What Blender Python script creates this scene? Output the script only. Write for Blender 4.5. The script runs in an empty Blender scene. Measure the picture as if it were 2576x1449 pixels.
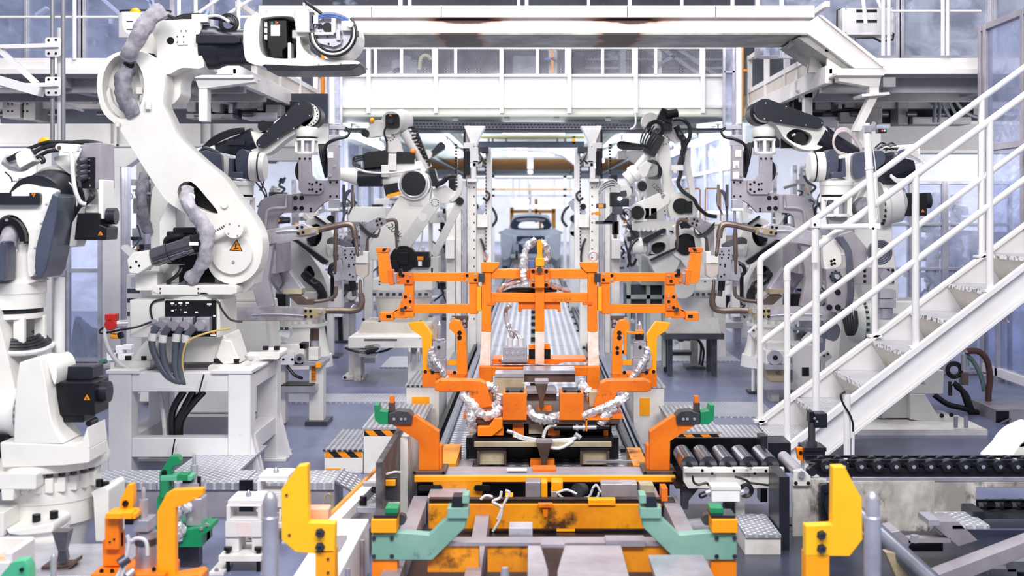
import bpy, bmesh, math, random
from mathutils import Vector, Matrix, noise
from mathutils.geometry import tessellate_polygon
random.seed(7)
SC = bpy.context.scene
COL = SC.collection
# ---------------------------------------------------------------- camera, world, lamps, exposure
FPX, CX, CY, CH = 3000.0, 1340.0, 530.0, 1.6      # focal length in px, vanishing point, eye height
cam = bpy.data.cameras.new('camera')
camo = bpy.data.objects.new('camera', cam)
COL.objects.link(camo)
camo.location = (0, 0, CH)
camo.rotation_euler = (math.pi / 2, 0, 0)
cam.sensor_width = 36
cam.lens = 36 * FPX / 2576
cam.shift_x = (1288 - CX) / 2576
cam.shift_y = -(724.5 - CY) / 2576
cam.clip_end = 300
cam.dof.use_dof = True
cam.dof.focus_distance = 7.6
cam.dof.aperture_fstop = 2.6
SC.camera = camo
wd = bpy.data.worlds.new('hall_light')
SC.world = wd
wd.use_nodes = True
wd.node_tree.nodes['Background'].inputs[0].default_value = (0.86, 0.90, 1.0, 1)
wd.node_tree.nodes['Background'].inputs[1].default_value = 0.38
def area(name, loc, tgt, sx, sy, power, col=(1, 0.98, 0.96)):
    l = bpy.data.lights.new(name, 'AREA')
    l.shape = 'RECTANGLE'
    l.size, l.size_y, l.energy, l.color = sx, sy, power, col
    o = bpy.data.objects.new(name, l)
    COL.objects.link(o)
    o.location = loc
    o.rotation_euler = (Vector(tgt) - Vector(loc)).to_track_quat('-Z', 'Y').to_euler()
    return o
area('hall_lamp_and_fill', (-1.8, 0.4, 6.0), (-1.2, 8.5, 0.9), 3.0, 1.6, 330)
area('hall_lamp_and_fill', (2.0, 0.4, 6.0), (1.4, 8.5, 0.9), 3.0, 1.6, 310)
area('hall_lamp_and_fill', (0, 7.2, 6.8), (0, 7.4, 0), 6.0, 1.2, 300)
area('hall_lamp_and_fill', (0, 17.0, 2.55), (0, 17.0, 0), 4.5, 5.0, 40)
area('hall_lamp_and_fill', (0, 28.0, 2.6), (0, 28.0, 0), 5, 12, 180)
area('hall_lamp_and_fill', (0, 46.0, 7.0), (0, 50.0, 0), 16, 12, 3200)
area('hall_lamp_and_fill', (-6.5, 15.0, 2.5), (-6.0, 17.5, 0.5), 5, 3, 260)  # fill light added to brighten the dark rear wall on the left
area('hall_lamp_and_fill', (6.5, 15.0, 2.5), (6.0, 17.5, 0.5), 5, 3, 260)  # same added fill for the rear wall on the right
area('under_platform_fill', (-4.8, 10.7, 2.2), (-4.3, 12.6, 1.4), 3.6, .25, 24)  # fill without a fixture, added to brighten the left column and box beam
area('under_platform_fill', (5.2, 10.7, 2.2), (4.6, 12.6, 1.4), 3.6, .25, 26)  # matching added fill for the right box beam
area('hall_lamp_and_fill', (-1.9, 11.3, 6.3), (-1.3, 13.2, 2.8), 3.5, 1.0, 230)
SC.view_settings.view_transform = 'Standard'
SC.view_settings.look = 'None'
SC.view_settings.gamma = 1
SC.view_settings.use_curve_mapping = False
SC.view_settings.exposure = 0.34
# ---------------------------------------------------------------- materials
def lin(h):
    v = [int(h[i:i + 2], 16) / 255 for i in (0, 2, 4)]
    return tuple(x / 12.92 if x <= 0.04045 else ((x + 0.055) / 1.055) ** 2.4 for x in v) + (1,)
def mat(name, col, rough=0.45, metal=0.0, col2=None, scale=5.0, lo=0.4, hi=0.7, bump=0.0, bscale=40.0, spec=0.5, stretch=None, col3=None, lo3=.62, hi3=.7, scale3=3.0):
    """Procedural paint/metal: base colour, a second colour by noise (wear, dirt), a third by another noise, fine bump."""
    m = bpy.data.materials.new(name)
    m.use_nodes = True
    nt = m.node_tree
    N, L = nt.nodes, nt.links
    b = N['Principled BSDF']
    b.inputs['Roughness'].default_value = rough
    b.inputs['Metallic'].default_value = metal
    b.inputs['Specular IOR Level'].default_value = spec
    c1 = lin(col)
    g = N.new('ShaderNodeNewGeometry')
    pos = g.outputs['Position']
    if stretch:
        mp = N.new('ShaderNodeVectorMath'); mp.operation = 'MULTIPLY'
        mp.inputs[1].default_value = stretch
        L.new(pos, mp.inputs[0]); pos = mp.outputs[0]
    def layer(prev, c2, sc, l, h, seed):
        n = N.new('ShaderNodeTexNoise'); n.inputs['Scale'].default_value = sc; n.inputs['Detail'].default_value = 6; n.inputs['Roughness'].default_value = .62
        ad = N.new('ShaderNodeVectorMath'); ad.operation = 'ADD'; ad.inputs[1].default_value = (seed, seed * .7, -seed)
        L.new(pos, ad.inputs[0]); L.new(ad.outputs[0], n.inputs['Vector'])
        r = N.new('ShaderNodeMapRange'); r.inputs[1].default_value = l; r.inputs[2].default_value = h
        L.new(n.outputs[0], r.inputs[0])
        mx = N.new('ShaderNodeMix'); mx.data_type = 'RGBA'
        L.new(r.outputs[0], mx.inputs[0])
        if prev is None: mx.inputs[6].default_value = c1
        else: L.new(prev, mx.inputs[6])
        mx.inputs[7].default_value = c2
        return mx.outputs[2]
    if col2 is None:
        col2c = tuple(x * 0.88 for x in c1[:3]) + (1,)
    else:
        col2c = lin(col2)
    out = layer(None, col2c, scale, lo, hi, 3.1)
    if col3: out = layer(out, lin(col3), scale3, lo3, hi3, 11.7)
    L.new(out, b.inputs['Base Color'])
    if bump:
        n = N.new('ShaderNodeTexNoise'); n.inputs['Scale'].default_value = bscale; n.inputs['Detail'].default_value = 3
        L.new(pos, n.inputs['Vector'])
        bp = N.new('ShaderNodeBump'); bp.inputs['Strength'].default_value = bump; bp.inputs['Distance'].default_value = 0.01
        L.new(n.outputs[0], bp.inputs['Height']); L.new(bp.outputs[0], b.inputs['Normal'])
    return m
def emit(name, col, s):
    m = bpy.data.materials.new(name); m.use_nodes = True
    b = m.node_tree.nodes['Principled BSDF']
    b.inputs['Base Color'].default_value = lin(col)
    b.inputs['Emission Color'].default_value = lin(col)
    b.inputs['Emission Strength'].default_value = s
    return m
def film(name, tint, alpha, rough=.12, bsc=3.0, bst=.6):
    """clear plastic sheet: wrinkled, glossy, partly see-through"""
    m = bpy.data.materials.new(name); m.use_nodes = True
    N, L = m.node_tree.nodes, m.node_tree.links
    b = N['Principled BSDF']; b.inputs['Base Color'].default_value = lin(tint); b.inputs['Roughness'].default_value = rough
    t = N.new('ShaderNodeBsdfTransparent'); t.inputs[0].default_value = (.86, .89, 1, 1)
    mx = N.new('ShaderNodeMixShader')
    g = N.new('ShaderNodeNewGeometry'); n = N.new('ShaderNodeTexNoise'); n.inputs['Scale'].default_value = bsc; n.inputs['Detail'].default_value = 5; n.inputs['Distortion'].default_value = 1.2
    L.new(g.outputs['Position'], n.inputs['Vector'])
    bp = N.new('ShaderNodeBump'); bp.inputs['Strength'].default_value = bst; bp.inputs['Distance'].default_value = .05
    L.new(n.outputs[0], bp.inputs['Height']); L.new(bp.outputs[0], b.inputs['Normal'])
    r = N.new('ShaderNodeMapRange'); r.inputs[1].default_value = .35; r.inputs[2].default_value = .72; r.inputs[3].default_value = alpha * .55; r.inputs[4].default_value = min(1, alpha * 1.6)
    L.new(n.outputs[0], r.inputs[0]); L.new(r.outputs[0], mx.inputs[0])
    L.new(t.outputs[0], mx.inputs[1]); L.new(b.outputs[0], mx.inputs[2])
    L.new(mx.outputs[0], N['Material Output'].inputs[0])
    return m
def tread(name, col, col2, sc=28.0, st=.9, holes=False, ang=.785):
    """raised tread pattern: short crossed lozenges as relief, scuffed metal"""
    m = mat(name, col, .38, .55, col2, 3.0, .42, .68)
    N, L = m.node_tree.nodes, m.node_tree.links
    b = N['Principled BSDF']
    g = N.new('ShaderNodeNewGeometry')
    rt = N.new('ShaderNodeVectorRotate'); rt.rotation_type = 'Z_AXIS'; rt.inputs['Angle'].default_value = ang
    L.new(g.outputs['Position'], rt.inputs[0])
    sp = N.new('ShaderNodeSeparateXYZ'); L.new(rt.outputs[0], sp.inputs[0])
    def wv(sock, mul):
        a = N.new('ShaderNodeMath'); a.operation = 'MULTIPLY'; a.inputs[1].default_value = mul; L.new(sock, a.inputs[0])
        s = N.new('ShaderNodeMath'); s.operation = 'SINE'; L.new(a.outputs[0], s.inputs[0]); return s.outputs[0]
    p = N.new('ShaderNodeMath'); p.operation = 'MULTIPLY'
    L.new(wv(sp.outputs[0], sc * 6.283), p.inputs[0]); L.new(wv(sp.outputs[1], sc * 6.283), p.inputs[1])
    r = N.new('ShaderNodeMapRange'); r.inputs[1].default_value = .1; r.inputs[2].default_value = .6; L.new(p.outputs[0], r.inputs[0])
    bp = N.new('ShaderNodeBump'); bp.inputs['Strength'].default_value = st; bp.inputs['Distance'].default_value = .006
    L.new(r.outputs[0], bp.inputs['Height']); L.new(bp.outputs[0], b.inputs['Normal'])
    old = b.inputs['Base Color'].links[0].from_socket
    mx = N.new('ShaderNodeMix'); mx.data_type = 'RGBA'; L.new(r.outputs[0], mx.inputs[0])
    L.new(old, mx.inputs[6]); mx.inputs[7].default_value = lin('4a4c56') if holes else lin('e4e5ec')
    L.new(mx.outputs[2], b.inputs['Base Color'])
    return m
WH = mat('robot_white', 'e6e4e0', .32, 0, 'dcdad5', 4, .4, .75)
WH2 = mat('robot_white_dull', 'd2d0ce', .4, 0, 'bebcbc', 4, .4, .75)
WH3 = mat('frame_white', 'e2e0e1', .42, 0, 'd3d0d3', 2.5, .4, .7, col3='b9b4b4', lo3=.66, hi3=.8, scale3=9)
WHD = mat('worn_white', 'e6e3e0', .5, 0, 'c3bdb8', 3, .45, .7, col3='4a4648', lo3=.64, hi3=.72, scale3=7)
GRN = mat('grey_green_paint', 'a9afa9', .5, 0, '8f9690', 2.5)
GRY = mat('steel_grey', 'aaa4ad', .42, .35, '8d8791', 4, .4, .75)
GRL = mat('light_steel', 'c9c8d2', .32, .6, 'a3a2ae', 5, .4, .7)
GRD = mat('dark_steel', '55565f', .4, .6, '3a3b44', 6)
FOILP = mat('foil_wrapped', 'c9c6d0', .3, .55, 'a39ca2', 7, .4, .65, bump=.5, bscale=18)
BRZ = mat('bronze_copper', '8a7a72', .34, .8, '6a5a52', 6)
BRN = mat('brown_paint', '5e463d', .5, .1, '3d302e', 8)
BLK = mat('black_paint', '0c0d12', .35, 0, '16171e', 8, spec=.35)
BLK2 = mat('dark_blue_cover', '1f212c', .3, 0, '191b24', 5, spec=.4)
CBL = mat('cable_black', '0e0f14', .38, 0, '1c1d24', 10)
CBG = mat('cable_grey', '565b68', .4, 0, '454955', 10)
CBW = mat('hose_white', 'dcdadb', .4, 0, 'b9b6ba', 9)
ORG = mat('orange_paint', 'f5860c', .38, 0, 'ee780a', 5, .4, .7, col3='9c3f10', lo3=.64, hi3=.8, scale3=13)
ORD = mat('orange_worn', 'ec7a0c', .42, 0, 'd8640e', 5, .38, .68, col3='4d2413', lo3=.6, hi3=.74, scale3=16)
ORP = mat('orange_faded', 'f3d5c8', .5, 0, 'eeb28c', 6, .4, .62, col3='f5f0ec', lo3=.45, hi3=.6, scale3=5)
YEL = mat('amber_paint', 'ffa60a', .38, 0, 'fb9d06', 4, .4, .7, col3='c25a08', lo3=.74, hi3=.86, scale3=10)
YLB = mat('yellow_paint', 'ffc01c', .35, 0, 'ffb814', 3)
YOC = mat('ochre_worn', 'f09a10', .45, 0, 'd67c10', 4, .4, .66, col3='4a2c14', lo3=.56, hi3=.68, scale3=6)
TEA = mat('teal_paint', '71a092', .45, 0, '88aea2', 5, .4, .7, col3='527a72', lo3=.64, hi3=.74, scale3=11)
GRE = mat('green_paint', '12895a', .38, 0, '0f7a50', 5, col3='0a4a3a', lo3=.68, hi3=.8, scale3=12)
RED = mat('red_paint', 'd02420', .35, 0, 'b01a18', 5)
FOIL = mat('aluminium_foil', 'e9e9ee', .3, .55, 'a8a7b0', 16, .42, .62, bump=1.0, bscale=45)
TAN = mat('canvas_grey', 'b4b0b8', .75, 0, '8f8b96', 12, .4, .62, bump=.8, bscale=14)
CAN2 = mat('canvas_dark', '8d8b96', .75, 0, '6a6874', 12, .4, .62, bump=.8, bscale=14)
BGE = mat('beige_block', 'b8ab92', .5, 0, '8e8066', 5, col3='3d362e', lo3=.62, hi3=.72, scale3=6)
RUST = mat('rusted_beam', 'ded9d6', .5, 0, 'cfc9c6', 2.5, .4, .7, stretch=(1, 1, 1))
GLS = film('smoked_cover', '14161c', .92, .08, 2, .1)
PLA = film('clear_sheet', 'd3d8e8', .3)
PLD = film('clear_sheet_dusty', 'a7b0cc', .36, .2, 2.2, .7)
AMB = mat('amber_lens', 'ffa800', .12, 0, 'ff9800', 6)
TRD = tread('tread_plate', 'bcbec8', '9a9daa', 21, .6, False, 0)
TRP = tread('perforated_tread', 'c8c8d0', 'a9aab4', 22, 1.0, True)
TUBE = emit('lamp_tube', 'f4f8ff', 30)
TUBE2 = emit('far_lamp', 'eef4ff', 6)
WELD = emit('bright_lamp', 'e8f0ff', 25)
LBL = mat('label_white', 'f4f4f6', .5)
INK = mat('ink_black', '121216', .6)
SIGN = mat('sign_orange', 'f78f12', .45)
BLU = mat('blue_paint', '5b78b8', .4)
# ---------------------------------------------------------------- geometry helpers
def W(px, py, d):
    return Vector(((px - CX) / FPX * d, d, CH - (py - CY) / FPX * d))
def catmull(pts, k=6, closed=False):
    P = [Vector(p) for p in pts]; n = len(P)
    if n < 3: return P
    out = []
    for i in range(n if closed else n - 1):
        if closed: a, b, c, d = P[i - 1], P[i], P[(i + 1) % n], P[(i + 2) % n]
        else: a, b, c, d = P[max(i - 1, 0)], P[i], P[i + 1], P[min(i + 2, n - 1)]
        for j in range(k):
            t = j / k
            out.append(.5 * ((2 * b) + (c - a) * t + (2 * a - 5 * b + 4 * c - d) * t * t + (3 * b - a - 3 * c + d) * t ** 3))
    if not closed: out.append(P[-1])
    return out
def sm(pts, k=4):
    """smooth closed 2D outline through the points"""
    return [(v.x, v.y) for v in catmull([(p[0], p[1], 0) for p in pts], k, True)]
def ell(x, y, rx, ry=None, n=24, a0=0, a1=360):
    ry = rx if ry is None else ry
    m = n if a1 - a0 >= 360 else n + 1
    return [(x + rx * math.cos(math.radians(a0 + (a1 - a0) * i / n)), y + ry * math.sin(math.radians(a0 + (a1 - a0) * i / n))) for i in range(m)]
def capsule(p0, r0, p1, r1, n=10):
    dx, dy = p1[0] - p0[0], p1[1] - p0[1]
    L = math.hypot(dx, dy); a = math.atan2(dy, dx)
    o = math.acos(max(-1, min(1, (r0 - r1) / L)))
    pts = [(p0[0] + r0 * math.cos(a + o + (2 * math.pi - 2 * o) * i / n), p0[1] + r0 * math.sin(a + o + (2 * math.pi - 2 * o) * i / n)) for i in range(n + 1)]
    pts += [(p1[0] + r1 * math.cos(a - o + 2 * o * i / n), p1[1] + r1 * math.sin(a - o + 2 * o * i / n)) for i in range(n + 1)]
    return pts
def rrect(x0, y0, x1, y1, r, n=4):
    out = []
    for cx, cy, a in ((x1 - r, y0 + r, -90), (x1 - r, y1 - r, 0), (x0 + r, y1 - r, 90), (x0 + r, y0 + r, 180)):
        out += [(cx + r * math.cos(math.radians(a + 90 * i / n)), cy + r * math.sin(math.radians(a + 90 * i / n))) for i in range(n + 1)]
    return out
class Th:
    pass
CUR = None
def thing(name, label, cat, d, px=None, py=None, group=None, parent_loc=None):
    """an Empty at the thing's base; its parts are added in pixel units of the plane at distance d"""
    global CUR
    e = bpy.data.objects.new(name, None)
    COL.objects.link(e)
    e.empty_display_size = .1
    t = Th(); t.e = e; t.d = d
    t.L = Vector(parent_loc) if parent_loc is not None else W(px, py, d)
    e.location = t.L
    e['label'] = label; e['category'] = cat
    if group: e['group'] = group
    CUR = t
    return t
def tag(o, label, cat, group=None, kind=None):
    o['label'] = label; o['category'] = cat
    if group: o['group'] = group
    if kind: o['kind'] = kind
    return o
class G:
    def __init__(s, d=None):
        s.v = []; s.f = []; s.isl = []
        s.d = d if d else (CUR.d if CUR else 7.0)
        s.k = s.d / FPX
    def P(s, x, y, dy=0.0):
        return Vector(((x - CX) * s.k, s.d + dy, CH - (y - CY) * s.k))
    def add(s, vs, fs):
        o = len(s.v); s.isl.append((o, len(s.f))); s.v += [tuple(v) for v in vs]; s.f += [tuple(i + o for i in f) for f in fs]
        return s
    # ---- world units
    def hexa(s, c8):
        return s.add(c8, [(0, 3, 2, 1), (4, 5, 6, 7), (0, 1, 5, 4), (1, 2, 6, 5), (2, 3, 7, 6), (3, 0, 4, 7)])
    def box(s, x0, x1, y0, y1, z0, z1):
        return s.hexa([(x0, y0, z0), (x1, y0, z0), (x1, y1, z0), (x0, y1, z0), (x0, y0, z1), (x1, y0, z1), (x1, y1, z1), (x0, y1, z1)])
    def bar(s, a, b, w, h, up=(0, 0, 1)):
        a, b = Vector(a), Vector(b); t = (b - a).normalized(); u = Vector(up)
        if abs(t.dot(u)) > .98: u = Vector((0, 1, 0))
        r = t.cross(u).normalized() * (w / 2); u = r.cross(t).normalized() * (h / 2)
        return s.hexa([a - r - u, a + r - u, a + r + u, a - r + u, b - r - u, b + r - u, b + r + u, b - r + u])
    def lathe(s, a, b, prof, n=20, cap=True):
        """prof: (t along a-b, radius)"""
        a, b = Vector(a), Vector(b); ax = b - a
        q = ax.to_track_quat('Z', 'Y'); u = q @ Vector((1, 0, 0)); w = q @ Vector((0, 1, 0))
        vs = []; fs = []
        for t, r in prof:
            for i in range(n):
                A = 2 * math.pi * (i + .5) / n
                vs.append(a + ax * t + (u * math.cos(A) + w * math.sin(A)) * r)
        for j in range(len(prof) - 1):
            for i in range(n):
                i2 = (i + 1) % n
                fs.append((j * n + i, j * n + i2, (j + 1) * n + i2, (j + 1) * n + i))
        if cap:
            fs.append(tuple(range(n - 1, -1, -1)))
            m = (len(prof) - 1) * n
            fs.append(tuple(range(m, m + n)))
        return s.add(vs, fs)
    def cyl(s, a, b, r, r2=None, n=16):
        return s.lathe(a, b, [(0, r), (1, r if r2 is None else r2)], n)
    def tube(s, pts, r, n=8, k=5, smooth=True, closed=False, jit=0):
        P = catmull(pts, k, closed) if smooth else [Vector(p) for p in pts]
        m = len(P); rg = random.Random(m)
        vs = []; fs = []
        t0 = (P[1] - P[0]).normalized()
        u = t0.orthogonal().normalized()
        for i in range(m):
            if closed: t = (P[(i + 1) % m] - P[i - 1])
            else: t = P[min(i + 1, m - 1)] - P[max(i - 1, 0)]
            t.normalize()
            u = (u - t * u.dot(t)); u = u.normalized() if u.length > 1e-6 else t.orthogonal().normalized()
            w = t.cross(u)
            for j in range(n):
                A = 2 * math.pi * j / n
                if not jit: rr = r
                elif jit > .4: rr = r * (1 + (rg.random() - .5) * jit)
                else:
                    q = P[i] + (u * math.cos(A) + w * math.sin(A)) * r
                    rr = r * (1 + jit * 1.3 * noise.noise(q * (.55 / r)) + jit * .7 * noise.noise(q * (1.5 / r)))
                vs.append(P[i] + (u * math.cos(A) + w * math.sin(A)) * rr)
        for i in range(m if closed else m - 1):
            i2 = (i + 1) % m
            for j in range(n):
                j2 = (j + 1) % n
                fs.append((i * n + j, i * n + j2, i2 * n + j2, i2 * n + j))
        if not closed:
            fs.append(tuple(range(n - 1, -1, -1))); fs.append(tuple(range((m - 1) * n, m * n)))
        return s.add(vs, fs)
    def prism(s, loop, vec, holes=()):
        """planar loop(s) of points extruded by vec"""
        loops = [[Vector(p) for p in loop]] + [[Vector(p) for p in h] for h in holes]
        vec = Vector(vec); flat = [p for l in loops for p in l]; n = len(flat)
        tris = tessellate_polygon(loops)
        nrm = Vector((0, 0, 0))
        for a, b, c in tris: nrm += (flat[b] - flat[a]).cross(flat[c] - flat[a])
        flip = nrm.dot(vec) > 0
        fs = []
        for a, b, c in tris:
            t = (a, c, b) if flip else (a, b, c)
            fs.append(t); fs.append(tuple(x + n for x in reversed(t)))
        o = 0
        for l in loops:
            m = len(l)
            for i in range(m):
                i2 = (i + 1) % m
                fs.append((o + i, o + i2, o + i2 + n, o + i + n))
            o += m
        return s.add(flat + [p + vec for p in flat], fs)
    def sph(s, c, r, sx=1, sy=1, sz=1, n=14, m=9, half=False):
        vs = []; fs = []; c = Vector(c)
        for j in range(m + 1):
            ph = (math.pi / 2 if half else math.pi) * j / m
            for i in range(n):
                A = 2 * math.pi * i / n
                vs.append(c + Vector((math.sin(ph) * math.cos(A) * r * sx, math.sin(ph) * math.sin(A) * r * sy, math.cos(ph) * r * sz)))
        for j in range(m):
            for i in range(n):
                i2 = (i + 1) % n
                fs.append((j * n + i, (j + 1) * n + i, (j + 1) * n + i2, j * n + i2))
        if half: fs.append(tuple(m * n + i for i in range(n - 1, -1, -1)))
        return s.add(vs, fs)
    def torus(s, c, R, r, ax=(0, 1, 0), n=28, m=8):
        q = Vector(ax).to_track_quat('Z', 'Y'); c = Vector(c)
        return s.tube([c + q @ Vector((R * math.cos(2 * math.pi * i / n), R * math.sin(2 * math.pi * i / n), 0)) for i in range(n)], r, m, 1, False, True)
    # ---- pixel units in the plane at distance d (dy metres behind it)
    def pp(s, pts, y0, y1, holes=()):
        return s.prism([s.P(x, y, y0) for x, y in pts], (0, y1 - y0, 0), [[s.P(x, y, y0) for x, y in h] for h in holes])
    def pb(s, x0, y0, x1, y1, a, b):
        return s.pp([(x0, y0), (x1, y0), (x1, y1), (x0, y1)], a, b)
    def pc(s, x, y, r, a, b, r2=None, n=24):
        return s.lathe(s.P(x, y, a), s.P(x, y, b), [(0, r * s.k), (1, (r if r2 is None else r2) * s.k)], n)
    def pl(s, p0, r0, p1, r1, a, b):
        return s.pp(capsule(p0, r0, p1, r1), a, b)
    def p3(s, p):
        return s.P(p[0], p[1], p[2] if len(p) > 2 else 0)
    def pt(s, pts, r, n=8, k=5, smooth=True, jit=0, closed=False):
        return s.tube([s.p3(p) for p in pts], r * s.k, n, k, smooth, closed, jit)
    def pk(s, a, b, r, r2=None, n=18):
        return s.cyl(s.p3(a), s.p3(b), r * s.k, None if r2 is None else r2 * s.k, n)
    def pla(s, a, b, prof, n=20):
        return s.lathe(s.p3(a), s.p3(b), [(t, r * s.k) for t, r in prof], n)
    def pbar(s, a, b, w, depth):
        """bar in the picture plane, w px wide, depth metres deep"""
        a, b = s.p3(a), s.p3(b)
        return s.bar(a, b, w * s.k, depth, (0, 1, 0))
    def ptor(s, x, y, R, r, dy=0, ax=(0, 1, 0)):
        return s.torus(s.P(x, y, dy), R * s.k, r * s.k, ax)
    # ---- finish
    def o(s, name, m, par=None, bv=0.0, ang=38, seg=2):
        me = bpy.data.meshes.new(name)
        off = par.L if isinstance(par, Th) else (par['_L'] if par is not None and '_L' in par else None)
        off = Vector(off) if off is not None else Vector((0, 0, 0))
        me.from_pydata([tuple(Vector(v) - off) for v in s.v], [], s.f)
        bm = bmesh.new(); bm.from_mesh(me); bmesh.ops.recalc_face_normals(bm, faces=bm.faces); bm.to_mesh(me); bm.free()
        me.materials.append(m)
        for p in me.polygons: p.use_smooth = True
        me.set_sharp_from_angle(angle=math.radians(ang))
        ob = bpy.data.objects.new(name, me)
        COL.objects.link(ob)
        if par is not None:
            ob.parent = par.e if isinstance(par, Th) else par
            ob['_L'] = tuple(off)
        if bv:
            md = ob.modifiers.new('bevel', 'BEVEL'); md.width = bv; md.segments = seg; md.limit_method = 'ANGLE'; md.angle_limit = math.radians(35); md.harden_normals = True
        return ob
    def os(s, name, m, par=None, bv=0.0, ang=38, seg=2):
        """one object for each piece added"""
        e = s.isl + [(len(s.v), len(s.f))]
        for (v0, f0), (v1, f1) in zip(e, e[1:]):
            g = G(s.d); g.v = s.v[v0:v1]; g.f = [tuple(i - v0 for i in f) for f in s.f[f0:f1]]
            ob = g.o(name, m, par, bv, ang, seg)
        return ob
    def top(s, name, m, label, cat, group=None, kind=None, bv=0.0, ang=38):
        """a thing that is one mesh: origin at its base"""
        xs = [v[0] for v in s.v]; ys = [v[1] for v in s.v]; zs = [v[2] for v in s.v]
        L = Vector(((min(xs) + max(xs)) / 2, (min(ys) + max(ys)) / 2, min(zs)))
        t = Th(); t.L = L
        s.v = [tuple(Vector(v) - L) for v in s.v]
        ob = s.o(name, m, None, bv, ang)
        ob.location = L; ob['_L'] = tuple(L)
        tag(ob, label, cat, group, kind)
        return ob
    def struct(s, name, m, bv=0.0, par=None):
        ob = s.o(name, m, par, bv)
        if par is None: ob['kind'] = 'structure'; ob['_L'] = (0, 0, 0)
        return ob
SHARED = {}
def inst(key, make, name, m, par, loc, rot=(0, 0, 0), scale=1):
    """a small repeated part that shares its mesh"""
    if key not in SHARED:
        g = G(1); make(g)
        me = bpy.data.meshes.new(name); me.from_pydata(g.v, [], g.f); me.materials.append(m)
        for p in me.polygons: p.use_smooth = True
        me.set_sharp_from_angle(angle=math.radians(38))
        SHARED[key] = me
    ob = bpy.data.objects.new(name, SHARED[key]); COL.objects.link(ob)
    off = par.L if isinstance(par, Th) else Vector(par['_L'])
    ob.parent = par.e if isinstance(par, Th) else par
    ob.location = Vector(loc) - Vector(off); ob.rotation_euler = rot; ob.scale = (scale,) * 3
    ob['_L'] = tuple(off)
    return ob
def mkbolt(g):
    g.lathe((0, 0, 0), (0, -1, 0), [(0, 1.3), (.25, 1.3), (.25, 1.0), (1.1, 1.0), (1.1, .55), (.7, .5)], 6)
def bolts(par, pts, r, dy, m=None, d=None):
    """bolt heads facing the camera side; r in px"""
    m = m or BLK
    dd = d or (par.d if isinstance(par, Th) else CUR.d)
    for x, y in pts:
        p = W(x, y, dd); p.y += dy
        inst('bolt' + m.name, mkbolt, 'bolt', m, par, p, (0, random.random(), 0), r * dd / FPX / 1.3)
def text(par, s, p, h, m, ang=0, tilt=0):
    """flat lettering as a thin mesh on a surface facing the camera"""
    cu = bpy.data.curves.new('lettering', 'FONT'); cu.body = s; cu.size = h; cu.align_x = 'CENTER'; cu.align_y = 'CENTER'; cu.extrude = .0004
    tmp = bpy.data.objects.new('tmp', cu); COL.objects.link(tmp)
    me = bpy.data.meshes.new_from_object(tmp.evaluated_get(bpy.context.evaluated_depsgraph_get()))
    bpy.data.objects.remove(tmp)
    me.materials.clear(); me.materials.append(m)
    ob = bpy.data.objects.new('lettering', me); COL.objects.link(ob)
    off = par.L if isinstance(par, Th) else Vector(par['_L'])
    ob.parent = par.e if isinstance(par, Th) else par
    ob.location = Vector(p) - Vector(off)
    ob.rotation_euler = (math.pi / 2 + tilt, math.radians(ang), 0)
    return ob
def warn(par, x, y, r, dy, ang=0, d=None):
    """orange warning triangle sticker with a dark border and mark"""
    g = G(d)
    def tri(q): return [(x + q * math.cos(math.radians(a + ang)), y + q * math.sin(math.radians(a + ang))) for a in (-90, 30, 150)]
    g.pp(tri(r), dy - .002, dy)
    t = g.o('warning_sticker', INK if r > 12 else SIGN, par)
    if r > 12:
        G(d).pp(tri(r * .82), dy - .0032, dy - .002).o('sticker_face', SIGN, t)
    G(d).pbar((x, y - r * .45, dy - .0036), (x - r * .1, y + r * .1, dy - .0036), r * .14, .001).pbar((x - r * .3, y + r * .25, dy - .0036), (x + r * .35, y + r * .12, dy - .0036), r * .16, .001).o('sticker_mark', INK, t)
    return t
# ================================================================ the setting
FLO = mat('floor_paint', '666b89', .34, 0, '787e9c', 1.2, .38, .68, col3='4e5374', lo3=.55, hi3=.75, scale3=2.2, stretch=(1, .45, 1))
G().box(-16, 16, -1, 66, -.12, 0).struct('floor', FLO)
WBK = mat('far_wall_paint', 'e6e9f0', .6, 0, 'd3d8e2', .8)
WUP = mat('upper_hall_paint', '474b5a', .6, 0, '2e3240', 1.1, .4, .65, col3='8f97b0', lo3=.6, hi3=.66, scale3=2.0)
G().box(-16, 16, 62, 62.3, 0, 9).struct('wall_back', WBK)
G().box(-14, 14, 19.5, 19.7, 2.95, 9).struct('wall_upper', WUP)
CEI = mat('low_ceiling_paint', '77827c', .5, 0, '66716b', 1.5)
ceil = G().box(-7, 7, 14.2, 44, 2.78, 2.95).struct('ceiling', CEI)
SLT = mat('slat_green_white', 'eef4f0', .5, 0, 'dfe8e2', 2)
SLO = mat('slat_orange_lit', 'f0b462', .5, 0, 'd98e3c', 2)
for i in range(54):
    y = 14.4 + i * .37
    m = SLO if 24.5 < y < 31 else SLT  # ochre slats carry the orange light of this stretch in their colour
    G().box(-3.4, 3.4, y, y + .07, 2.66, 2.78).struct('slat', m, par=ceil)
for x in (-1.9, -1.1, 1.1, 1.9):
    G().box(x - .05, x + .05, 14.2, 34, 2.58, 2.66).struct('ceiling_joist', CEI, par=ceil)
# tread plates let into the floor
for x0, x1, y0, y1 in ((-2.3, -.78, 9.9, 10.35), (-1.55, -.8, 12.1, 13.0), (.8, 2.2, 12.6, 14.2), (.8, 1.9, 9.2, 9.9), (-2.4, -1.6, 7.75, 7.95)):
    G().box(x0, x1, y0, y1, 0, .012).struct('floor_plate', TRD)
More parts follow.
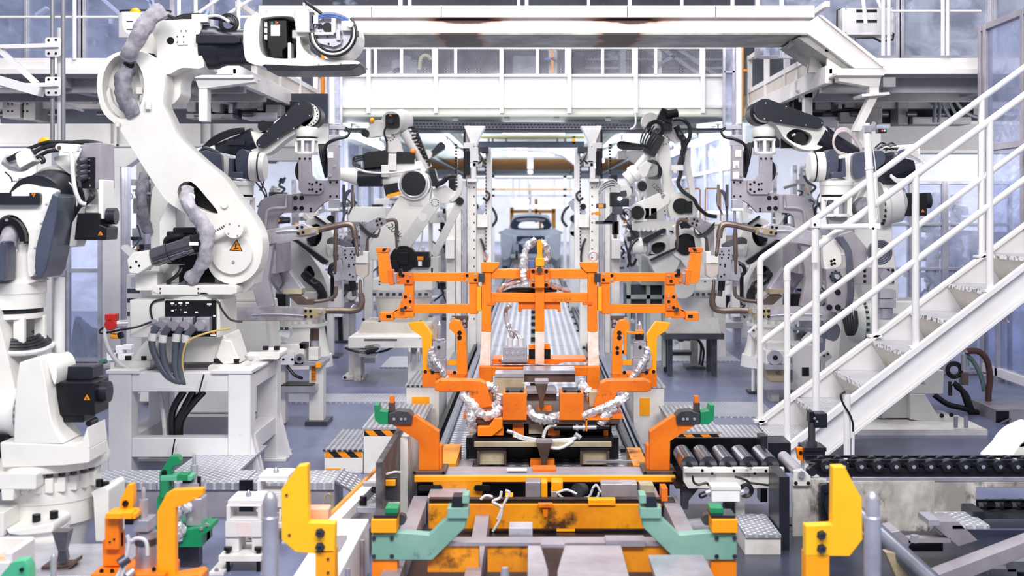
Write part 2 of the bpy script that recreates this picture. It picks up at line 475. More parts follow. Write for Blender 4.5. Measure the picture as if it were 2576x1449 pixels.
# bright pane wall down the right side of the line
wr = G().box(2.62, 2.7, 15, 26, 0, .9).struct('wall_right', WHD)
for i in range(8):
    y = 15 + i * 1.5
    G().box(2.6, 2.68, y, y + .07, .9, 2.78).struct('mullion', WH3, par=wr)
    if i < 7:
        for z in (.95, 1.6, 2.2):
            G().box(2.63, 2.64, y + .07, y + 1.5, z, z + .55).struct('pane', PLA, par=wr)
            G().box(2.61, 2.66, y + .07, y + 1.5, z - .05, z).struct('pane_rail', WH3, par=wr)
wl = G().box(-2.9, -2.8, 15, 26, 0, .9).struct('wall_left', WHD)
for i in range(8):
    y = 15 + i * 1.5
    G().box(-2.9, -2.8, y, y + .07, .9, 2.78).struct('mullion', WH3, par=wl)
    if i < 7: G().box(-2.86, -2.85, y + .07, y + 1.5, .95, 2.7).struct('pane', PLA, par=wl)

# ---------------------------------------------------------------- gantry beam over the line
T = thing('gantry_beam', 'long off-white rust-streaked gantry beam crossing above the line, with a kinked right end', 'beam', 9.5, 1400, 118)
def rustmat(name, base, streak, zc, zr, x0, x1, x2, x3):
    m = mat(name, base, .5, 0, 'cbc5c2', 3, .4, .75)
    N, L = m.node_tree.nodes, m.node_tree.links
    b = N['Principled BSDF']; old = b.inputs['Base Color'].links[0].from_socket
    g = N.new('ShaderNodeNewGeometry'); sp = N.new('ShaderNodeSeparateXYZ'); L.new(g.outputs['Position'], sp.inputs[0])
    def win(s, c, r):
        a = N.new('ShaderNodeMath'); a.operation = 'SUBTRACT'; a.inputs[1].default_value = c; L.new(s, a.inputs[0])
        q = N.new('ShaderNodeMath'); q.operation = 'ABSOLUTE'; L.new(a.outputs[0], q.inputs[0])
        w = N.new('ShaderNodeMapRange'); w.inputs[1].default_value = 0; w.inputs[2].default_value = r; w.inputs[3].default_value = 1; w.inputs[4].default_value = 0
        L.new(q.outputs[0], w.inputs[0]); return w.outputs[0]
    n = N.new('ShaderNodeTexNoise'); n.inputs['Scale'].default_value = 5; n.inputs['Detail'].default_value = 5
    ms = N.new('ShaderNodeVectorMath'); ms.operation = 'MULTIPLY'; ms.inputs[1].default_value = (1, 1, .5); L.new(g.outputs['Position'], ms.inputs[0]); L.new(ms.outputs[0], n.inputs[0])
    p = N.new('ShaderNodeMath'); p.operation = 'MULTIPLY'; L.new(win(sp.outputs[2], zc, zr), p.inputs[0])
    mxm = N.new('ShaderNodeMath'); mxm.operation = 'MAXIMUM'; L.new(win(sp.outputs[0], (x0 + x1) / 2, (x1 - x0) / 2), mxm.inputs[0]); L.new(win(sp.outputs[0], (x2 + x3) / 2, (x3 - x2) / 2), mxm.inputs[1]); L.new(mxm.outputs[0], p.inputs[1])
    q = N.new('ShaderNodeMath'); q.operation = 'MULTIPLY_ADD'; L.new(n.outputs[0], q.inputs[0]); q.inputs[1].default_value = .8; L.new(p.outputs[0], q.inputs[2])
    r = N.new('ShaderNodeMapRange'); r.inputs[1].default_value = .55; r.inputs[2].default_value = .85; L.new(q.outputs[0], r.inputs[0])
    rm = N.new('ShaderNodeValToRGB'); rm.color_ramp.elements[0].color = lin(streak); rm.color_ramp.elements[1].color = lin('3a1c0e'); rm.color_ramp.elements[0].position = .55; L.new(r.outputs[0], rm.inputs[0])
    mx = N.new('ShaderNodeMix'); mx.data_type = 'RGBA'; L.new(r.outputs[0], mx.inputs[0]); L.new(old, mx.inputs[6]); L.new(rm.outputs[0], mx.inputs[7])
    L.new(mx.outputs[2], b.inputs['Base Color'])
    return m
def zpx(y, d=9.5): return CH - (y - CY) / FPX * d
def xpx(x, d=9.5): return (x - CX) / FPX * d
BM = mat('beam_paint', 'dedad8', .5, 0, 'cfcac8', 2, .4, .7)
RB = rustmat('beam_rusty_web', 'e0dcda', 'c46a20', zpx(50), .05, xpx(1020), xpx(1330), xpx(1420), xpx(1740))
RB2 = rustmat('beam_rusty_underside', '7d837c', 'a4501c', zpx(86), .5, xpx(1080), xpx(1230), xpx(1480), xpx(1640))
G().pb(650, 14, 2050, 44, 0, .12).o('top_channel', BM, T, .006)
for x in (935, 1110, 1578, 1800): G().pb(x - 1, 16, x + 1, 42, -.003, 0).o('joint', GRD, T)
G().pb(650, 44, 2060, 56, .06, .12).o('web', RB, T)
G().pp([(650, 53), (2058, 53), (2040, 83), (650, 83)], 0, .1).o('flange_band', RB, T, .004)
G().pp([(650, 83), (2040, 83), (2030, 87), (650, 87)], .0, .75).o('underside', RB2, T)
G().pb(650, 42, 2040, 84, .65, .75).o('rear_flange', BM, T)
G().pp([(2058, 40), (2216, 165), (2222, 172), (2150, 172), (2030, 84), (2036, 54)], -.004, .104).o('knee_flange', BM, T, .004)
G().pp([(2058, 40), (2066, 40), (2226, 166), (2216, 168)], -.03, .16).o('knee_edge', RB, T)
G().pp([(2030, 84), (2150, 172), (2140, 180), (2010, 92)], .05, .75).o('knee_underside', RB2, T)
G().pp([(2010, 86), (2040, 86), (2000, 112)], .3, .34).o('gusset', BM, T)
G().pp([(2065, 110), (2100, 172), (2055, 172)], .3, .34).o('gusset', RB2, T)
for x, w in ((995, 10), (1020, 8), (1300, 8), (1320, 9), (1480, 7), (1585, 9), (1720, 7), (1850, 8)):
    G().pb(x, -60, x + w, 14, .2, .24).o('rail_post', WH3, T)

# ---------------------------------------------------------------- gallery footbridge with expanded-metal panels
T = thing('footbridge', 'white footbridge with expanded-metal panels and smooth lower boards behind the gantry beam', 'footbridge', 13.0, 1350, 292)
GW = mat('gallery_board', 'f8f8fa', .4, 0, 'eeeef4', 1.5)
G().pb(790, 190, 1870, 266, .06, .10).o('lower_board', GW, T)
G().pb(790, 186, 1870, 193, 0, .12).o('mid_rail', WH3, T, .004)
G().pb(790, 264, 1870, 272, .0, .12).o('toe_rail', WH3, T, .004)
G().pb(790, 272, 1890, 290, .02, .2).o('edge_beam', mat('edge_beam_paint', 'd2d0cc', .5, 0, 'b9b7b2', 2), T, .005)
G().pb(790, 288, 1890, 294, -.04, .9).o('deck', mat('deck_green', 'aab4aa', .5), T)
G().pb(790, 116, 1870, 123, 0, .1).o('top_rail', WH3, T, .004)
for x in (928, 1097, 1262, 1432, 1599, 1768): G().pb(x - 5, 116, x + 5, 286, -.05, .05).o('post', WH3, T, .004)
def mesh_panel(T, x0, y0, x1, y1, dy, name='expanded_mesh', m=None):
    g = G(); cw, ch, t = 7.0, 4.2, .6
    ny = int((y1 - y0) / ch); nx = int((x1 - x0) / cw)
    cw = (x1 - x0) / nx; ch = (y1 - y0) / ny
    for j in range(ny):
        for i in range(nx):
            x, y = x0 + i * cw, y0 + j * ch
            for a, b in (((x, y + ch / 2), (x + cw / 2, y)), ((x + cw / 2, y), (x + cw, y + ch / 2)), ((x, y + ch / 2), (x + cw / 2, y + ch)), ((x + cw / 2, y + ch), (x + cw, y + ch / 2))):
                p = [g.P(a[0], a[1] - t, dy), g.P(b[0], b[1] - t, dy), g.P(b[0], b[1] + t, dy + .004), g.P(a[0], a[1] + t, dy + .004)]
                g.add(p, [(0, 1, 2, 3)])
    ob = g.o(name, m or GRL, T); ob['kind'] = 'stuff'
xs = [888, 944, 1010, 1090, 1146, 1262, 1352, 1425, 1516, 1594, 1650, 1764, 1822]
for a, b in zip(xs, xs[1:]):
    mesh_panel(T, a + 3, 124, b - 3, 187, .03)
for x in xs[1:-1]: G().pb(x - 3.5, 122, x + 3.5, 188, .0, .06).o('panel_stile', WH3, T)
for x in (980, 1145, 1275, 1400, 1530, 1668): G().pb(x - 7, 289, x + 7, 304, .0, .05).o('hanger', GRN, T)
G().pt([(1597, 282, -.06), (1598, 310, -.06), (1592, 322, -.06), (1584, 326, -.06)], 2.2).o('conduit', WH3, T)
# machinery on the upper level behind the mesh
UPG = mat('upper_grey', '8a90a0', .6, 0, '6d7383', 2)
UPD = mat('upper_dark', '3a4050', .6, 0, '2a2f3c', 2)
T = thing('overhead_robot_line', 'dim grey machinery and pipes seen through the footbridge mesh', 'machinery', 16.5, 1350, 190)
for x0, y0, x1, y1, m in ((985, 150, 1050, 284, UPG), (1010, 140, 1035, 155, UPG), (1290, 140, 1350, 284, UPG), (1380, 120, 1402, 190, WH3), (1440, 130, 1470, 190, UPD), (1560, 120, 1575, 190, UPG), (1610, 150, 1640, 190, UPD), (1655, 120, 1665, 190, WH3), (1720, 150, 1760, 190, UPD)):
    G().pb(x0, y0, x1, y1, 0, .5).os('housing', m, T, .02)
G().pt([(1055, 175), (1060, 145), (1075, 140), (1085, 150)], 5).o('pipe', mat('cream_pipe', 'cfc9ae'), T)
G().pp([(960, 190), (1000, 168), (1015, 176), (985, 190)], 0, .3).o('chute', UPG, T)
G().pb(1386, 120, 1392, 190, -.2, -.1).o('amber_post', YEL, T)
G().pb(1370, 150, 1400, 156, -.2, -.05).o('blue_bracket', BLU, T)
for (a, b) in (((1660, 120), (1760, 190)), ((1700, 120), (1800, 190)), ((1640, 170), (1700, 140))): G().pbar(a, b, 9, .1).o('brace', UPG, T)
for y in (140, 162, 178): G().pb(1430, y, 1830, y + 5, .3, .4).o('cross_pipe', UPG, T)
# perforated cable tray under the footbridge
T = thing('cable_tray', 'grey perforated cable tray running under the footbridge', 'cable tray', 13.4, 1350, 325)
G().pp([(1000, 305), (1590, 309), (1820, 288), (1820, 305), (1592, 326), (1000, 322)], 0, .05).o('side_rail', GRL, T)
for x in range(1010, 1585, 9):
    G().pb(x, 310 + (x - 1000) * .006, x + 5, 313 + (x - 1000) * .006, -.004, 0).o('slot', GRD, T)
    G().pb(x + 3, 317 + (x - 1000) * .006, x + 8, 320 + (x - 1000) * .006, -.004, 0).o('slot', GRD, T)
G().pb(860, 322, 1830, 328, .02, .5).o('tray_floor', GRD, T)

# ---------------------------------------------------------------- mezzanine platforms
MZ = mat('mezz_paint', 'e4e0e0', .45, 0, 'd2cdcd', 2, col3='a9a29c', lo3=.66, hi3=.8, scale3=5)
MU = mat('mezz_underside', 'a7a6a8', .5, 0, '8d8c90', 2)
def mezz(side):
    s = 1 if side == 'right' else -1
    T = thing('mezzanine_platform', 'off-white steel mezzanine platform on the %s with joists under its deck' % side, 'platform', 9.5, 1340 + s * 900, 200)
    xi, xo = s * 2.36, s * 6.5
    a, b = min(xi, xo), max(xi, xo)
    z = zpx(172)
    G().box(a, b, 9.5, 9.56, z - .045, z + .0).o('front_flange', MZ, T, .004)
    G().box(a if s > 0 else a, b, 9.56, 9.6, z, z + .09).o('toe_board', MZ, T, .004)
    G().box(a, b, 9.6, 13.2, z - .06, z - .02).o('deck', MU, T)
    G().box(xi - .03, xi + .03, 9.5, 13.2, z - .12, z + .02).o('side_beam', MZ, T, .004)
    for i in range(5):
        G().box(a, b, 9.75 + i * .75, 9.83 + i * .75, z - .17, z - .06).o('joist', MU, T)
    for i in range(4):
        x = xi + s * (.5 + i * .95)
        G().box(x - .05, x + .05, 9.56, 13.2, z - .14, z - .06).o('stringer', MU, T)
    # side guard: rails and boards running back
    for zz in (.14, .5): G().box(xi - .02, xi + .02, 9.55, 13.0, z + zz, z + zz + .045).o('guard_rail', MZ, T)
    for i in range(4):
        y = 10.1 + i * .95
        G().box(xi - .025, xi + .025, y, y + .05, z, z + .55).o('guard_post', MZ, T)
        G().box(xi - .008, xi + .008, y + .05, y + .95, z + .02, z + .14).o('guard_board', mat('guard_board_%s%d' % (side, i), 'cdc4bd', .5), T)
    return T, z
TR, zr = mezz('right')
TL, zl = mezz('left')
# railing on each platform front
def railing(T, xs, d, ytop, ybot, rails, x0, x1, r=6):
    for x in xs: G(d).pk((x, ytop, 0), (x, ybot, 0), r, n=12).o('rail_post', WH3, T)
    for y in rails: G(d).pk((x0, y, .02), (x1, y, .02), r * .7, n=12).o('rail', WH3, T)
railing(TR, (2222, 2236, 2372, 2384), 9.55, -60, 140, (27,), 2236, 2470, 5)
railing(TL, (187, 450, 492, 600), 9.55, -60, 150, (42,), -20, 640, 5)
for a, b in (((500, 32), (560, -10)), ((575, 35), (640, -8))): G(9.6).pk((a[0], a[1], 0), (b[0], b[1], 0), 4.5, n=10).o('brace', WH3, TL)
for a, b in (((2200, -20), (2222, 32)), ((2170, -15), (2178, 60))): G(9.6).pk((a[0], a[1], 0), (b[0], b[1], 0), 5, n=10).o('brace', WH3, TR)
# clear-sheet enclosures on the platforms
def enclosure(label, d, x0, x1, y0, y1, xs, m=PLA, w=7, back=True, mid=()):
    T = thing('sheet_enclosure', label, 'enclosure', d, (x0 + x1) / 2, y1)
    for x in xs: G().pb(x - w, y0, x + w, y1, -.03, .03).pb(x - 1, y0, x + 1, y1, -.034, -.03).o('frame_post', GRL, T, .004)
    for y in (y0, y1 - 8) + tuple(mid): G().pb(x0, y, x1, y + 8, -.025, .025).o('frame_rail', GRL, T, .004)
    e = [x0] + list(xs) + [x1]
    for a, b in zip(e, e[1:]):
        if b - a > 12: G().pb(a, y0, b, y1, -.004, .004).o('clear_sheet', m, T)
    return T
enclosure('blue-tinted clear plastic enclosure on the left platform behind the railing', 10.8, -60, 660, -60, 158, (70, 205, 212, 435, 535), PLD, 6)
enclosure('clear plastic enclosure on the right platform behind the control box', 10.6, 1900, 2640, -60, 148, (1905, 1965, 2258, 2266, 2488, 2500), PLA, 6)
# dark robots inside the plastic, upper level
T = thing('shrouded_robot', 'dark robot blurred behind the plastic sheet of the right platform', 'robot', 11.6, 2340, 150)
G().pb(2290, 60, 2310, 150, 0, .2).pb(2300, 20, 2325, 150, .1, .3).os('mast', UPD, T, .02)
G().pb(2310, 48, 2430, 60, 0, .15).os('arm', UPD, T, .02)
G().pp(sm([(2395, 40), (2420, 30), (2440, 55), (2425, 90), (2410, 95), (2392, 70)]), 0, .2).o('head', UPD, T, .02)
G().pt([(2405, 80, -.05), (2396, 110, -.05), (2385, 90, -.05), (2390, 60, -.05)], 3).pt([(2435, 50, -.05), (2440, 90, -.05), (2410, 148, -.05)], 4).os('hoses', CBL, T)
T = thing('shrouded_robot', 'dim machine shapes behind the blue plastic of the left platform', 'robot', 11.9, 100, 160)
G().pl((20, 105), 25, (85, 95), 18, 0, .3).pl((85, 95), 18, (120, 140), 12, 0, .3).os('arm', UPD, T, .02)
G().pb(0, -20, 60, 40, 0, .4).pb(220, 50, 290, 150, .2, .6).os('housing', UPD, T, .03)
for a, b in (((30, -40), (30, 150)), ((80, -40), (82, 40)), ((120, 20), (60, 60)), ((215, -40), (330, 60)), ((330, -40), (430, 50)), ((280, 40), (282, 150)), ((380, -40), (382, 20)), ((560, -40), (520, 40))): G(12.2).pbar(a + (0,), b + (0,), 7, .08).o('brace', mat('dim_brace', 'c4c9d8'), T)
# control boxes on the platforms
T = thing('control_box', 'grey wall control box with two dark slots on the right platform railing', 'control box', 9.75, 2180, 88)
G().pb(2119, 19, 2250, 88, 0, .18).o('body', mat('box_grey', 'cfcdd0', .45, 0, 'c2c0c4', 2), T, .008)
G().pb(2154, 24, 2206, 31, -.003, .0).o('slot', BLK, T); G().pb(2154, 50, 2206, 57, -.003, 0).o('slot', BLK, T)
bolts(T, [(2128, 22), (2246, 22), (2128, 82), (2246, 82)], 1.6, 0)
G().pt([(2245, 16, .1), (2130, 16, .1), (2114, 20, .1), (2113, 82, .1)], 2.5, smooth=False).o('door_seal', CBL, T)
G().pt([(2150, 110, 0), (2152, 95, 0), (2195, 94, 0), (2215, 104, 0), (2246, 100, 0), (2248, 84, 0)], 3, smooth=False).o('conduit', CBL, T)
T = thing('control_box', 'grey box behind the amber beacon of the tall left robot', 'control box', 9.4, 360, 150)
G().pb(344, 95, 356, 152, .1, .14).o('bracket', GRD, T)
G().pb(297, 28, 425, 95, 0, .12).o('body', mat('box_grey2', 'bdbbc0', .45), T, .008)
G().pt([(305, 30, 0), (312, 26, 0), (420, 26, 0), (428, 32, 0)], 2.2).os('cable', CBL, T)

# ---------------------------------------------------------------- heavy beams, columns and machinery under the mezzanines
UB = mat('under_beam', 'e6e4e4', .45, 0, 'd4d1d2', 1.5, col3='a9a49f', lo3=.7, hi3=.8, scale3=6)
T = thing('box_beam', 'wide white box beam under the left platform resting on the square column', 'beam', 12.0, 420, 366)
G().pb(-120, 308, 830, 364, 0, .25).o('web', UB, T, .006)
G().pb(-120, 300, 830, 308, -.05, .3).o('top_flange', UB, T); G().pb(-120, 362, 830, 369, -.05, .3).o('bottom_flange', UB, T)
for x in (280, 295, 505, 530, 700): G().pb(x - 3, 308, x + 3, 362, -.05, 0).o('stiffener', UB, T)
bolts(T, [(265, 366), (300, 366), (336, 366)], 4, -.05)
T = thing('box_beam', 'wide grey-white box beam under the right platform', 'beam', 12.0, 2350, 384)
G().pb(2100, 314, 2700, 378, 0, .25).o('web', mat('under_beam2', 'c4c1c4', .45, 0, 'b0adb1', 1.5), T, .006)
G().pb(2100, 306, 2700, 314, -.05, .3).o('top_flange', UB, T); G().pb(2100, 378, 2700, 385, -.05, .3).o('bottom_flange', UB, T)
T = thing('support_column', 'thick square white column left of the tall robot', 'column', 12.15, 288, 925)
G().pb(258, 372, 303, 925, 0, .2).o('shaft', WH3, T, .006)
G().pb(303, 400, 319, 925, .02, .12).o('side_channel', GRL, T, .003)
G().pp([(253, 372), (372, 372), (352, 396), (318, 420), (253, 420)], -.01, .17).o('corbel', UB, T, .006)
G().pb(248, 918, 322, 928, -.05, .25).o('base_plate', WHD, T)
T = thing('support_column', 'slim white column in the far left behind the plastic door', 'column', 12.0, 88, 930)
G().pb(72, 225, 110, 930, .2, .4).o('shaft', UB, T, .006)
G().pp([(45, 225), (110, 225), (110, 260), (80, 250)], .1, .2).o('gusset', UB, T)
def overhead(label, x0, x1, d, seed, items):
    T = thing('overhead_conveyor', label, 'conveyor', d, (x0 + x1) / 2, 305)
    G().pb(x0, 222, x1, 300, .5, .56).o('back_plate', UPD, T)
    rg = random.Random(seed)
    for x, y, w, h, m in items: G().pb(x, y, x + w, y + h, rg.random() * .2, .3 + rg.random() * .2).o('block', m, T, .006)
    for i in range(7):
        x = x0 + (x1 - x0) * (i + .5) / 7
        G().pk((x - 12, 285, .1), (x + 12, 285, .1), 7, n=12).o('roller', GRD, T)
    return T
DG = mat('overhead_grey', '8f8c8e', .5, 0, '6f6d70', 4, col3='2d2b2d', lo3=.6, hi3=.7, scale3=6)
T = overhead('dark overhead conveyor mechanism tucked under the left platform', -60, 800, 11.0, 3,
    [(0, 240, 45, 55, DG), (50, 240, 30, 60, DG), (165, 238, 55, 18, DG), (470, 225, 22, 55, DG), (530, 225, 20, 55, DG), (560, 240, 12, 40, GRL), (455, 282, 120, 12, DG), (590, 240, 60, 30, DG), (600, 280, 90, 16, GRL), (640, 225, 14, 50, DG), (660, 260, 40, 30, DG), (720, 250, 40, 30, BLK), (575, 222, 20, 30, BLK)])
bolts(T, [(x, y) for x in (22, 32, 60, 70) for y in (250, 262, 280)], 3, -.01)
G().pbar((160, 262, -.05), (215, 280, -.05), 5, .04).o('scale_strip', GRL, T)
T = overhead('dark overhead conveyor mechanism tucked under the right platform', 1980, 2480, 11.0, 5,
    [(2135, 222, 26, 46, DG), (2120, 225, 10, 45, GRL), (2060, 232, 40, 40, DG), (2180, 270, 40, 40, DG), (2275, 230, 26, 80, DG), (2275, 222, 30, 24, DG), (2120, 280, 90, 22, DG), (2305, 292, 150, 18, DG), (2420, 230, 30, 60, BLK), (2000, 250, 40, 40, BLK), (2050, 290, 70, 26, GRL)])
for pts in ([(2345, 215), (2343, 262), (2340, 310)], [(2352, 215), (2362, 262), (2388, 312)], [(2358, 215), (2378, 258), (2400, 300)], [(2390, 215), (2392, 250), (2420, 285), (2460, 300)], [(2350, 215), (2355, 270), (2352, 310)]):
    G().pt([(a, b, -.1) for a, b in pts], 4.5).os('cable', CBG, T)
# bracket with an angled strut in front of the right platform
T = thing('hanging_bracket', 'white T-shaped hanging bracket with a slanted strut below the right platform', 'bracket', 9.3, 2180, 340)
G().pp([(2109, 190), (2218, 190), (2212, 218), (2190, 218), (2110, 204)], 0, .12).o('arm', BM, T, .004)
G().pb(2100, 186, 2220, 191, -.05, .2).o('cap_plate', BM, T); G().pb(2188, 200, 2212, 240, .004, .1).o('stem', BM, T, .004)
G().pp([(2163, 238), (2232, 233), (2234, 239), (2165, 245)], -.05, .2).o('foot_plate', BM, T)
G().pp([(2188, 242), (2210, 242), (2166, 330), (2146, 330)], 0, .1).o('strut', BM, T, .004)
T = thing('platform_leg', 'off-white leg with curved gusset under the inner edge of the right platform', 'bracket', 10.4, 2034, 300)
G().pb(2024, 232, 2044, 300, 0, .1).o('leg', BM, T, .004); G().pp([(2004, 226), (2058, 226), (2048, 246), (2022, 246)], .0, .08).o('gusset', BM, T, .004)
T = thing('platform_leg', 'white square leg with a sloped cantilever below the left platform', 'bracket', 9.4, 510, 305)
G().pb(499, 222, 521, 305, .004, .116).o('leg', UB, T, .004); G().pp([(490, 196), (640, 196), (640, 206), (520, 222), (499, 222)], 0, .12).os('arm', UB, T, .004)
G().pb(470, 190, 640, 197, -.04, .2).o('cap_plate', UB, T)
# blank space behind the line on both sides: pale hall walls at mid depth
G().box(-14, -2.95, 19.0, 19.2, 0, 2.6).struct('wall_left_rear', mat('pale_wall', 'e6e9f2', .6, 0, 'd3d9e8', 1.2))
G().box(2.75, 14, 19.0, 19.2, 0, 2.6).struct('wall_right_rear', mat('pale_wall2', 'eaecf4', .6, 0, 'd9dde9', 1.2))
# ================================================================ conveyor bed in the middle
DRK = mat('rail_dark', '23242c', .35, .5, '15161c', 6)
RLB = mat('rail_edge', '9a9eb4', .25, .8, '7f849c', 4)
T = thing('conveyor_bed', 'floor-level conveyor bed of ribbed steel plates leading back to the car body', 'conveyor', 9, parent_loc=(.02, 6.5, 0))
BX0, BX1, BZ = -.62, .66, .14
G().box(BX0, BX1, 6.4, 33, 0, BZ - .012).o('bed_frame', DRK, T)
BED = tread('bed_plate', '8b8e9e', '73768a', 9, .8)
for i in range(21):
    y0 = 6.7 + i * 1.24
    for x0, x1 in ((BX0 + .1, -.02), (.06, BX1 - .1)):
        G().box(x0, x1, y0, y0 + 1.225, BZ - .012, BZ).o('bed_plate', BED, T)
for x in (BX0, BX1 - .09):
    for a, w, h in ((0, .03, .05), (.05, .015, .035), (.075, .015, .06)):
        G().box(x + a, x + a + w, 6.4, 33, BZ - .012, BZ + h).o('rail', DRK if w > .02 else RLB, T)
for i in range(16):
    y = 7.2 + i * .9
    G().box(-.02, .06, y, y + .3, BZ - .01, BZ + .03).o('slot_dog', BLK, T)
    G().box(BX1 - .13, BX1 - .1, y, y + .1, BZ, BZ + .02).o('clip', BLK, T)
for x0, x1 in ((BX0 - .22, BX0 - .02), (BX1 + .02, BX1 + .2)):
    G().box(x0, x1, 9.0, 30, 0, .1).o('side_apron', mat('apron%d' % (x0 > 0), '8e92a6', .35, .4, '7a7e92', 2), T)

# ---------------------------------------------------------------- white step boxes either side of the bed
HAZ = None
def hazard(name):
    m = mat(name, 'f59a10', .5)
    N, L = m.node_tree.nodes, m.node_tree.links
    b = N['Principled BSDF']; g = N.new('ShaderNodeNewGeometry'); sp = N.new('ShaderNodeSeparateXYZ'); L.new(g.outputs['Position'], sp.inputs[0])
    a = N.new('ShaderNodeMath'); a.operation = 'ADD'; L.new(sp.outputs[0], a.inputs[0]); L.new(sp.outputs[2], a.inputs[1])
    q = N.new('ShaderNodeMath'); q.operation = 'MULTIPLY'; q.inputs[1].default_value = 62; L.new(a.outputs[0], q.inputs[0])
    s = N.new('ShaderNodeMath'); s.operation = 'SINE'; L.new(q.outputs[0], s.inputs[0])
    c = N.new('ShaderNodeMath'); c.operation = 'GREATER_THAN'; c.inputs[1].default_value = .05; L.new(s.outputs[0], c.inputs[0])
    mx = N.new('ShaderNodeMix'); mx.data_type = 'RGBA'; L.new(c.outputs[0], mx.inputs[0]); mx.inputs[6].default_value = lin('f39208'); mx.inputs[7].default_value = lin('16151a')
    L.new(mx.outputs[2], b.inputs['Base Color'])
    return m
HAZ = hazard('hazard_stripes')
def step(label, x0, x1, y0, y1, h, haz=True, patch=None):
    T = thing('step_box', label, 'step', y0, parent_loc=((x0 + x1) / 2, (y0 + y1) / 2, 0))
    G().box(x0, x1, y0, y1, 0, h - .012).o('body', WHD, T, .004)
    G().box(x0 - .008, x1 + .008, y0 - .008, y1, h - .012, h).o('tread', TRP, T)
    if haz: G().box(x0 + .005, x1 - .005, y0 - .003, y0, h - .05, h - .013).o('hazard_tape', HAZ, T)
    if patch:
        px0, px1, pz0, pz1 = patch
        G().box(px0, px1, y0 - .0035, y0, pz0, pz1).o('amber_patch', YEL, T)
step('lowest white step box with striped tape left of the conveyor', -1.27, -1.035, 7.27, 7.95, .145, True, (-1.262, -1.17, .005, .03))
step('middle white step box with striped tape left of the conveyor', -1.03, -.69, 7.26, 8.15, .28, True)
step('tallest white step box with an amber patch left of the conveyor', -.87, -.645, 8.2, 8.95, .4, False, (-.83, -.71, .24, .32))
step('lowest wide white step box with striped tape right of the conveyor', 1.12, 1.5, 7.35, 8.1, .145, True)
step('middle white step box beside the right orange bracket', .86, 1.115, 7.1, 8.05, .285, True)
step('tallest white step box with an amber patch right of the conveyor', .69, .9, 8.15, 8.95, .4, False, (.73, .8, .2, .32))

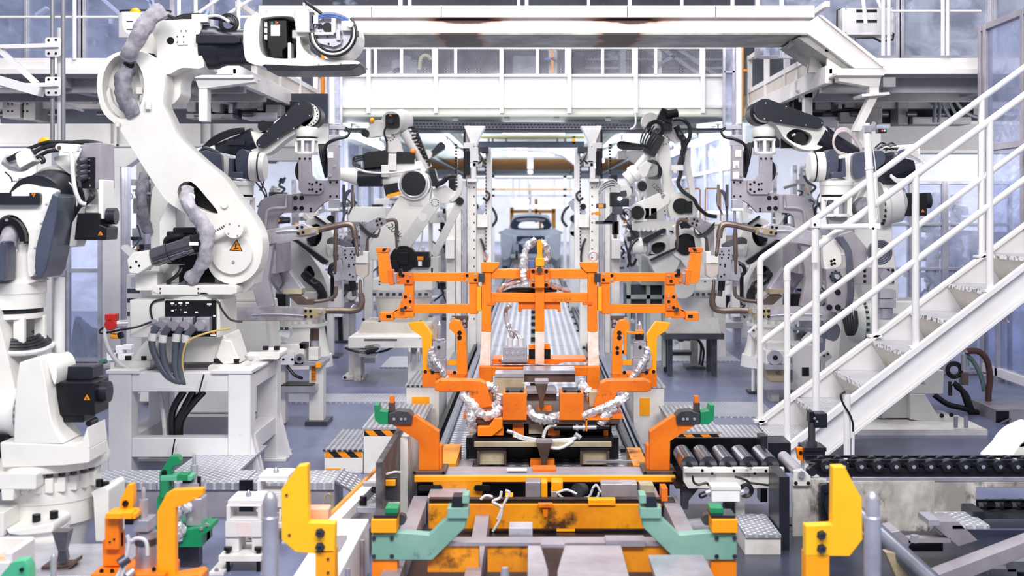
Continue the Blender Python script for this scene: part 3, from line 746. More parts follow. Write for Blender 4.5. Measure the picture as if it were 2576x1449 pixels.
# ================================================================ orange welding fixture on the line, d = 7.5
MX = 1357.0
def mir(pts, ax=MX): return [(2 * ax - x, y) for x, y in pts]
T = FX = thing('welding_fixture', 'large orange H-frame welding fixture with bolted side wings in the middle of the line', 'fixture', 7.5, 1357, 980)
for s in (-1, 1):
    f = (lambda p: p) if s < 0 else mir
    G().pp(f([(1213, 672), (1236, 672), (1236, 832), (1212, 832)]), -.05, .03).o('post', ORG, T, .004)
    G().pp(f([(1212, 832), (1236, 832), (1235, 918), (1207, 918)]), -.048, .028).o('faded_post_foot', ORP, T, .004)
    G().pp(f([(1210, 660), (1256, 660), (1256, 668), (1240, 684), (1213, 684)]), -.06, .05).o('post_cap', ORG, T, .004)
    G().pp(f([(1206, 918), (1238, 918), (1240, 1006), (1208, 1006)]), -.07, .08).o('post_shoe', ORD, T, .005)
    G().pk((f([(1222, 925)])[0][0], 905, -.02), (f([(1222, 925)])[0][0], 922, -.02), 9).pk((f([(1222, 925)])[0][0], 922, -.02), (f([(1222, 925)])[0][0], 928, -.02), 12).o('shoe_bolt', GRD, T)
    # wing
    G().pp(f([(1002, 686), (1210, 686), (1210, 707), (1002, 707)]), -.03, .03).o('wing_top_beam', ORG, T, .004)
    G().pp(f([(1018, 690), (1042, 690), (1042, 797), (1018, 797)]), -.034, .03).o('wing_outer_post', ORG, T, .004)
    G().pp(f([(1041, 765), (1190, 765), (1190, 787), (1041, 787)]), -.03, .03).o('wing_bottom_beam', ORG, T, .004)
    G().pp(f([(1181, 700), (1203, 700), (1203, 789), (1181, 789)]), -.036, .03).o('wing_inner_post', ORG, T, .004)
    G().pp(f([(1201, 720), (1211, 720), (1211, 781), (1201, 781)]), -.06, .05).o('wing_spacer', YEL, T, .003)
    G().pp(f([(1000, 684), (1040, 684), (1040, 714), (1000, 714)]), -.05, -.034).o('joint_plate', ORD, T, .002)
    G().pp(f([(1170, 684), (1205, 684), (1205, 710), (1170, 710)]), -.05, -.034).o('joint_plate', ORG, T, .002)
    G().pp(f([(1014, 738), (1040, 738), (1040, 780), (1014, 780)]), -.05, -.034).o('joint_plate', ORD, T, .002)
    G().pp(f([(1205, 686), (1220, 686), (1220, 708), (1205, 708)]), -.08, -.03).o('shim_block', GRD, T, .003)
    bolts(T, f([(1016, 692), (1028, 706), (1176, 692), (1197, 703), (1022, 745), (1034, 757), (1022, 772)]), 4.2, -.05)
    bolts(T, f([(1005, 706), (1034, 692), (1176, 704), (1197, 690), (1034, 745), (1034, 772)]), 3.2, -.05, GRL)
    G().pp(f([(1006, 676), (1014, 676), (1014, 692), (1006, 692)]), -.07, -.03).o('stop_block', BLK, T)
    # outer upper finger
    G().pp(f([(951, 634), (977, 634), (986, 690), (986, 712), (962, 712), (956, 700)]), -.04, .04).o('finger', ORG, T, .004)
    G().pp(f([(948, 623), (980, 623), (980, 634), (948, 634)]), -.045, .045).o('finger_tip', ORD, T, .004)
    G().pp(f([(966, 624), (976, 624), (970, 632), (963, 632)]), -.047, -.045).o('tip_pad', BLK, T)
    G().pp(f([(978, 678), (990, 678), (993, 716), (982, 716)]), -.05, .05).o('finger_bracket', ORD, T, .003)
    G().pp(f([(990, 686), (1002, 686), (1002, 712), (990, 712)]), -.03, .03).o('finger_block', GRY, T, .003)
    # outer lower toe
    G().pp(f([(1024, 770), (1024, 800), (990, 798), (964, 796), (964, 789), (990, 784), (1004, 772), (1010, 756), (1018, 756)]), -.03, .03).o('toe', ORG, T, .004)
    G().pp(f([(958, 784), (992, 784), (992, 805), (958, 805)]), -.05, .05).o('toe_block', ORG, T, .004)
    G().pp(f([(974, 790), (986, 790), (986, 798), (974, 798)]), -.052, -.05).o('toe_recess', BLK, T)
    G().pp(f([(1010, 772), (1018, 772), (1018, 782), (1010, 782)]), -.07, -.05).o('toe_latch', GRD, T)
    # pivot link between wing and clamp
    G().pp(f([(1136, 795), (1178, 795), (1178, 806), (1136, 806)]), -.02, .02).pp(f([(1164, 800), (1176, 800), (1176, 825), (1164, 825)]), -.03, .01).o('pivot_link', BRN, T, .003)
    bolts(T, f([(1169, 807), (1169, 819)]), 4.5, -.03, GRL)
    G().pc(f([(1140, 803)])[0][0], 803, 7, -.05, .03).o('pivot_roller', GRL, T)
G().pb(1236, 676, 1478, 700, -.045, .03).o('top_beam', ORG, T, .004)
G().pb(1236, 736, 1478, 759, -.045, .03).o('middle_beam', ORG, T, .004)
G().pb(1228, 920, 1486, 943, -.06, .04).o('base_beam', ORD, T, .005)
G().pp([(1238, 905), (1476, 905), (1476, 912), (1420, 912), (1400, 918), (1238, 918)], .02, .25).o('base_plate', ORD, T, .004)
G().pb(1346, 722, 1369, 832, -.055, .02).o('centre_post', ORG, T, .004)
G().pb(1346, 832, 1369, 914, -.053, .018).o('faded_post_foot', ORP, T, .004)
G().pp([(1304, 759), (1409, 759), (1411, 784), (1403, 784), (1403, 777), (1312, 777), (1312, 784), (1304, 784)], -.02, .02).o('sub_plate', ORD, T, .003)
G().pb(1333, 674, 1382, 722, -.075, -.045).o('centre_bracket', ORD, T, .004)
G().pb(1345, 690, 1369, 722, -.1, -.07).o('bracket_rib', ORG, T, .004)
bolts(T, [(1341, 681), (1374, 681), (1341, 715), (1374, 715)], 5, -.075)
bolts(T, [(1341, 703), (1374, 703)], 3.5, -.075, GRL)
text(T, '12/16 O.K', W(1413, 752, 7.5) + Vector((0, -.0475, 0)), .03, mat('pencil', 'b06a20', .6), -2)
G().pb(1226, 758, 1246, 766, -.056, .044).o('collar_plate', ORD, T); G().pb(1466, 758, 1488, 766, -.056, .044).o('collar_plate', ORD, T)
# centre clamp lever
G().pp([(1352, 640), (1350, 620), (1353, 602), (1361, 602), (1365, 615), (1364, 640), (1367, 655), (1365, 680), (1349, 680), (1346, 655)], -.09, -.05).o('clamp_lever', YEL, T, .005)
G().pb(1347, 648, 1369, 668, -.1, -.09).o('clamp_cover', YEL, T, .004)
G().pc(1357, 676, 7, -.13, -.09, n=8).o('clamp_nut', GRD, T)
G().pb(1328, 655, 1344, 680, -.02, .03).o('clamp_cylinder', BLU, T, .004)
G().pt([(1321, 712, -.1), (1317, 690, -.1), (1318, 650, -.08), (1328, 618, -.06), (1348, 604, -.04)], 9, 8, 8, jit=.5).os('foil_hose', FOIL, T)
G().pt([(1358, 606, 0), (1372, 618, 0), (1378, 640, 0), (1370, 662, 0)], 9, 8, 6, jit=.5).os('foil_hose', FOIL, T)
G().pt([(1252, 736, .05), (1268, 720, .02), (1300, 708, 0), (1330, 702, 0)], 7, 8, 6, jit=.5).os('foil_hose', FOIL, T)
G().pt([(1384, 716, 0), (1410, 726, .03), (1436, 736, .05)], 7, 8, 6, jit=.5).os('foil_hose', FOIL, T)
G().pt([(1262, 740, .06), (1290, 728, .04), (1330, 726, .0), (1350, 730, 0), (1390, 724, .04)], 4).pt([(1262, 744, .06), (1295, 734, .04), (1340, 732, .0), (1400, 732, .05)], 4).os('cable', CBL, T)
G().pt([(1283, 770, .1), (1271, 788, .1), (1275, 815, .08), (1284, 834, .05), (1290, 852, .02)], 6, 8, 6, jit=.5).pt([(1285, 832, .05), (1300, 840, .02), (1310, 855, 0)], 6, 8, 6, jit=.5).os('foil_hose', FOIL, T)
G().torus(G().P(1493, 644, .03), 11 * .0025, 3.2 * .0025).o('eye_bolt', GRL, T)
G().torus(G().P(1222, 644, .03), 11 * .0025, 3.2 * .0025, (1, .4, 0)).o('eye_bolt', GRL, T)
# valve block on the base plate
G().pb(1266, 872, 1326, 902, -.04, .06).o('valve_block', GRY, T, .004); G().pb(1262, 902, 1328, 909, -.06, .08).o('valve_base', GRL, T)
bolts(T, [(1276, 887), (1290, 887), (1304, 887), (1318, 887)], 4.2, -.04, GRL)
G().pk((1283, 872, 0), (1283, 850, 0), 7).pk((1310, 872, 0), (1310, 850, 0), 7).os('hose_fitting', CBW, T)
G().pb(1330, 868, 1346, 880, .02, .06).pb(1369, 866, 1384, 880, .02, .06).os('orange_stop', ORG, T, .003)
G().pb(1330, 880, 1346, 905, .04, .1).pb(1369, 880, 1385, 905, .04, .1).os('dark_stop', BLK, T)

# clamp stations hanging at the sides of the fixture
def station(side):
    f = (lambda p: p) if side == 'left' else mir
    X = lambda x: f([(x, 0)])[0][0]
    T = thing('clamp_station', 'amber clamp station with upright air cylinder and foil hose, %s of the fixture' % side, 'clamp', 7.35, X(1120), 970)
    G().pp(f([(1028, 812), (1065, 808), (1088, 840), (1085, 938), (1065, 938), (1062, 846), (1036, 828)]), -.03, .03).o('outer_arm', YEL, T, .004)
    G().pp(f([(1131, 812), (1143, 802), (1157, 806), (1172, 838), (1176, 938), (1151, 938), (1149, 842), (1131, 826)]), -.03, .03).o('inner_arm', ORG, T, .004)
    G().pp(f([(1064, 936), (1175, 936), (1175, 950), (1100, 950), (1100, 970), (1064, 970)]), -.06, .08).o('base_box', ORD, T, .004)
    bolts(T, f([(1157, 836), (1157, 848)]), 6, -.03)
    G().pla((X(1105), 808, .0), (X(1105), 852, .0), [(0, 2), (.18, 4.5), (.2, 6), (1, 6)]).o('piston_rod', GRL, T)
    G().pk((X(1105), 852, 0), (X(1105), 860, 0), 15).pb(min(X(1090), X(1121)), 858, max(X(1090), X(1121)), 900, -.035, .035).pb(min(X(1086), X(1123)), 900, max(X(1086), X(1123)), 934, -.04, .04).o('cylinder_body', GRL, T, .003)
    G().pc(X(1105), 872, 4, -.045, -.03).o('port', BLK, T)
    G().pt(f([(1086, 880)]) [0:1] and [(X(1086), 878, -.06), (X(1092), 896, -.07), (X(1104), 914, -.08), (X(1118), 936, -.08), (X(1130), 956, -.06)], 8, 8, 7, jit=.6).os('foil_hose', FOIL, T)
    G().pt([(X(1090), 870, -.05), (X(1082), 895, -.05), (X(1085), 925, -.05)], 6, 8, 6, jit=.6).os('foil_hose', FOIL, T)
    G().pp(f([(1125, 906), (1150, 906), (1150, 918), (1125, 918)]), 0, .02).o('rear_link', YEL, T)
    bolts(T, f([(1072, 932), (1145, 934), (1090, 934)]), 5, -.055)
    if side == 'right':
        G().pb(X(1116), 830, X(1096), 838, -.04, .03).pbar((X(1100), 838, -.03), (X(1142), 834, -.03), 6, .03).pbar((X(1142), 834, -.03), (X(1142), 890, -.03), 7, .03).o('rocker_arm', ORG, T, .003)
        G().pk((X(1106), 838, -.02), (X(1106), 852, -.02), 11).o('bumper', BLK, T)
        bolts(T, f([(1162, 874), (1162, 886), (1146, 884)]), 5, -.03)
station('left'); station('right')

# ---------------------------------------------------------------- shuttle that carries the fixture
T = SH = thing('shuttle_carriage', 'low dark shuttle carriage with orange boxes, hoses and beige blocks under the fixture', 'carriage', 6.9, 1364, 1190)
for s in (0, 1):
    f = (lambda p: mir(p, 1366)) if s else (lambda p: p)
    G().pp(f([(1095, 960), (1110, 953), (1208, 955), (1222, 962), (1240, 1020), (1200, 1026), (1178, 982), (1110, 984), (1095, 980)]), -.04, .06).o('outrigger_arm', ORD, T, .006)
    G().pp(f([(1266, 981), (1325, 981), (1325, 1048), (1266, 1048)]), -.12, .06).o('orange_box', ORD, T, .003)
    G().pp(f([(1272, 977), (1318, 977), (1318, 981), (1272, 981)]), -.1, .04).o('box_lid', GRD, T)
    bolts(T, f([(1278, 978), (1312, 978)]), 4, -.1)
    G().pp(f([(1206, 1122), (1270, 1122), (1272, 1160), (1206, 1160)]), -.1, .1).o('beige_block', BGE, T, .005)
    G().pp(f([(1203, 1116), (1275, 1116), (1275, 1123), (1203, 1123)]), -.12, .12).o('block_cap', GRD, T)
    G().pp(f([(1203, 1123), (1209, 1123), (1209, 1156), (1203, 1156)]), -.14, .1).pp(f([(1269, 1123), (1275, 1123), (1275, 1156), (1269, 1156)]), -.14, .1).o('block_strap', BRN, T)
    G().pp(f([(1168, 1036), (1248, 1036), (1248, 1046), (1168, 1046)]), -.1, .1).o('orange_ledge', ORD, T, .003)
G().pb(1180, 1047, 1556, 1058, -.1, .75).o('upper_plate', BRN, T)
G().box(-.3, .42, 7.2, 7.6, .15, .385).o('chassis', BLK, T)
G().pb(1196, 1098, 1534, 1111, -.16, .22).o('beige_cross_bar', BGE, T, .003)
G().pb(1190, 1090, 1540, 1099, -.14, .2).o('dark_deck', BLK, T)
G().pb(1170, 1111, 1560, 1178, .12, .2).o('dark_back', BLK, T)
G().pb(1195, 1058, 1540, 1092, .05, .2).o('dark_core', BLK, T)
G().pp([(1204, 1062), (1232, 1062), (1246, 1042), (1266, 1042), (1266, 1066), (1240, 1086), (1204, 1086)], -.14, -.02).o('orange_hook', ORG, T, .005)
G().pb(1238, 1066, 1268, 1086, -.12, .0).o('orange_stub', ORD, T, .003)
for x0, x1 in ((1290, 1318), (1378, 1408), (1517, 1528)): G().pb(x0, 1052, x1, 1090, -.06, .02).o('orange_rib', ORD, T)
G().pb(1330, 1056, 1367, 1088, -.05, .02).o('cream_valve', BGE, T, .004)
G().pk((1392, 1068, -.1), (1440, 1068, -.1), 7).pk((1498, 1066, -.1), (1530, 1066, -.1), 8).os('black_coupling', BLK, T)
G().pk((1440, 1068, -.1), (1498, 1067, -.1), 6).pk((1447, 1068, -.1), (1453, 1068, -.1), 9).pk((1464, 1068, -.1), (1470, 1068, -.1), 10).o('steel_coupling', GRL, T)
G().pb(1471, 1044, 1475, 1074, -.13, -.08).pb(1471, 1042, 1530, 1047, -.13, -.08).o('orange_clip', ORG, T)
for a in (0, 5, 10):
    G().pt([(1292, 1076 + a, -.13), (1320, 1088 + a * .6, -.14), (1370, 1094 + a * .5, -.15), (1430, 1092 + a * .5, -.15), (1450, 1086, -.14)], 3.2, 8, 6).os('white_hose', CBW, T)
G().pt([(1366, 1090, -.13), (1372, 1072, -.12), (1384, 1062, -.11), (1398, 1064, -.1)], 4.5).pt([(1384, 1112, -.17), (1410, 1112, -.17), (1440, 1096, -.16)], 4).os('white_hose', CBW, T)
G().pk((1276, 1074, -.12), (1290, 1078, -.12), 5).pk((1444, 1080, -.14), (1458, 1090, -.14), 6).o('hose_end', GRL, T)
for pts in ([(1165, 990, -.05), (1185, 1008, -.08), (1210, 1034, -.1), (1238, 1036, -.1), (1262, 1024, -.06)], [(1190, 1020, -.1), (1188, 1050, -.12), (1194, 1078, -.1)], [(1325, 1024, -.06), (1350, 1042, -.12), (1380, 1046, -.12), (1406, 1040, -.08)], [(1464, 1040, -.1), (1510, 1022, -.1), (1545, 1010, -.08), (1576, 992, -.04)], [(1540, 1014, -.08), (1520, 1040, -.1), (1508, 1060, -.1)], [(1262, 990, -.02), (1258, 1012, -.02), (1242, 1024, -.02)], [(1216, 980, .05), (1232, 976, .05), (1246, 988, .05)], [(1455, 968, .05), (1476, 984, .05), (1482, 1000, .05)]):
    G().pt(pts, 12, 9, 8, jit=.5).os('foil_hose', FOIL, T)
G().pb(1243, 955, 1318, 1008, .16, .3).o('cream_housing', BGE, T, .005); G().pb(1243, 949, 1318, 957, .15, .32).o('housing_lid', GRL, T)
G().pb(1482, 985, 1510, 1024, .0, .1).o('cream_box', BGE, T, .004)
G().pb(1326, 990, 1400, 1012, .05, .2).o('brown_box', BRN, T, .004); G().pp([(1322, 984), (1398, 984), (1402, 992), (1322, 992)], .02, .22).o('box_plate', GRL, T)
G().pb(1310, 952, 1450, 975, .22, .4).o('brown_beam', BRN, T, .004); G().pb(1316, 944, 1450, 953, .2, .42).o('beam_plate', GRL, T)
G().pb(1352, 1020, 1388, 1032, -.04, .05).o('wedge_base', ORD, T, .003)
def wedge(T, x, y0, y1, w0, w1, d0=-.05, m=None):
    G().pp([(x - w0, y0), (x + w0, y0), (x + w0 * .75, y0 + (y1 - y0) * .25), (x + w1, y0 + (y1 - y0) * .62), (x + w1, y1), (x - w1, y1), (x - w1, y0 + (y1 - y0) * .62), (x - w0 * .75, y0 + (y1 - y0) * .25)], d0, d0 + .06).o('wedge', m or BRN, T, .003)
    G().pb(x - w0 - 1, y0 - 8, x + w0 + 1, y0, d0 + .0, d0 + .1).o('wedge_top', GRY, T, .002)
wedge(T, 1362, 960, 1020, 16, 6, -.09)
wedge(T, 1368, 1098, 1168, 19, 7, -.2)
G().pb(1334, 1143, 1394, 1178, -.16, -.1).o('orange_stand', ORD, T, .003)
G(6.35).pb(1340, 1174, 1398, 1193, -.06, .04).o('orange_stand', ORD, T, .003)
# carriage cross member with orange edge, and its long rails
g = G(6.2)
G(6.2).pb(1042, 1198, 1700, 1213, 0, .03).o('amber_edge', YEL, T, .003)
G().box(xpx(1046, 6.2), xpx(1700, 6.2), 6.22, 6.42, zpx(1200, 6.2), zpx(1197, 6.2)).o('cross_plate', GRY, T, .003)
G(6.2).pb(1274, 1188, 1325, 1191, .06, .1).o('worn_patch', LBL, T)
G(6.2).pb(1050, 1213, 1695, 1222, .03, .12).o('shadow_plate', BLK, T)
G(6.15).pb(1087, 1216, 1212, 1258, .05, .12).o('slotted_plate', YOC, T, .004)
for x0, x1 in ((1046, 1090), (1188, 1212)):
    G(6.12).pl((x0 + 10, 1234), 7, (x1 + 14, 1234), 7, .05, .07).o('slot', BLK, T)
for x0, x1, y0, y1, m in ((1322, 1360, 1214, 1252, GRL), (1362, 1377, 1214, 1262, YEL), (1387, 1416, 1213, 1236, YEL), (1386, 1402, 1236, 1256, GRL), (1512, 1604, 1218, 1250, GRL), (1610, 1645, 1220, 1262, BGE), (1664, 1680, 1228, 1262, ORD), (1270, 1290, 1250, 1266, YEL), (1596, 1700, 1262, 1274, GRD)):
    G(6.0).pb(x0, y0, x1, y1, .0, .1).o('hardware_block', m, T, .003)
G(5.95).pk((1452, 1234, 0), (1470, 1236, .05), 18, 14).o('round_connector', GRD, T)
for pts in ([(1404, 1240), (1420, 1252), (1450, 1254), (1480, 1248), (1490, 1228)], [(1400, 1238), (1425, 1230), (1450, 1240)], [(1490, 1226), (1500, 1218), (1510, 1236)], [(1470, 1250), (1500, 1250), (1506, 1236)]):
    G(5.95).pt([(x, y, -.02) for x, y in pts], 3).os('cable', CBW, T)
for pts in ([(1262, 1230), (1258, 1246), (1240, 1256), (1262, 1270), (1258, 1300), (1240, 1330)], [(1272, 1228), (1282, 1234), (1268, 1262), (1252, 1300)], [(1240, 1244), (1224, 1240), (1210, 1250)]):
    G(5.8).pt([(x, y, -.05) for x, y in pts], 3.4).os('cable', CBW, T)
G(5.75).pb(1078, 1270, 1664, 1330, 0, .06).o('ochre_beam', YOC, T, .004)
G(5.75).pb(1480, 1257, 1548, 1270, -.01, .05).pb(1400, 1330, 1446, 1337, 0, .05).os('beam_lip', YEL, T)
G(5.75).pb(1354, 1264, 1390, 1272, -.04, 0).pp([(1364, 1272), (1380, 1272), (1376, 1298), (1368, 1298)], -.03, 0).o('beam_bracket', ORD, T, .002)
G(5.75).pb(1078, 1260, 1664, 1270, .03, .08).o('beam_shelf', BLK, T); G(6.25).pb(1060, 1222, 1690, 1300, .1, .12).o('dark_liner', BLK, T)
G().box(-.55, .62, 4.9, 5.9, .0, .05).o('dark_pan', BLK, T)
for x0, x1, ya, yb, z in ((-.615, -.535, 4.7, 6.15, .13), (-.275, -.208, 4.5, 5.9, .135), (.66, .74, 4.9, 6.15, .13)):
    G().box(x0, x1, ya, yb, .02, z).o('long_beam', GRY, T, .003)
for x0, x1 in ((-.53, -.34), (.56, .64)):
    G().box(x0, x1, 6.0, 6.9, .02, .16).o('side_rail', GRY, T, .004)
G().box(-.52, -.42, 6.5, 7.05, .1, .22).o('ochre_side', YOC, T); G().box(.55, .63, 6.5, 7.0, .1, .21).o('ochre_side', YOC, T)
G().box(-.46, -.28, 6.55, 6.85, .1, .115).o('tread_patch', TRD, T); G().box(.36, .56, 6.5, 6.85, .1, .115).o('tread_patch', TRD, T)
for z in (.14, .2): G().box(.3, .58, 6.62, 6.64, z, z + .012).o('rod', GRL, T)
# near end: ochre panels, grey lid plates
G(4.9).pb(1075, 1372, 1205, 1440, .0, .04).o('ochre_panel', YOC, T, .003); G(4.9).pb(1226, 1372, 1330, 1440, .0, .04).o('ochre_panel', YOC, T, .003); G(4.9).pb(1560, 1372, 1680, 1440, .0, .04).o('ochre_panel', YOC, T, .003)
G(4.9).pb(1086, 1364, 1680, 1372, -.01, .08).o('panel_cap', GRY, T)
G().box(-.02, .36, 4.3, 4.86, .2, .236).o('lid_plate', GRL, T, .003)
G().box(.46, .68, 4.3, 4.75, .2, .23).o('lid_plate', GRL, T, .003)
G().box(.3, .46, 4.88, 4.96, .225, .25).o('end_plate', GRY, T); G().box(-.1, .0, 5.0, 5.1, .2, .27).o('end_block', GRL, T, .003)
CUR.d = 4.25; wedge(T, 1390, 1366, 1460, 29, 12, -.06); CUR.d = 6.9
G(4.5).pk((1270, 1449, 0), (1270, 1428, 0), 12, 9).o('dome_nut', GRL, T)

# big orange brackets with dark heads on the carriage cross member
def bracket(side):
    ax = 1369
    f = (lambda p: p) if side == 'left' else (lambda p: mir(p, ax))
    T = thing('locating_bracket', 'tall orange locating bracket with a green and black jaw on the %s of the carriage' % side, 'bracket', 6.3, f([(1080, 0)])[0][0], 1196)
    G().pp(f([(1038, 1047), (1046, 1044), (1105, 1084), (1105, 1180), (1055, 1180), (1054, 1106), (990, 1066), (992, 1052)]), -.035, .035).o('arm', ORD, T, .004)
    G().pp(f([(1041, 1178), (1124, 1178), (1124, 1186), (1041, 1186)]), -.07, .12).o('base_plate', BRN, T, .003)
    G().pp(f([(1104, 1120), (1112, 1120), (1112, 1180), (1104, 1180)]), -.02, .08).o('rib', ORD, T)
    G().pp(f([(980, 1036), (1000, 1030), (1030, 1032), (1040, 1042), (1038, 1064), (980, 1064)]), -.05, .05).o('head_block', GRD, T, .004)
    bolts(T, f([(994, 1050), (1012, 1050), (1022, 1050)]), 4, -.05, GRL)
    G().pp(f([(944, 1015), (955, 1015), (958, 1030), (979, 1032), (979, 1064), (958, 1064), (945, 1052)]), -.045, .045).o('green_jaw', GRE, T, .003)
    G().pp(f([(981, 996), (992, 996), (992, 1012), (981, 1012)]), -.02, .02).o('stop_tip', ORD, T); G().pp(f([(979, 1012), (993, 1012), (993, 1032), (979, 1032)]), -.025, .025).o('stop_pin', BRN, T)
    bolts(T, f([(1046, 1182), (1118, 1182)]), 5, -.065)
bracket('left'); bracket('right')

# ---------------------------------------------------------------- teal outriggers in the foreground
def teal(side):
    ax = 1394
    f = (lambda p: p) if side == 'left' else (lambda p: mir(p, ax))
    T = thing('outrigger_bracket', 'pale teal cranked bracket bolted to an orange post at the near %s of the line' % side, 'bracket', 4.9, f([(970, 0)])[0][0], 1500)
    G().pp(f([(937, 1339), (1007, 1335), (1081, 1341), (1128, 1296), (1128, 1290), (1178, 1290), (1172, 1322), (1089, 1404), (937, 1404)]), -.03, .03).o('arm', TEA, T, .004)
    G().pp(f([(1127, 1272), (1180, 1272), (1180, 1297), (1127, 1297)]), -.045, .045).o('arm_block', TEA, T, .003)
    G().pp(f([(1140, 1244), (1166, 1244), (1166, 1272), (1136, 1272)]), -.03, .04).o('arm_pad', BLK2, T, .003)
    G().pp(f([(1164, 1240), (1181, 1240), (1181, 1262), (1164, 1262)]), -.035, .05).o('arm_tip', TEA, T, .003)
    bolts(T, f([(943, 1349), (988, 1349), (943, 1394), (988, 1394)]), 6, -.03, GRD)
    G().pp(f([(937, 1404), (1001, 1404), (1001, 1520), (937, 1520)]), -.02, .06).o('post', ORG, T, .003)
    G().pp(f([(937, 1300), (1001, 1300), (1001, 1333), (937, 1333)]), -.05, .09).o('post_block', YEL, T, .004)
    G().pp(f([(941, 1292), (1001, 1292), (1001, 1300), (941, 1300)]), -.03, .08).o('block_pad', BLK2, T)
    G().pp(f([(968, 1278), (1001, 1278), (1001, 1292), (968, 1292)]), .0, .09).o('green_pad', GRE, T, .003)
    G().pp(f([(940, 1333), (1000, 1333), (1000, 1340), (940, 1340)]), -.02, .06).o('neck', BLK2, T)
    G().pc(f([(1004, 0)])[0][0], 1316, 14, .05, .09).o('roller', GRD, T)
teal('left'); teal('right')
# amber jaw posts very near the lens
T = thing('jaw_post', 'tall blurred yellow jaw post with two dark bolts in the left foreground', 'post', 4.2, 820, 1500)
G().pp([(751, 1170), (776, 1167), (779, 1311), (846, 1313), (844, 1387), (793, 1389), (746, 1385), (711, 1354), (710, 1229)], -.02, .03).o('jaw', YLB, T, .003)
G().pp([(795, 1380), (845, 1380), (845, 1520), (797, 1520)], -.02, .05).o('post', YEL, T, .003)
bolts(T, [(808, 1337), (808, 1372)], 13, -.02, GRD); bolts(T, [(724, 1242), (731, 1342), (828, 1402), (828, 1436)], 5, -.018, BRN)
G().pb(700, 1290, 820, 1318, .05, .12).o('cross_arm', mat('salmon_paint', 'f0b49a', .45), T, .006)
T = thing('jaw_post', 'tall blurred yellow jaw post with two dark bolts in the right foreground', 'post', 4.2, 2054, 1500)
G().pp([(2092, 1172), (2122, 1171), (2143, 1214), (2164, 1248), (2166, 1354), (2134, 1395), (2024, 1394), (2024, 1320), (2090, 1317)], -.02, .03).o('jaw', YLB, T, .003)
G().pp([(2024, 1390), (2083, 1390), (2083, 1520), (2024, 1520)], -.02, .05).o('post', YEL, T, .003)
bolts(T, [(2063, 1342), (2063, 1376)], 13, -.02, GRD)
for x, lab in ((680, 'left'), (2195, 'right')):
    G(3.9).pla((x, 1600, 0), (x, 1236, 0), [(0, 21), (.82, 21), (.83, 18), (.94, 18), (.98, 13), (1, 5)]).top('locating_pin', GRL, 'blurred steel locating pin standing at the near %s beside a yellow jaw post' % lab, 'pin')
# ================================================================ tall white robot on its stand, left, d = 7.25
T = thing('robot_stand', 'white welded square-tube stand carrying the tall left robot', 'stand', 6.9, 450, 1226)
def lx(px, d=6.9): return (px - CX) / FPX * d
X0, X1, X2, X3 = lx(272), lx(330), lx(573), lx(630)
YF, YB, LW = 6.9, 7.62, .125
for xa, xb in ((X0, X1), (X2, X3)):
    for ya in (YF, YB):
        G().box(xa, xb, ya, ya + LW, .02, zpx(940, 6.9)).o('leg', WH3, T, .006)
        G().box(xa - .06, xb + .06, ya - .02, ya + LW + .05, 0, .02).o('foot_plate', WHD, T, .003)
        s = -1 if xa < -2 else 1
        xo = xa if s < 0 else xb
        for yy in (ya + .01, ya + .09):
            G().prism([(xo, yy, .02), (xo + s * .075, yy, .02), (xo + s * .06, yy, .06), (xo, yy, .3)], (0, .02, 0)).o('gusset', WH3, T)
    for z0, z1 in ((zpx(985, 6.9), zpx(938, 6.9)), (zpx(1150, 6.9), zpx(1103, 6.9))):
        G().box(xa + .01, xb - .01, YF + LW, YB, z0, z1).o('side_rail', WH3, T, .004)
for y in (YF + .01, YB + .01):
    for z0, z1 in ((zpx(986, 6.9), zpx(938, 6.9)), (zpx(1151, 6.9), zpx(1103, 6.9))):
        G().box(X1, X2, y, y + .1, z0, z1).o('cross_rail', WH3, T, .004)
G().box(X0 - .01, lx(352), YF - .01, YF + .3, zpx(940, 6.9), zpx(931, 6.9)).o('corner_plate', WH3, T, .003)
G().box(lx(532), X3 + .01, YF - .01, YF + .2, zpx(940, 6.9), zpx(931, 6.9)).o('corner_plate', WH3, T, .003)
G().box(lx(540), X3 + .01, YB - .1, YB + LW, zpx(940, 6.9), zpx(928, 6.9)).o('corner_plate', WH3, T, .003)
G().box(X0, X3, YF + .08, YB + LW, zpx(941, 6.9) - .01, zpx(941, 6.9)).o('top_plate', GRY, T)
G().box(lx(272) + .18, lx(480), YB + .3, YB + .34, .12, .26).o('rear_board', GRY, T)

T = RA = thing('welding_robot', 'tall white six-axis robot with a beacon, its forearm reaching right over the line', 'robot', 7.25, 500, 918)
# --- base
G().pp([(394, 838), (578, 838), (592, 880), (600, 905), (372, 905), (380, 870)], -.12, .25).o('base', WH, T, .01)
for x0, x1, y in ((322, 404, 898), (546, 632, 907), (636, 690, 893)):
    G().pp(rrect(x0, y, x1, y + 19, 7), -.2 if x0 < 600 else .15, .0 if x0 < 600 else .4).o('base_foot', WH, T, .006)
for pts, dy in (([(345, 897), (385, 897), (563, 904), (612, 904)], -.16), ([(650, 890), (678, 890)], .2)):
    for x, y in pts: G().pk((x, y, dy), (x, y - 10, dy), 8, n=6).o('anchor_bolt', BLK, T)
G().pp([(395, 842), (428, 842), (405, 898), (350, 900), (372, 868)], -.17, -.02).o('base_rib', WH, T, .008)
G().pp([(575, 846), (600, 850), (622, 904), (580, 908), (560, 890)], -.17, -.02).o('base_rib', WH, T, .008)
G().pb(354, 748, 575, 840, -.2, .2).o('cable_housing', WH, T, .006)
bp = G().pb(442, 749, 567, 838, -.215, -.2).o('connector_panel', BLK, T, .003)
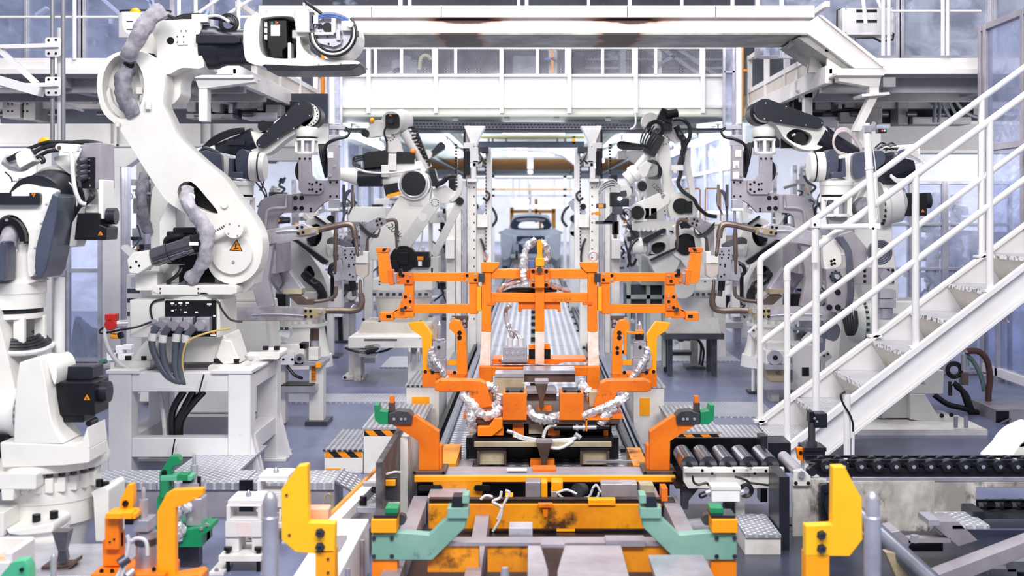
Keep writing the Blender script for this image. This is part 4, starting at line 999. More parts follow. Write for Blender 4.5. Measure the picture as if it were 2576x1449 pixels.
for x, y, w in ((456, 754, 9), (475, 753, 10), (493, 753, 8), (545, 756, 11), (458, 772, 6), (489, 776, 7), (516, 776, 7), (560, 785, 6), (553, 832, 14)):
    G().pb(x, y, x + w, y + 4, -.217, -.215).o('panel_label', LBL, bp)
bolts(bp, [(469, 760), (481, 760), (469, 772), (481, 772), (551, 762), (460, 761), (494, 761)], 2, -.215, GRL)
for x0, x1 in ((434, 464), (466, 492), (494, 518), (526, 558)):
    xm = (x0 + x1) / 2
    c = G().pb(x0, 788, x1, 822, -.28, -.215).o('connector', GRL, T, .006)
    G().pc(xm - 2, 806, 12, -.33, -.28).o('connector_collar', GRY, c)
for pts in ([(440, 806), (428, 828), (427, 858), (442, 895), (462, 925), (488, 940)], [(468, 808), (453, 832), (452, 868), (460, 905), (476, 932), (498, 941)], [(497, 808), (486, 830), (483, 866), (482, 905), (488, 936)], [(530, 808), (508, 832), (498, 866), (494, 905), (500, 938), (508, 940)]):
    G().pt([(x, y, -.33 + .0 * i) for i, (x, y) in enumerate(pts)], 8.5, 10, 6).o('power_cable', CBG, T)
    G().pk((pts[1][0], pts[1][1] - 4, -.33), (pts[1][0] - 2, pts[1][1] + 14, -.33), 10).o('cable_sleeve', CBW, T)
G().pt([(600, 818, -.2), (565, 822, -.3), (520, 838, -.34), (506, 860, -.35), (500, 900, -.34), (506, 935, -.33)], 2.5).o('yellow_wire', mat('wire_yellow', 'c9ad63'), T)
for pts in ([(462, 985, 0), (440, 1020, 0), (432, 1050, 0), (434, 1103, 0)], [(486, 985, 0), (462, 1030, 0), (448, 1060, 0), (446, 1103, 0)], [(512, 985, 0), (480, 1020, 0), (455, 1060, 0), (452, 1103, 0)]):
    G(7.1).pt(pts, 9, 10, 6).o('drop_cable', CBL, T)
G(7.1).pt([(402, 985, 0), (410, 1030, 0), (416, 1103, 0)], 6).o('air_hose', CBW, T)
G(6.85).pt([(513, 942, 0), (508, 960, 0), (500, 990, 0)], 2, smooth=False).o('tie_wire', CBL, T); G(6.85).pt([(440, 1104, 0), (432, 1150, 0)], 2, smooth=False).o('tie_wire', CBL, T)
warn(T, 561, 828, 5, -.216)
# red valve with hoses at the left of the housing
v = G().pb(303, 781, 329, 797, -.27, -.2).pc(316, 806, 14, -.27, -.19).o('red_valve', RED, T, .005)
G().pk((325, 806, -.23), (348, 806, -.2), 9).o('valve_port', GRL, T)
G().pk((312, 834, -.24), (330, 836, -.22), 7).o('amber_fitting', YEL, T); G().pk((330, 836, -.22), (340, 832, -.22), 8).o('black_fitting', BLK, T)
G().pt([(304, 810, -.25), (303, 835, -.26), (312, 865, -.26), (332, 895, -.26), (370, 922, -.24), (384, 934, -.22)], 5.5, 10).os('white_hose', CBW, T)
for pts in ([(308, 826, -.26), (345, 818, -.27), (380, 812, -.26), (412, 800, -.21)], [(306, 808, -.25), (288, 822, -.25), (296, 828, -.26), (312, 824, -.26)], [(412, 798, -.21), (406, 770, -.21), (415, 752, -.21), (440, 746, -.21)], [(556, 746, -.21), (572, 752, -.21), (580, 770, -.21), (600, 796, -.2), (628, 803, -.18)]):
    G().pt(pts, 2.6).o('thin_cable', CBL, T)
G().pc(415, 800, 6, -.22, -.19).o('gland', GRL, T); G().pc(414, 817, 6, -.22, -.19).o('gland', BRZ, T)
# --- turret
G().pla((500, 749, .02), (500, 735, .02), [(0, 86), (1, 86)], 32).o('turntable_ring', WH2, T)
G().pp([(408, 718), (416, 712), (608, 712), (616, 718), (616, 732), (604, 736), (548, 736), (540, 732), (526, 732), (520, 737), (428, 737), (408, 728)], -.2, .25).o('turret_plate', WH, T, .008)
bolts(T, [(429, 721), (429, 731), (522, 721), (522, 731)], 2.4, -.2)
G().pb(356, 682, 410, 728, -.12, .2).o('turret_box', WH, T, .008)
G().pp([(400, 560), (440, 470), (444, 520), (440, 660), (410, 690), (400, 690)], .0, .2).o('turret_cheek', WH, T, .008)
G().pb(546, 680, 608, 714, -.05, .12).o('turret_pad', GRY, T)
G().pb(444, 668, 545, 714, .05, .2).o('turret_core', BLK, T)
G().pp([(590, 690), (648, 660), (640, 715), (620, 735), (606, 735), (606, 700)], -.02, .2).o('turret_cheek', WH, T, .008)
for x0, y0, x1, y1 in ((424, 582, 500, 664), (440, 572, 497, 590), (470, 655, 505, 700)): G().pb(x0, y0, x1, y1, -.05, .14).o('drive_motor', BLK, T, .01)
G().pt([(426, 618, -.08), (432, 600, -.1), (455, 592, -.1), (470, 590, -.08)], 6).o('motor_lead', CBL, T)
G().pt([(470, 672, -.1), (460, 690, -.12), (440, 706, -.13), (444, 712, -.14)], 5).o('motor_lead', CBL, T)
for k in range(4): G().pt([(508 - k * 4, 690, -.16), (494 - k * 5, 705 + k, -.17), (470 - k * 4, 716 + k, -.18)], 3).o('lead', CBG, T)
# --- lower arm
arm = [(345, 134), (390, 142), (420, 170), (431, 215), (426, 262), (441, 298), (464, 348), (497, 381), (530, 411), (577, 450), (613, 500), (646, 543), (666, 580), (673, 625), (662, 672), (632, 703), (592, 712), (552, 692), (532, 650), (526, 600), (505, 560), (470, 530), (440, 510), (414, 478), (331, 348), (313, 321), (280, 290), (266, 250), (263, 205), (276, 165), (305, 142)]
slot = sm([(462, 486), (470, 465), (490, 458), (508, 468), (540, 505), (562, 535), (540, 534), (505, 520), (474, 512)], 3)
ov = ell(328, 224, 52, 79, 28)
la = G().pp(sm(arm, 3), -.13, .05, [ov, slot]).o('lower_arm', WH, T, .007, seg=3)
G().pp(ell(327, 226, 58, 87, 28), -.02, .03).o('arm_recess', WH, la)
G().pp(sm([(452, 480), (475, 450), (512, 455), (575, 540), (540, 545), (480, 520)], 3), -.03, .04).o('slot_recess', BLK, la)
G().ptor(327, 226, 0, 0) if False else None
G().pp(sm([(284, 222), (294, 262), (330, 292), (325, 306), (290, 280), (276, 240)], 3), -.06, -.02).o('recess_rib', WH, la, .006)
G().pp(sm([(350, 160), (376, 190), (386, 240), (376, 280), (360, 268), (362, 210)], 3), -.07, -.02).o('recess_rib', WH2, la, .006)
G().pb(352, 222, 368, 240, -.08, -.02).pb(356, 260, 366, 300, -.07, -.02).os('cable_clip', WH, la, .004)
bolts(la, [(372, 231), (365, 262), (367, 282)], 4, -.075, GRL)
G().pk((392, 262, -.15), (392, 280, -.15), 7).o('boss', WH, la); G().pk((320, 312, -.15), (316, 322, -.15), 6).o('boss', WH, la)
G().pc(600, 636, 50, -.16, -.13, 47).o('shoulder_cap', WH, la)
G().pc(580, 516, 8, -.15, -.12).o('boss', WH, la)
G().pc(613, 574, 23, -.24, -.16).o('pivot_disc', WH, T)
bolts(T, [(603, 562), (626, 566), (600, 586), (622, 591)], 2.5, -.24, GRL)
warn(T, 611, 619, 19, -.161, 4)
bolts(la, [(604, 656)], 4, -.165, GRL)
for k in range(6): G().pbar((556 + k * 5, 578 - k * 3, -.133), (566 + k * 5, 592 - k * 3, -.133), 2, .004).o('cooling_slit', GRD, la)
# --- counterbalance cylinder
G().pla((410, 646, -.2), (512, 612, -.2), [(0, 20), (.03, 23), (.35, 23), (.36, 24.5), (.4, 24.5), (.41, 22), (.82, 22), (.83, 25), (1, 25)], 24).o('balance_cylinder', mat('chrome_dark', '8f8d94', .14, 1.0, '6c6a72', 3), T)
G().pk((512, 612, -.2), (534, 604, -.2), 22).o('cylinder_end', BLK, T)
G().pk((522, 610, -.2), (600, 578, -.2), 11, 9).o('piston_rod', WH, T)
G().pb(508, 606, 530, 614, -.27, -.24).o('rod_tag', LBL, T)
G().pp([(352, 650), (366, 632), (402, 626), (410, 640), (412, 664), (380, 684), (358, 682)], -.24, -.14).o('cylinder_clevis', WH, T, .008)
bolts(T, [(376, 654), (383, 664), (362, 668)], 3, -.24)
# --- canvas sleeves over the harness
G().pt([(486, 478, -.12), (497, 508, -.2), (520, 540, -.24), (546, 572, -.26), (552, 605, -.27), (546, 640, -.25), (528, 668, -.22), (500, 700, -.19)], 16.5, 12, 8, jit=.28).o('canvas_sleeve', TAN, T)
G().pk((484, 492, -.14), (506, 496, -.2), 9).o('sleeve_collar', LBL, T)
G().pt([(350, 148, -.15), (341, 166, -.12), (340, 178, -.11)], 11, 10, 6, jit=.2).o('sleeve_neck', CAN2, T)
G().pt([(338, 180, -.1), (333, 200, -.14), (332, 230, -.16), (340, 262, -.15), (352, 292, -.12)], 20, 12, 8, jit=.25).o('canvas_sleeve', CAN2, T)
G().pt([(432, 42, -.2), (412, 62, -.24), (388, 98, -.25), (366, 132, -.23), (352, 150, -.18)], 21, 12, 8, jit=.25).o('canvas_sleeve', TAN, T)
G().pk((341, 164, -.12), (340, 178, -.12), 13).o('sleeve_band', BLK, T)
# --- upper arm
ua = G().pp(sm([(304, 130), (318, 105), (350, 92), (400, 74), (440, 56), (506, 60), (505, 115), (518, 170), (480, 175), (455, 184), (447, 210), (446, 238), (424, 262), (400, 255), (360, 240), (330, 180)], 3), .06, .28).o('upper_arm', WH, T, .016, seg=3)
G().pp(sm([(390, 66), (440, 54), (508, 58), (506, 116), (520, 172), (465, 174), (430, 190), (405, 165), (400, 110)], 3), -.06, .1).o('upper_arm_cheek', WH, T, .014, seg=3)
G().pc(437, 106, 9, -.064, -.05).o('cheek_hole', BLK, T)
G().pb(454, 90, 480, 117, -.068, -.06).o('cheek_plate', WH, T, .002); bolts(T, [(454, 96), (470, 96), (454, 110), (470, 110), (464, 82), (476, 82)], 1.8, -.068)
G().pp([(380, 136), (394, 138), (418, 182), (424, 230), (420, 240), (414, 190)], -.05, -.03).o('seal_line', BLK, T)
bk = G().pp([(318, 37), (362, 37), (364, 80), (352, 94), (338, 94), (324, 84), (318, 66)], -.08, -.06).o('beacon_bracket', LBL, T, .003)
for y in (58, 78): G().pb(330, y, 346, y + 2, -.083, -.08).o('bracket_slot', BLK, bk)
G().sph(G().P(345, 37, -.03), 14.5 * 7.25 / 3000, 1, 1, 1.05, half=True).o('amber_beacon', AMB, T); G().pk((345, 38, -.03), (345, 35, -.03), 16).o('beacon_base', LBL, T)
for pts in ([(366, 70), (372, 50), (392, 38), (415, 44), (440, 52)], [(364, 60), (376, 42), (400, 34), (425, 40), (455, 50), (480, 46), (515, 44)], [(372, 66), (380, 50), (400, 42), (420, 48)], [(440, 56), (470, 42), (510, 40), (560, 48), (590, 60)], [(430, 50), (460, 38), (500, 36)]):
    G().pt([(x, y, .02) for x, y in pts], 5).o('harness_cable', CBL, T)
G().pb(486, 38, 525, 58, -.04, .04).o('cable_clamp', LBL, T, .005)
G().pt([(522, 42, 0), (545, 40, 0), (566, 48, -.02), (580, 58, -.03)], 4).o('air_hose', CBW, T)
for r in (16, 20, 24): G().ptor(575, 58, r, 2.2, -.02 + r * .001).o('cable_loop', CBL, T)
# --- forearm tube and wrist
G().pla((506, 116, .06), (632, 116, .06), [(0, 57), (.28, 55), (.36, 50), (.46, 46), (1, 46)], 32).o('forearm_tube', BLK2, T)
G().pp([(504, 92), (600, 94), (614, 100), (614, 112), (600, 115), (504, 115)], -.1, -.04).o('tube_panel', BLK2, T, .004)
wr = G().pp(sm([(624, 70), (640, 46), (690, 34), (752, 31), (790, 30), (790, 92), (762, 98), (772, 130), (800, 148), (850, 156), (903, 158), (903, 168), (780, 172), (680, 172), (640, 164), (626, 150), (622, 110)], 2), -.1, .22, [sm([(664, 60), (680, 50), (735, 48), (750, 62), (754, 140), (744, 152), (680, 148), (662, 120)], 3)]).o('wrist_housing', WH, T, .012, seg=3)
G().pb(655, 42, 760, 156, .1, .16).o('window_back', BLK, wr)
mo = G().pp([(680, 54), (726, 54), (728, 120), (716, 130), (716, 148), (686, 148), (684, 130), (678, 120)], -.06, .1).o('wrist_motor', BLK, T, .006)
G().pb(687, 66, 710, 94, -.063, -.06).o('motor_label', LBL, mo); warn(mo, 701, 61, 5, -.061, 90); G().pc(690, 62, 3, -.063, -.06).o('green_dot', GRE, mo)
for y in (58, 74, 90): G().pb(670, y, 677, y + 12, -.05, .0).o('terminal', LBL, T)
G().pb(728, 110, 736, 150, -.05, .05).pb(738, 78, 750, 98, -.04, .05).os('bracket_tab', WH, T, .003)
G().pt([(700, 148, -.06), (716, 160, -.08), (728, 156, -.08)], 5).o('motor_lead', CBL, T)
G().pp(sm([(678, 168), (780, 172), (903, 167), (896, 180), (860, 184), (700, 184), (682, 178)], 3), -.12, .2).o('under_cover', BLK2, T, .008)
bolts(T, [(726, 171), (810, 167), (864, 164)], 2, -.11, GRL)
G().pb(670, 29, 748, 36, -.02, .15).o('top_cover', BLK2, T, .003)
G().pp([(752, 32), (786, 30), (790, 46), (790, 90), (755, 90)], -.14, -.08).o('wrist_shoulder', WH, T, .006)
G().pc(848, 92, 56, -.05, .2, 58, 32).o('wrist_drum', WH, T)
G().pc(848, 92, 50, -.1, -.05, 44, 32).o('tool_plate', GRL, T)
G().pp([(800, 110), (812, 104), (870, 104), (866, 118), (848, 126), (815, 118)], -.13, -.1).o('tool_adapter', GRL, T, .003)
G().pc(832, 76, 12, -.12, -.1).pc(815, 72, 5, -.12, -.1).os('tool_port', BLK, T)
bolts(T, [(833, 100), (836, 118), (812, 80), (846, 62)], 3, -.13)
for r, m, n in ((52, CBW, 'dress_hose'), (46, CBL, 'dress_cable'), (57, CBL, 'dress_cable'), (50, CBG, 'dress_cable'), (55, CBW, 'dress_hose')):
    G().pt([(848 + r * math.cos(math.radians(a)), 92 + r * math.sin(math.radians(a)), -.13 - (r % 5) * .008) for a in range(-40, 190, 20)], 3.2).o(n, m, T)
for k, m in ((0, BLU), (5, BLU), (-6, CBW)): G().pt([(812, 50 + k, -.14), (835, 46 + k, -.15), (862, 50 + k, -.15), (890, 62 + k, -.13)], 2.6).o('dress_hose', m, T)
G().pt([(776, 12, -.1), (800, 30, -.14), (820, 44, -.15)], 4).os('dress_cable', CBL, T); G().pk((774, 30, -.1), (773, 14, -.1), 4).o('air_fitting', CBW, T)
for x0, y0, x1, y1, m in ((844, 44, 854, 92, WH), (802, 90, 850, 96, WH), (868, 62, 892, 86, WH), (790, 40, 800, 84, GRD), (796, 48, 812, 70, GRL), (856, 84, 866, 110, GRL), (900, 86, 910, 100, GRD)):
    G().pb(x0, y0, x1, y1, -.15, -.11).o('tool_bracket', m, T, .003)
G().pc(892, 72, 8, -.18, -.15).o('tool_knob', WH, T)

# ---------------------------------------------------------------- robot behind it (white cheek and dark canvas)
T = thing('welding_robot', 'white robot half hidden behind the tall left one, dark canvas sleeve hanging at its side', 'robot', 9.8, 420, 920)
G().pp(sm([(382, 480), (420, 455), (440, 470), (446, 540), (442, 640), (430, 760), (385, 760), (380, 640)], 3), 0, .3).o('upper_column', WH, T, .012)
G().pb(372, 760, 450, 860, 0, .35).o('base', WH, T, .01); G().pp([(366, 860), (460, 860), (480, 1012), (350, 1012)], 0, .4).o('pedestal', WH, T, .01)
G().pt([(372, 440, -.05), (366, 470, -.08), (364, 510, -.08), (366, 545, -.06), (376, 585, -.02)], 13, 12, 8, jit=.3).o('canvas_sleeve', CAN2, T)
G().pc(462, 520, 24, -.05, .2).o('joint', WH2, T)
G().pl((322, 622), 7, (366, 660), 9, -.1, -.02).o('tool_link', WH, T, .004)
for x0, y0, x1, y1 in ((320, 640, 350, 690), (318, 700, 352, 724)): G().pb(x0, y0, x1, y1, .1, .25).o('tool_block', UPG if False else GRL, T, .004)
T = thing('vent_cabinet', 'white cabinet with three dark louvre slots behind the tall left robot', 'cabinet', 10.4, 335, 990)
G().pb(318, 690, 356, 992, 0, .4).o('body', WH3, T, .006)
for y in (726, 750, 784): G().pb(320, y, 352, y + 11, -.004, 0).o('slot', UPD, T)
# ================================================================ big servo spot-weld guns held over the line, mirror pair, d = 9.3
def gun(side):
    ax = 1347
    f = (lambda p: p) if side == 'left' else (lambda p: mir(p, ax))
    X = lambda x: x if side == 'left' else 2 * ax - x
    def B(x0, y0, x1, y1, a, b): return G().pb(min(X(x0), X(x1)), y0, max(X(x0), X(x1)), y1, a, b)
    T = thing('weld_gun', 'grey C-yoke spot-weld gun hanging from the robot wrist on the %s of the line' % side, 'weld gun', 9.3, X(790), 760)
    G().pp(f([(754, 387), (787, 387), (788, 440), (800, 453), (817, 454), (817, 480), (809, 489), (766, 489), (755, 477)]), -.06, -.03).o('mount_plate', GRY, T, .003)
    G().pp(f([(737, 488), (766, 486), (817, 470), (817, 454), (854, 454), (854, 500), (832, 502), (814, 512), (800, 526), (791, 535), (737, 535)]), -.03, .02).o('gun_plate', GRY, T, .003)
    bolts(T, f([(758, 400), (771, 400), (783, 400)]), 3.2, -.06); bolts(T, f([(789, 464), (800, 459), (810, 464), (789, 477), (800, 483), (810, 477)]), 3.4, -.06)
    for p in ((782, 462), (782, 477)): G().pc(X(p[0]), p[1], 2.6, -.062, -.06).o('hole', BLK, T)
    bolts(T, f([(745, 498), (761, 498), (745, 524), (761, 524)]), 6.2, -.03); bolts(T, f([(833, 459), (849, 459), (833, 494), (849, 494), (784, 525), (784, 531)]), 3, -.03)
    # servo actuator column
    B(827, 368, 854, 454, -.05, .05).o('actuator_column', GRY, T, .003)
    B(829, 340, 856, 368, -.05, .05).o('actuator_head', GRL, T, .004)
    B(831, 316, 870, 326, -.05, .05).o('motor_cap', GRL, T, .003)
    G().pk((X(840), 342, 0), (X(840), 312, 0), 13).o('motor', GRL, T)
    G().pk((X(835), 312, 0), (X(835), 120, 0), 8).o('guide_tube', WH3, T)
    bolts(T, f([(844, 419), (833, 442)]), 4.5, -.05, GRL)
    if side == 'right':
        for y in (378, 406, 433): B(832 + (y % 3) * 6, y, 847 + (y % 3) * 6, y + 17, -.056, -.05).o('white_tag', LBL, T)
    else: B(827, 384, 841, 398, -.056, -.05).o('white_tag', LBL, T)
    B(828, 502, 853, 531, -.03, .04).o('slide', GRL, T, .003); B(826, 524, 854, 530, -.035, .045).o('slide_band', LBL, T)
    G().pk((X(846), 530, 0), (X(846), 590, 0), 3.5).o('slide_rod', GRL, T)
    G().pla((X(846), 575, -.02), (X(844), 690, -.02), [(0, 4), (.1, 4.5), (.11, 6), (.6, 6), (.61, 4.2), (.92, 4), (1, 2)]).o('electrode', BRZ, T)
    G().pk((X(846), 640, -.02), (X(846), 655, -.02), 8, 6).o('electrode_nut', BRZ, T)
    # yoke
    yo = [(738, 489), (698, 488), (668, 497), (652, 515), (646, 545), (645, 640), (652, 668), (700, 735), (722, 735), (698, 690), (690, 650), (696, 612), (696, 566), (699, 545), (712, 536), (738, 535)]
    G().pp(f(yo), -.02, .05).o('yoke', GRY, T, .006)
    G().pp(f([(656, 664), (704, 644), (763, 726), (716, 738)]), -.06, .07).o('yoke_shoe', FOILP, T, .004)
    B(716, 726, 763, 738, -.07, .08).o('shoe_clamp', BGE, T, .003)
    G().pp(f([(735, 738), (760, 738), (776, 752), (792, 752), (792, 766), (752, 766), (728, 744)]), -.04, .04).o('lower_holder', BRZ, T, .003)
    G().pt([(X(790), 758, 0), (X(815), 756, 0), (X(838), 748, 0), (X(845), 738, 0), (X(846), 720, 0)], 5).o('lower_electrode', BRZ, T)
    G().pt([(X(722), 400, 0) if False else (X(724), 490, -.05), (X(722), 516, -.05), (X(720), 522, -.05), (X(690), 524, -.05), (X(676), 532, -.05), (X(672), 560, -.05), (X(670), 600, -.05)], 3.2).o('water_pipe', GRL, T)
    G().pt([(X(674), 640, -.07), (X(690), 655, -.08), (X(712), 690, -.09), (X(718), 710, -.08), (X(708), 724, -.07)], 2.4).o('water_pipe', BRZ, T)
    # cable coils behind the mount plate
    for r in (20, 25, 30): G().pt([(X(772 - r * .9 * math.cos(math.radians(a))), 430 + r * 1.1 * math.sin(math.radians(a)), .0) for a in range(-80, 90, 20)], 3.3).o('cable_loop', CBL, T)
    for k in range(4): G().pt([(X(802 + k * 4), 362, .03), (X(806 + k * 5), 390, .02), (X(812 + k * 3), 420, .03), (X(818), 446, .04)], 3.6).os('cable', CBL, T)
    G().pt([(X(870), 322, 0), (X(880), 332, -.02), (X(872), 345, -.03), (X(845), 352, -.06), (X(825), 364, -.05), (X(818), 385, -.02), (X(816), 410, .02)], 3.8).o('motor_cable', CBL, T)
    for k in range(3): G().pt([(X(806), 510 + k * 3, .03), (X(814), 524 + k * 3, .02), (X(800), 530 + k * 3, .03)], 2.2).os('cable', CBW, T)
    for k in range(3): G().pt([(X(862), 560 - k * 2, .05), (X(862 + k * 3), 500, .05), (X(876 + k * 4), 478, .05), (X(888), 500 + k * 4, .05), (X(874), 540, .05)], 2).o('wire_loop', CBG, T)
    for x in (864, 886): B(x - 3, 464, x + 3, 520, .0, .04).o('shunt_plate', BRZ if x > 870 else GRD, T, .003)
    return T
gun('left'); gun('right')
# ---- the wrists and forearms that carry them
def wrist_common(T, X):
    G().pla((X(774), 345, 0), (X(774), 320, 0), [(0, 28), (.3, 30), (.75, 30), (.8, 27), (1, 24)], 24).o('flange', WH, T)
    G().pk((X(772), 350, 0), (X(772), 345, 0), 27).o('flange_seal', BLK, T)
    c = G().pk((X(771), 355, 0), (X(771), 349, 0), 29).o('cage_top', WH, T)
    G().pk((X(771), 388, 0), (X(771), 382, 0), 29).o('cage_bottom', WH, T)
    for a in (20, 80, 140, 200, 260, 320):
        q = math.radians(a); p = G().P(X(771), 368) + Vector((math.cos(q) * .08, math.sin(q) * .08, 0))
        G().box(p.x - .012, p.x + .012, p.y - .012, p.y + .012, p.z - .05, p.z + .05).o('cage_bar', WH, T, .003)
    G().pk((X(771), 384, 0), (X(771), 352, 0), 14).o('cage_core', GRL, T)
T = thing('welding_robot', 'robot with a long dark arm cover holding the left weld gun', 'robot', 9.45, 600, 900)
wrist_common(T, lambda x: x)
G().pc(773, 289, 30, -.02, .16, None, 28).o('joint_disc', WH, T); G().pc(776, 290, 31, .02, .2, None, 28).o('joint_cover', BLK, T)
for a in range(-70, 100, 17): bolts(T, [(773 + 27 * math.cos(math.radians(a)), 289 + 27 * math.sin(math.radians(a)))], 2, -.02)
G().pl((767, 280), 25, (664, 361), 13, -.09, -.02).o('arm_cover', BLK2, T, .008)
bolts(T, [(757, 265), (784, 293), (726, 292), (679, 332), (744, 325), (705, 351), (658, 366)], 2, -.09, GRL)
G().pp(sm([(756, 262), (790, 280), (780, 312), (720, 352), (680, 385), (650, 388), (618, 366), (628, 332), (660, 332), (700, 300), (720, 288)], 3), -.02, .16).o('forearm_housing', WH, T, .01)
G().pc(665, 318, 14, -.04, .1).o('motor_end', BLK, T); G().pb(672, 306, 690, 322, -.03, .08).o('motor_box', BLK, T, .003)
G().pla((640, 352, .06), (548, 388, .06), [(0, 34), (.2, 33), (.35, 29), (1, 29)], 24).o('forearm_tube', BLK2, T)
G().pb(575, 352, 620, 366, -.06, .0).o('tube_panel', BLK2, T, .004)
G().pla((548, 388, .06), (490, 410, .06), [(0, 32), (1, 36)], 20).o('forearm_root', WH, T)
for k in range(4): G().pt([(510, 390 - k * 6, 0), (540, 360 - k * 5, 0), (580, 340 - k * 4, 0), (615, 330 - k * 2, 0)], 3.5).o('harness_cable', CBL, T)
G().pl((495, 420), 34, (600, 640), 40, .1, .34).o('lower_arm', WH, T, .01)
G().pb(560, 640, 660, 760, .05, .5).o('turret', WH, T, .01); G().pp([(556, 760), (664, 760), (690, 1038), (530, 1038)], .0, .5).o('base', WH, T, .01)
T = thing('welding_robot', 'robot with a long dark arm cover holding the right weld gun', 'robot', 9.45, 2120, 900)
XR = lambda x: 2 * 1347 - x
wrist_common(T, XR)
G().pl((1919, 278), 27, (2050, 312), 14, -.1, -.02).o('arm_cover', BLK2, T, .008)
bolts(T, [(1920, 262), (1971, 271), (2017, 285), (1917, 301), (1958, 306), (2020, 317), (2060, 312)], 2, -.1, GRL)
G().pc(1915, 284, 30, -.02, .18, None, 28).o('joint_cover', BLK, T); G().pc(1922, 281, 29, -.06, .12, None, 28).o('joint_disc', WH, T)
G().pp(sm([(1920, 300), (1960, 306), (2050, 322), (2066, 318), (2080, 334), (2074, 362), (2050, 378), (2010, 375), (1972, 350), (1962, 336), (1945, 312)], 3), -.05, .16, [sm([(1975, 345), (1985, 330), (2005, 325), (2035, 338), (2038, 352), (2025, 366), (2000, 362)], 3)]).o('forearm_housing', WH, T, .01)
G().pb(1968, 320, 2042, 372, .06, .1).o('window_back', BLK, T); G().pc(2010, 348, 16, -.02, .06).o('wrist_motor', BLK, T); G().pk((1990, 342, -.03), (1998, 338, -.03), 4).o('plug', GRL, T)
G().pla((2062, 346, .04), (2150, 398, .04), [(0, 36), (.2, 34), (.4, 30), (1, 30)], 24).o('forearm_tube', BLK2, T)
for k in range(5): G().pt([(2122, 398 - k * 2, -.1), (2094, 384 - k, -.13), (2085, 360 - k, -.14), (2096, 338 - k * 2, -.14), (2118, 334 - k * 2, -.13), (2140, 352 - k * 2, -.1), (2160, 380 - k * 3, -.08)], 2.6, 8, 6).o('dress_hose', CBW if k % 2 else mat('hose_pink%d' % k, 'cdbcbf'), T)
G().pb(2150, 330, 2217, 372, .0, .1).o('white_box', WH, T, .006); warn(T, 2190, 352, 5, -.001)
G().pl((2150, 400), 34, (2180, 640), 40, .15, .4).o('lower_arm', WH, T, .01); G().pb(2130, 640, 2230, 760, .1, .5).o('turret', WH, T, .01); G().pp([(2126, 760), (2234, 760), (2260, 1038), (2100, 1038)], .05, .5).o('base', WH, T, .01)

# ---------------------------------------------------------------- near pair of long bent electrode arms (lower guns), d = 8.7
def arms(side):
    ax = 1351
    f = (lambda p: p) if side == 'left' else (lambda p: mir(p, ax))
    X = lambda x: x if side == 'left' else 2 * ax - x
    T = thing('electrode_arms', 'pair of foil-wrapped arms ending in bent bronze electrodes, reaching in from the %s' % side, 'weld gun', 8.7, X(720), 820)
    G().pp(f([(640, 585), (768, 561), (790, 574), (800, 590), (776, 598), (690, 612), (640, 622)]), -.05, .05).o('upper_arm', FOILP, T, .004)
    G().pp(f([(752, 580), (786, 572), (806, 570), (806, 586), (760, 592)]), -.08, -.04).o('upper_clamp', mat('brass_%s' % side, 'b9a88c', .4, .5, '8f7d66', 8), T, .003)
    bolts(T, f([(754, 573), (765, 571), (756, 587), (768, 584)]), 4, -.08); G().pc(X(794), 581, 5, -.1, -.07).o('clamp_pin', GRL, T)
    G().pt([(X(800), 579, -.05), (X(840), 570, -.05), (X(870), 564, -.05), (X(886), 566, -.05), (X(893), 578, -.05), (X(896), 598, -.05)], 8, 12, 6).o('upper_electrode_arm', BRZ, T)
    G().pla((X(896), 592, -.05), (X(903), 645, -.05), [(0, 5), (.75, 4.5), (.8, 5), (.95, 4), (1, 2)]).o('upper_tip', BRZ, T)
    G().pp(f([(600, 770), (776, 772), (776, 790), (770, 806), (600, 806)]), -.05, .05).o('lower_arm', FOILP, T, .004)
    G().pp(f([(768, 774), (824, 774), (824, 786), (800, 798), (770, 800)]), -.08, -.04).o('lower_clamp', mat('brassl_%s' % side, 'b9a88c', .4, .5, '8f7d66', 8), T, .003)
    bolts(T, f([(774, 780), (786, 780), (774, 794), (788, 794)]), 4, -.08); G().pc(X(811), 781, 5, -.1, -.07).o('clamp_pin', GRL, T)
    G().pt([(X(822), 780, -.05), (X(860), 780, -.05), (X(890), 780, -.05), (X(907), 774, -.05), (X(913), 760, -.05), (X(912), 742, -.05)], 8, 12, 6).o('lower_electrode_arm', BRZ, T)
    G().pla((X(912), 752, -.05), (X(908), 700, -.05), [(0, 6), (.3, 6), (.31, 4.5), (.9, 4), (1, 2)]).o('lower_tip', BRZ, T)
    G().pp(f([(640, 600), (690, 608), (676, 700), (690, 770), (650, 775), (628, 690)]), -.02, .05).o('arm_web', GRY, T, .005)
    B_ = G().pb(min(X(645), X(690)), 612, max(X(645), X(690)), 690, .05, .6).o('mount_block', GRY, T, .005)
    G().pt([(X(640), 790, -.07), (X(700), 788, -.07), (X(770), 792, -.07)], 2).o('cooling_pipe', GRL, T)
    G().pt([(X(700), 583, -.07), (X(730), 580, -.07), (X(756), 580, -.07)], 3).o('cooling_pipe', GRL, T)
arms('left'); arms('right')

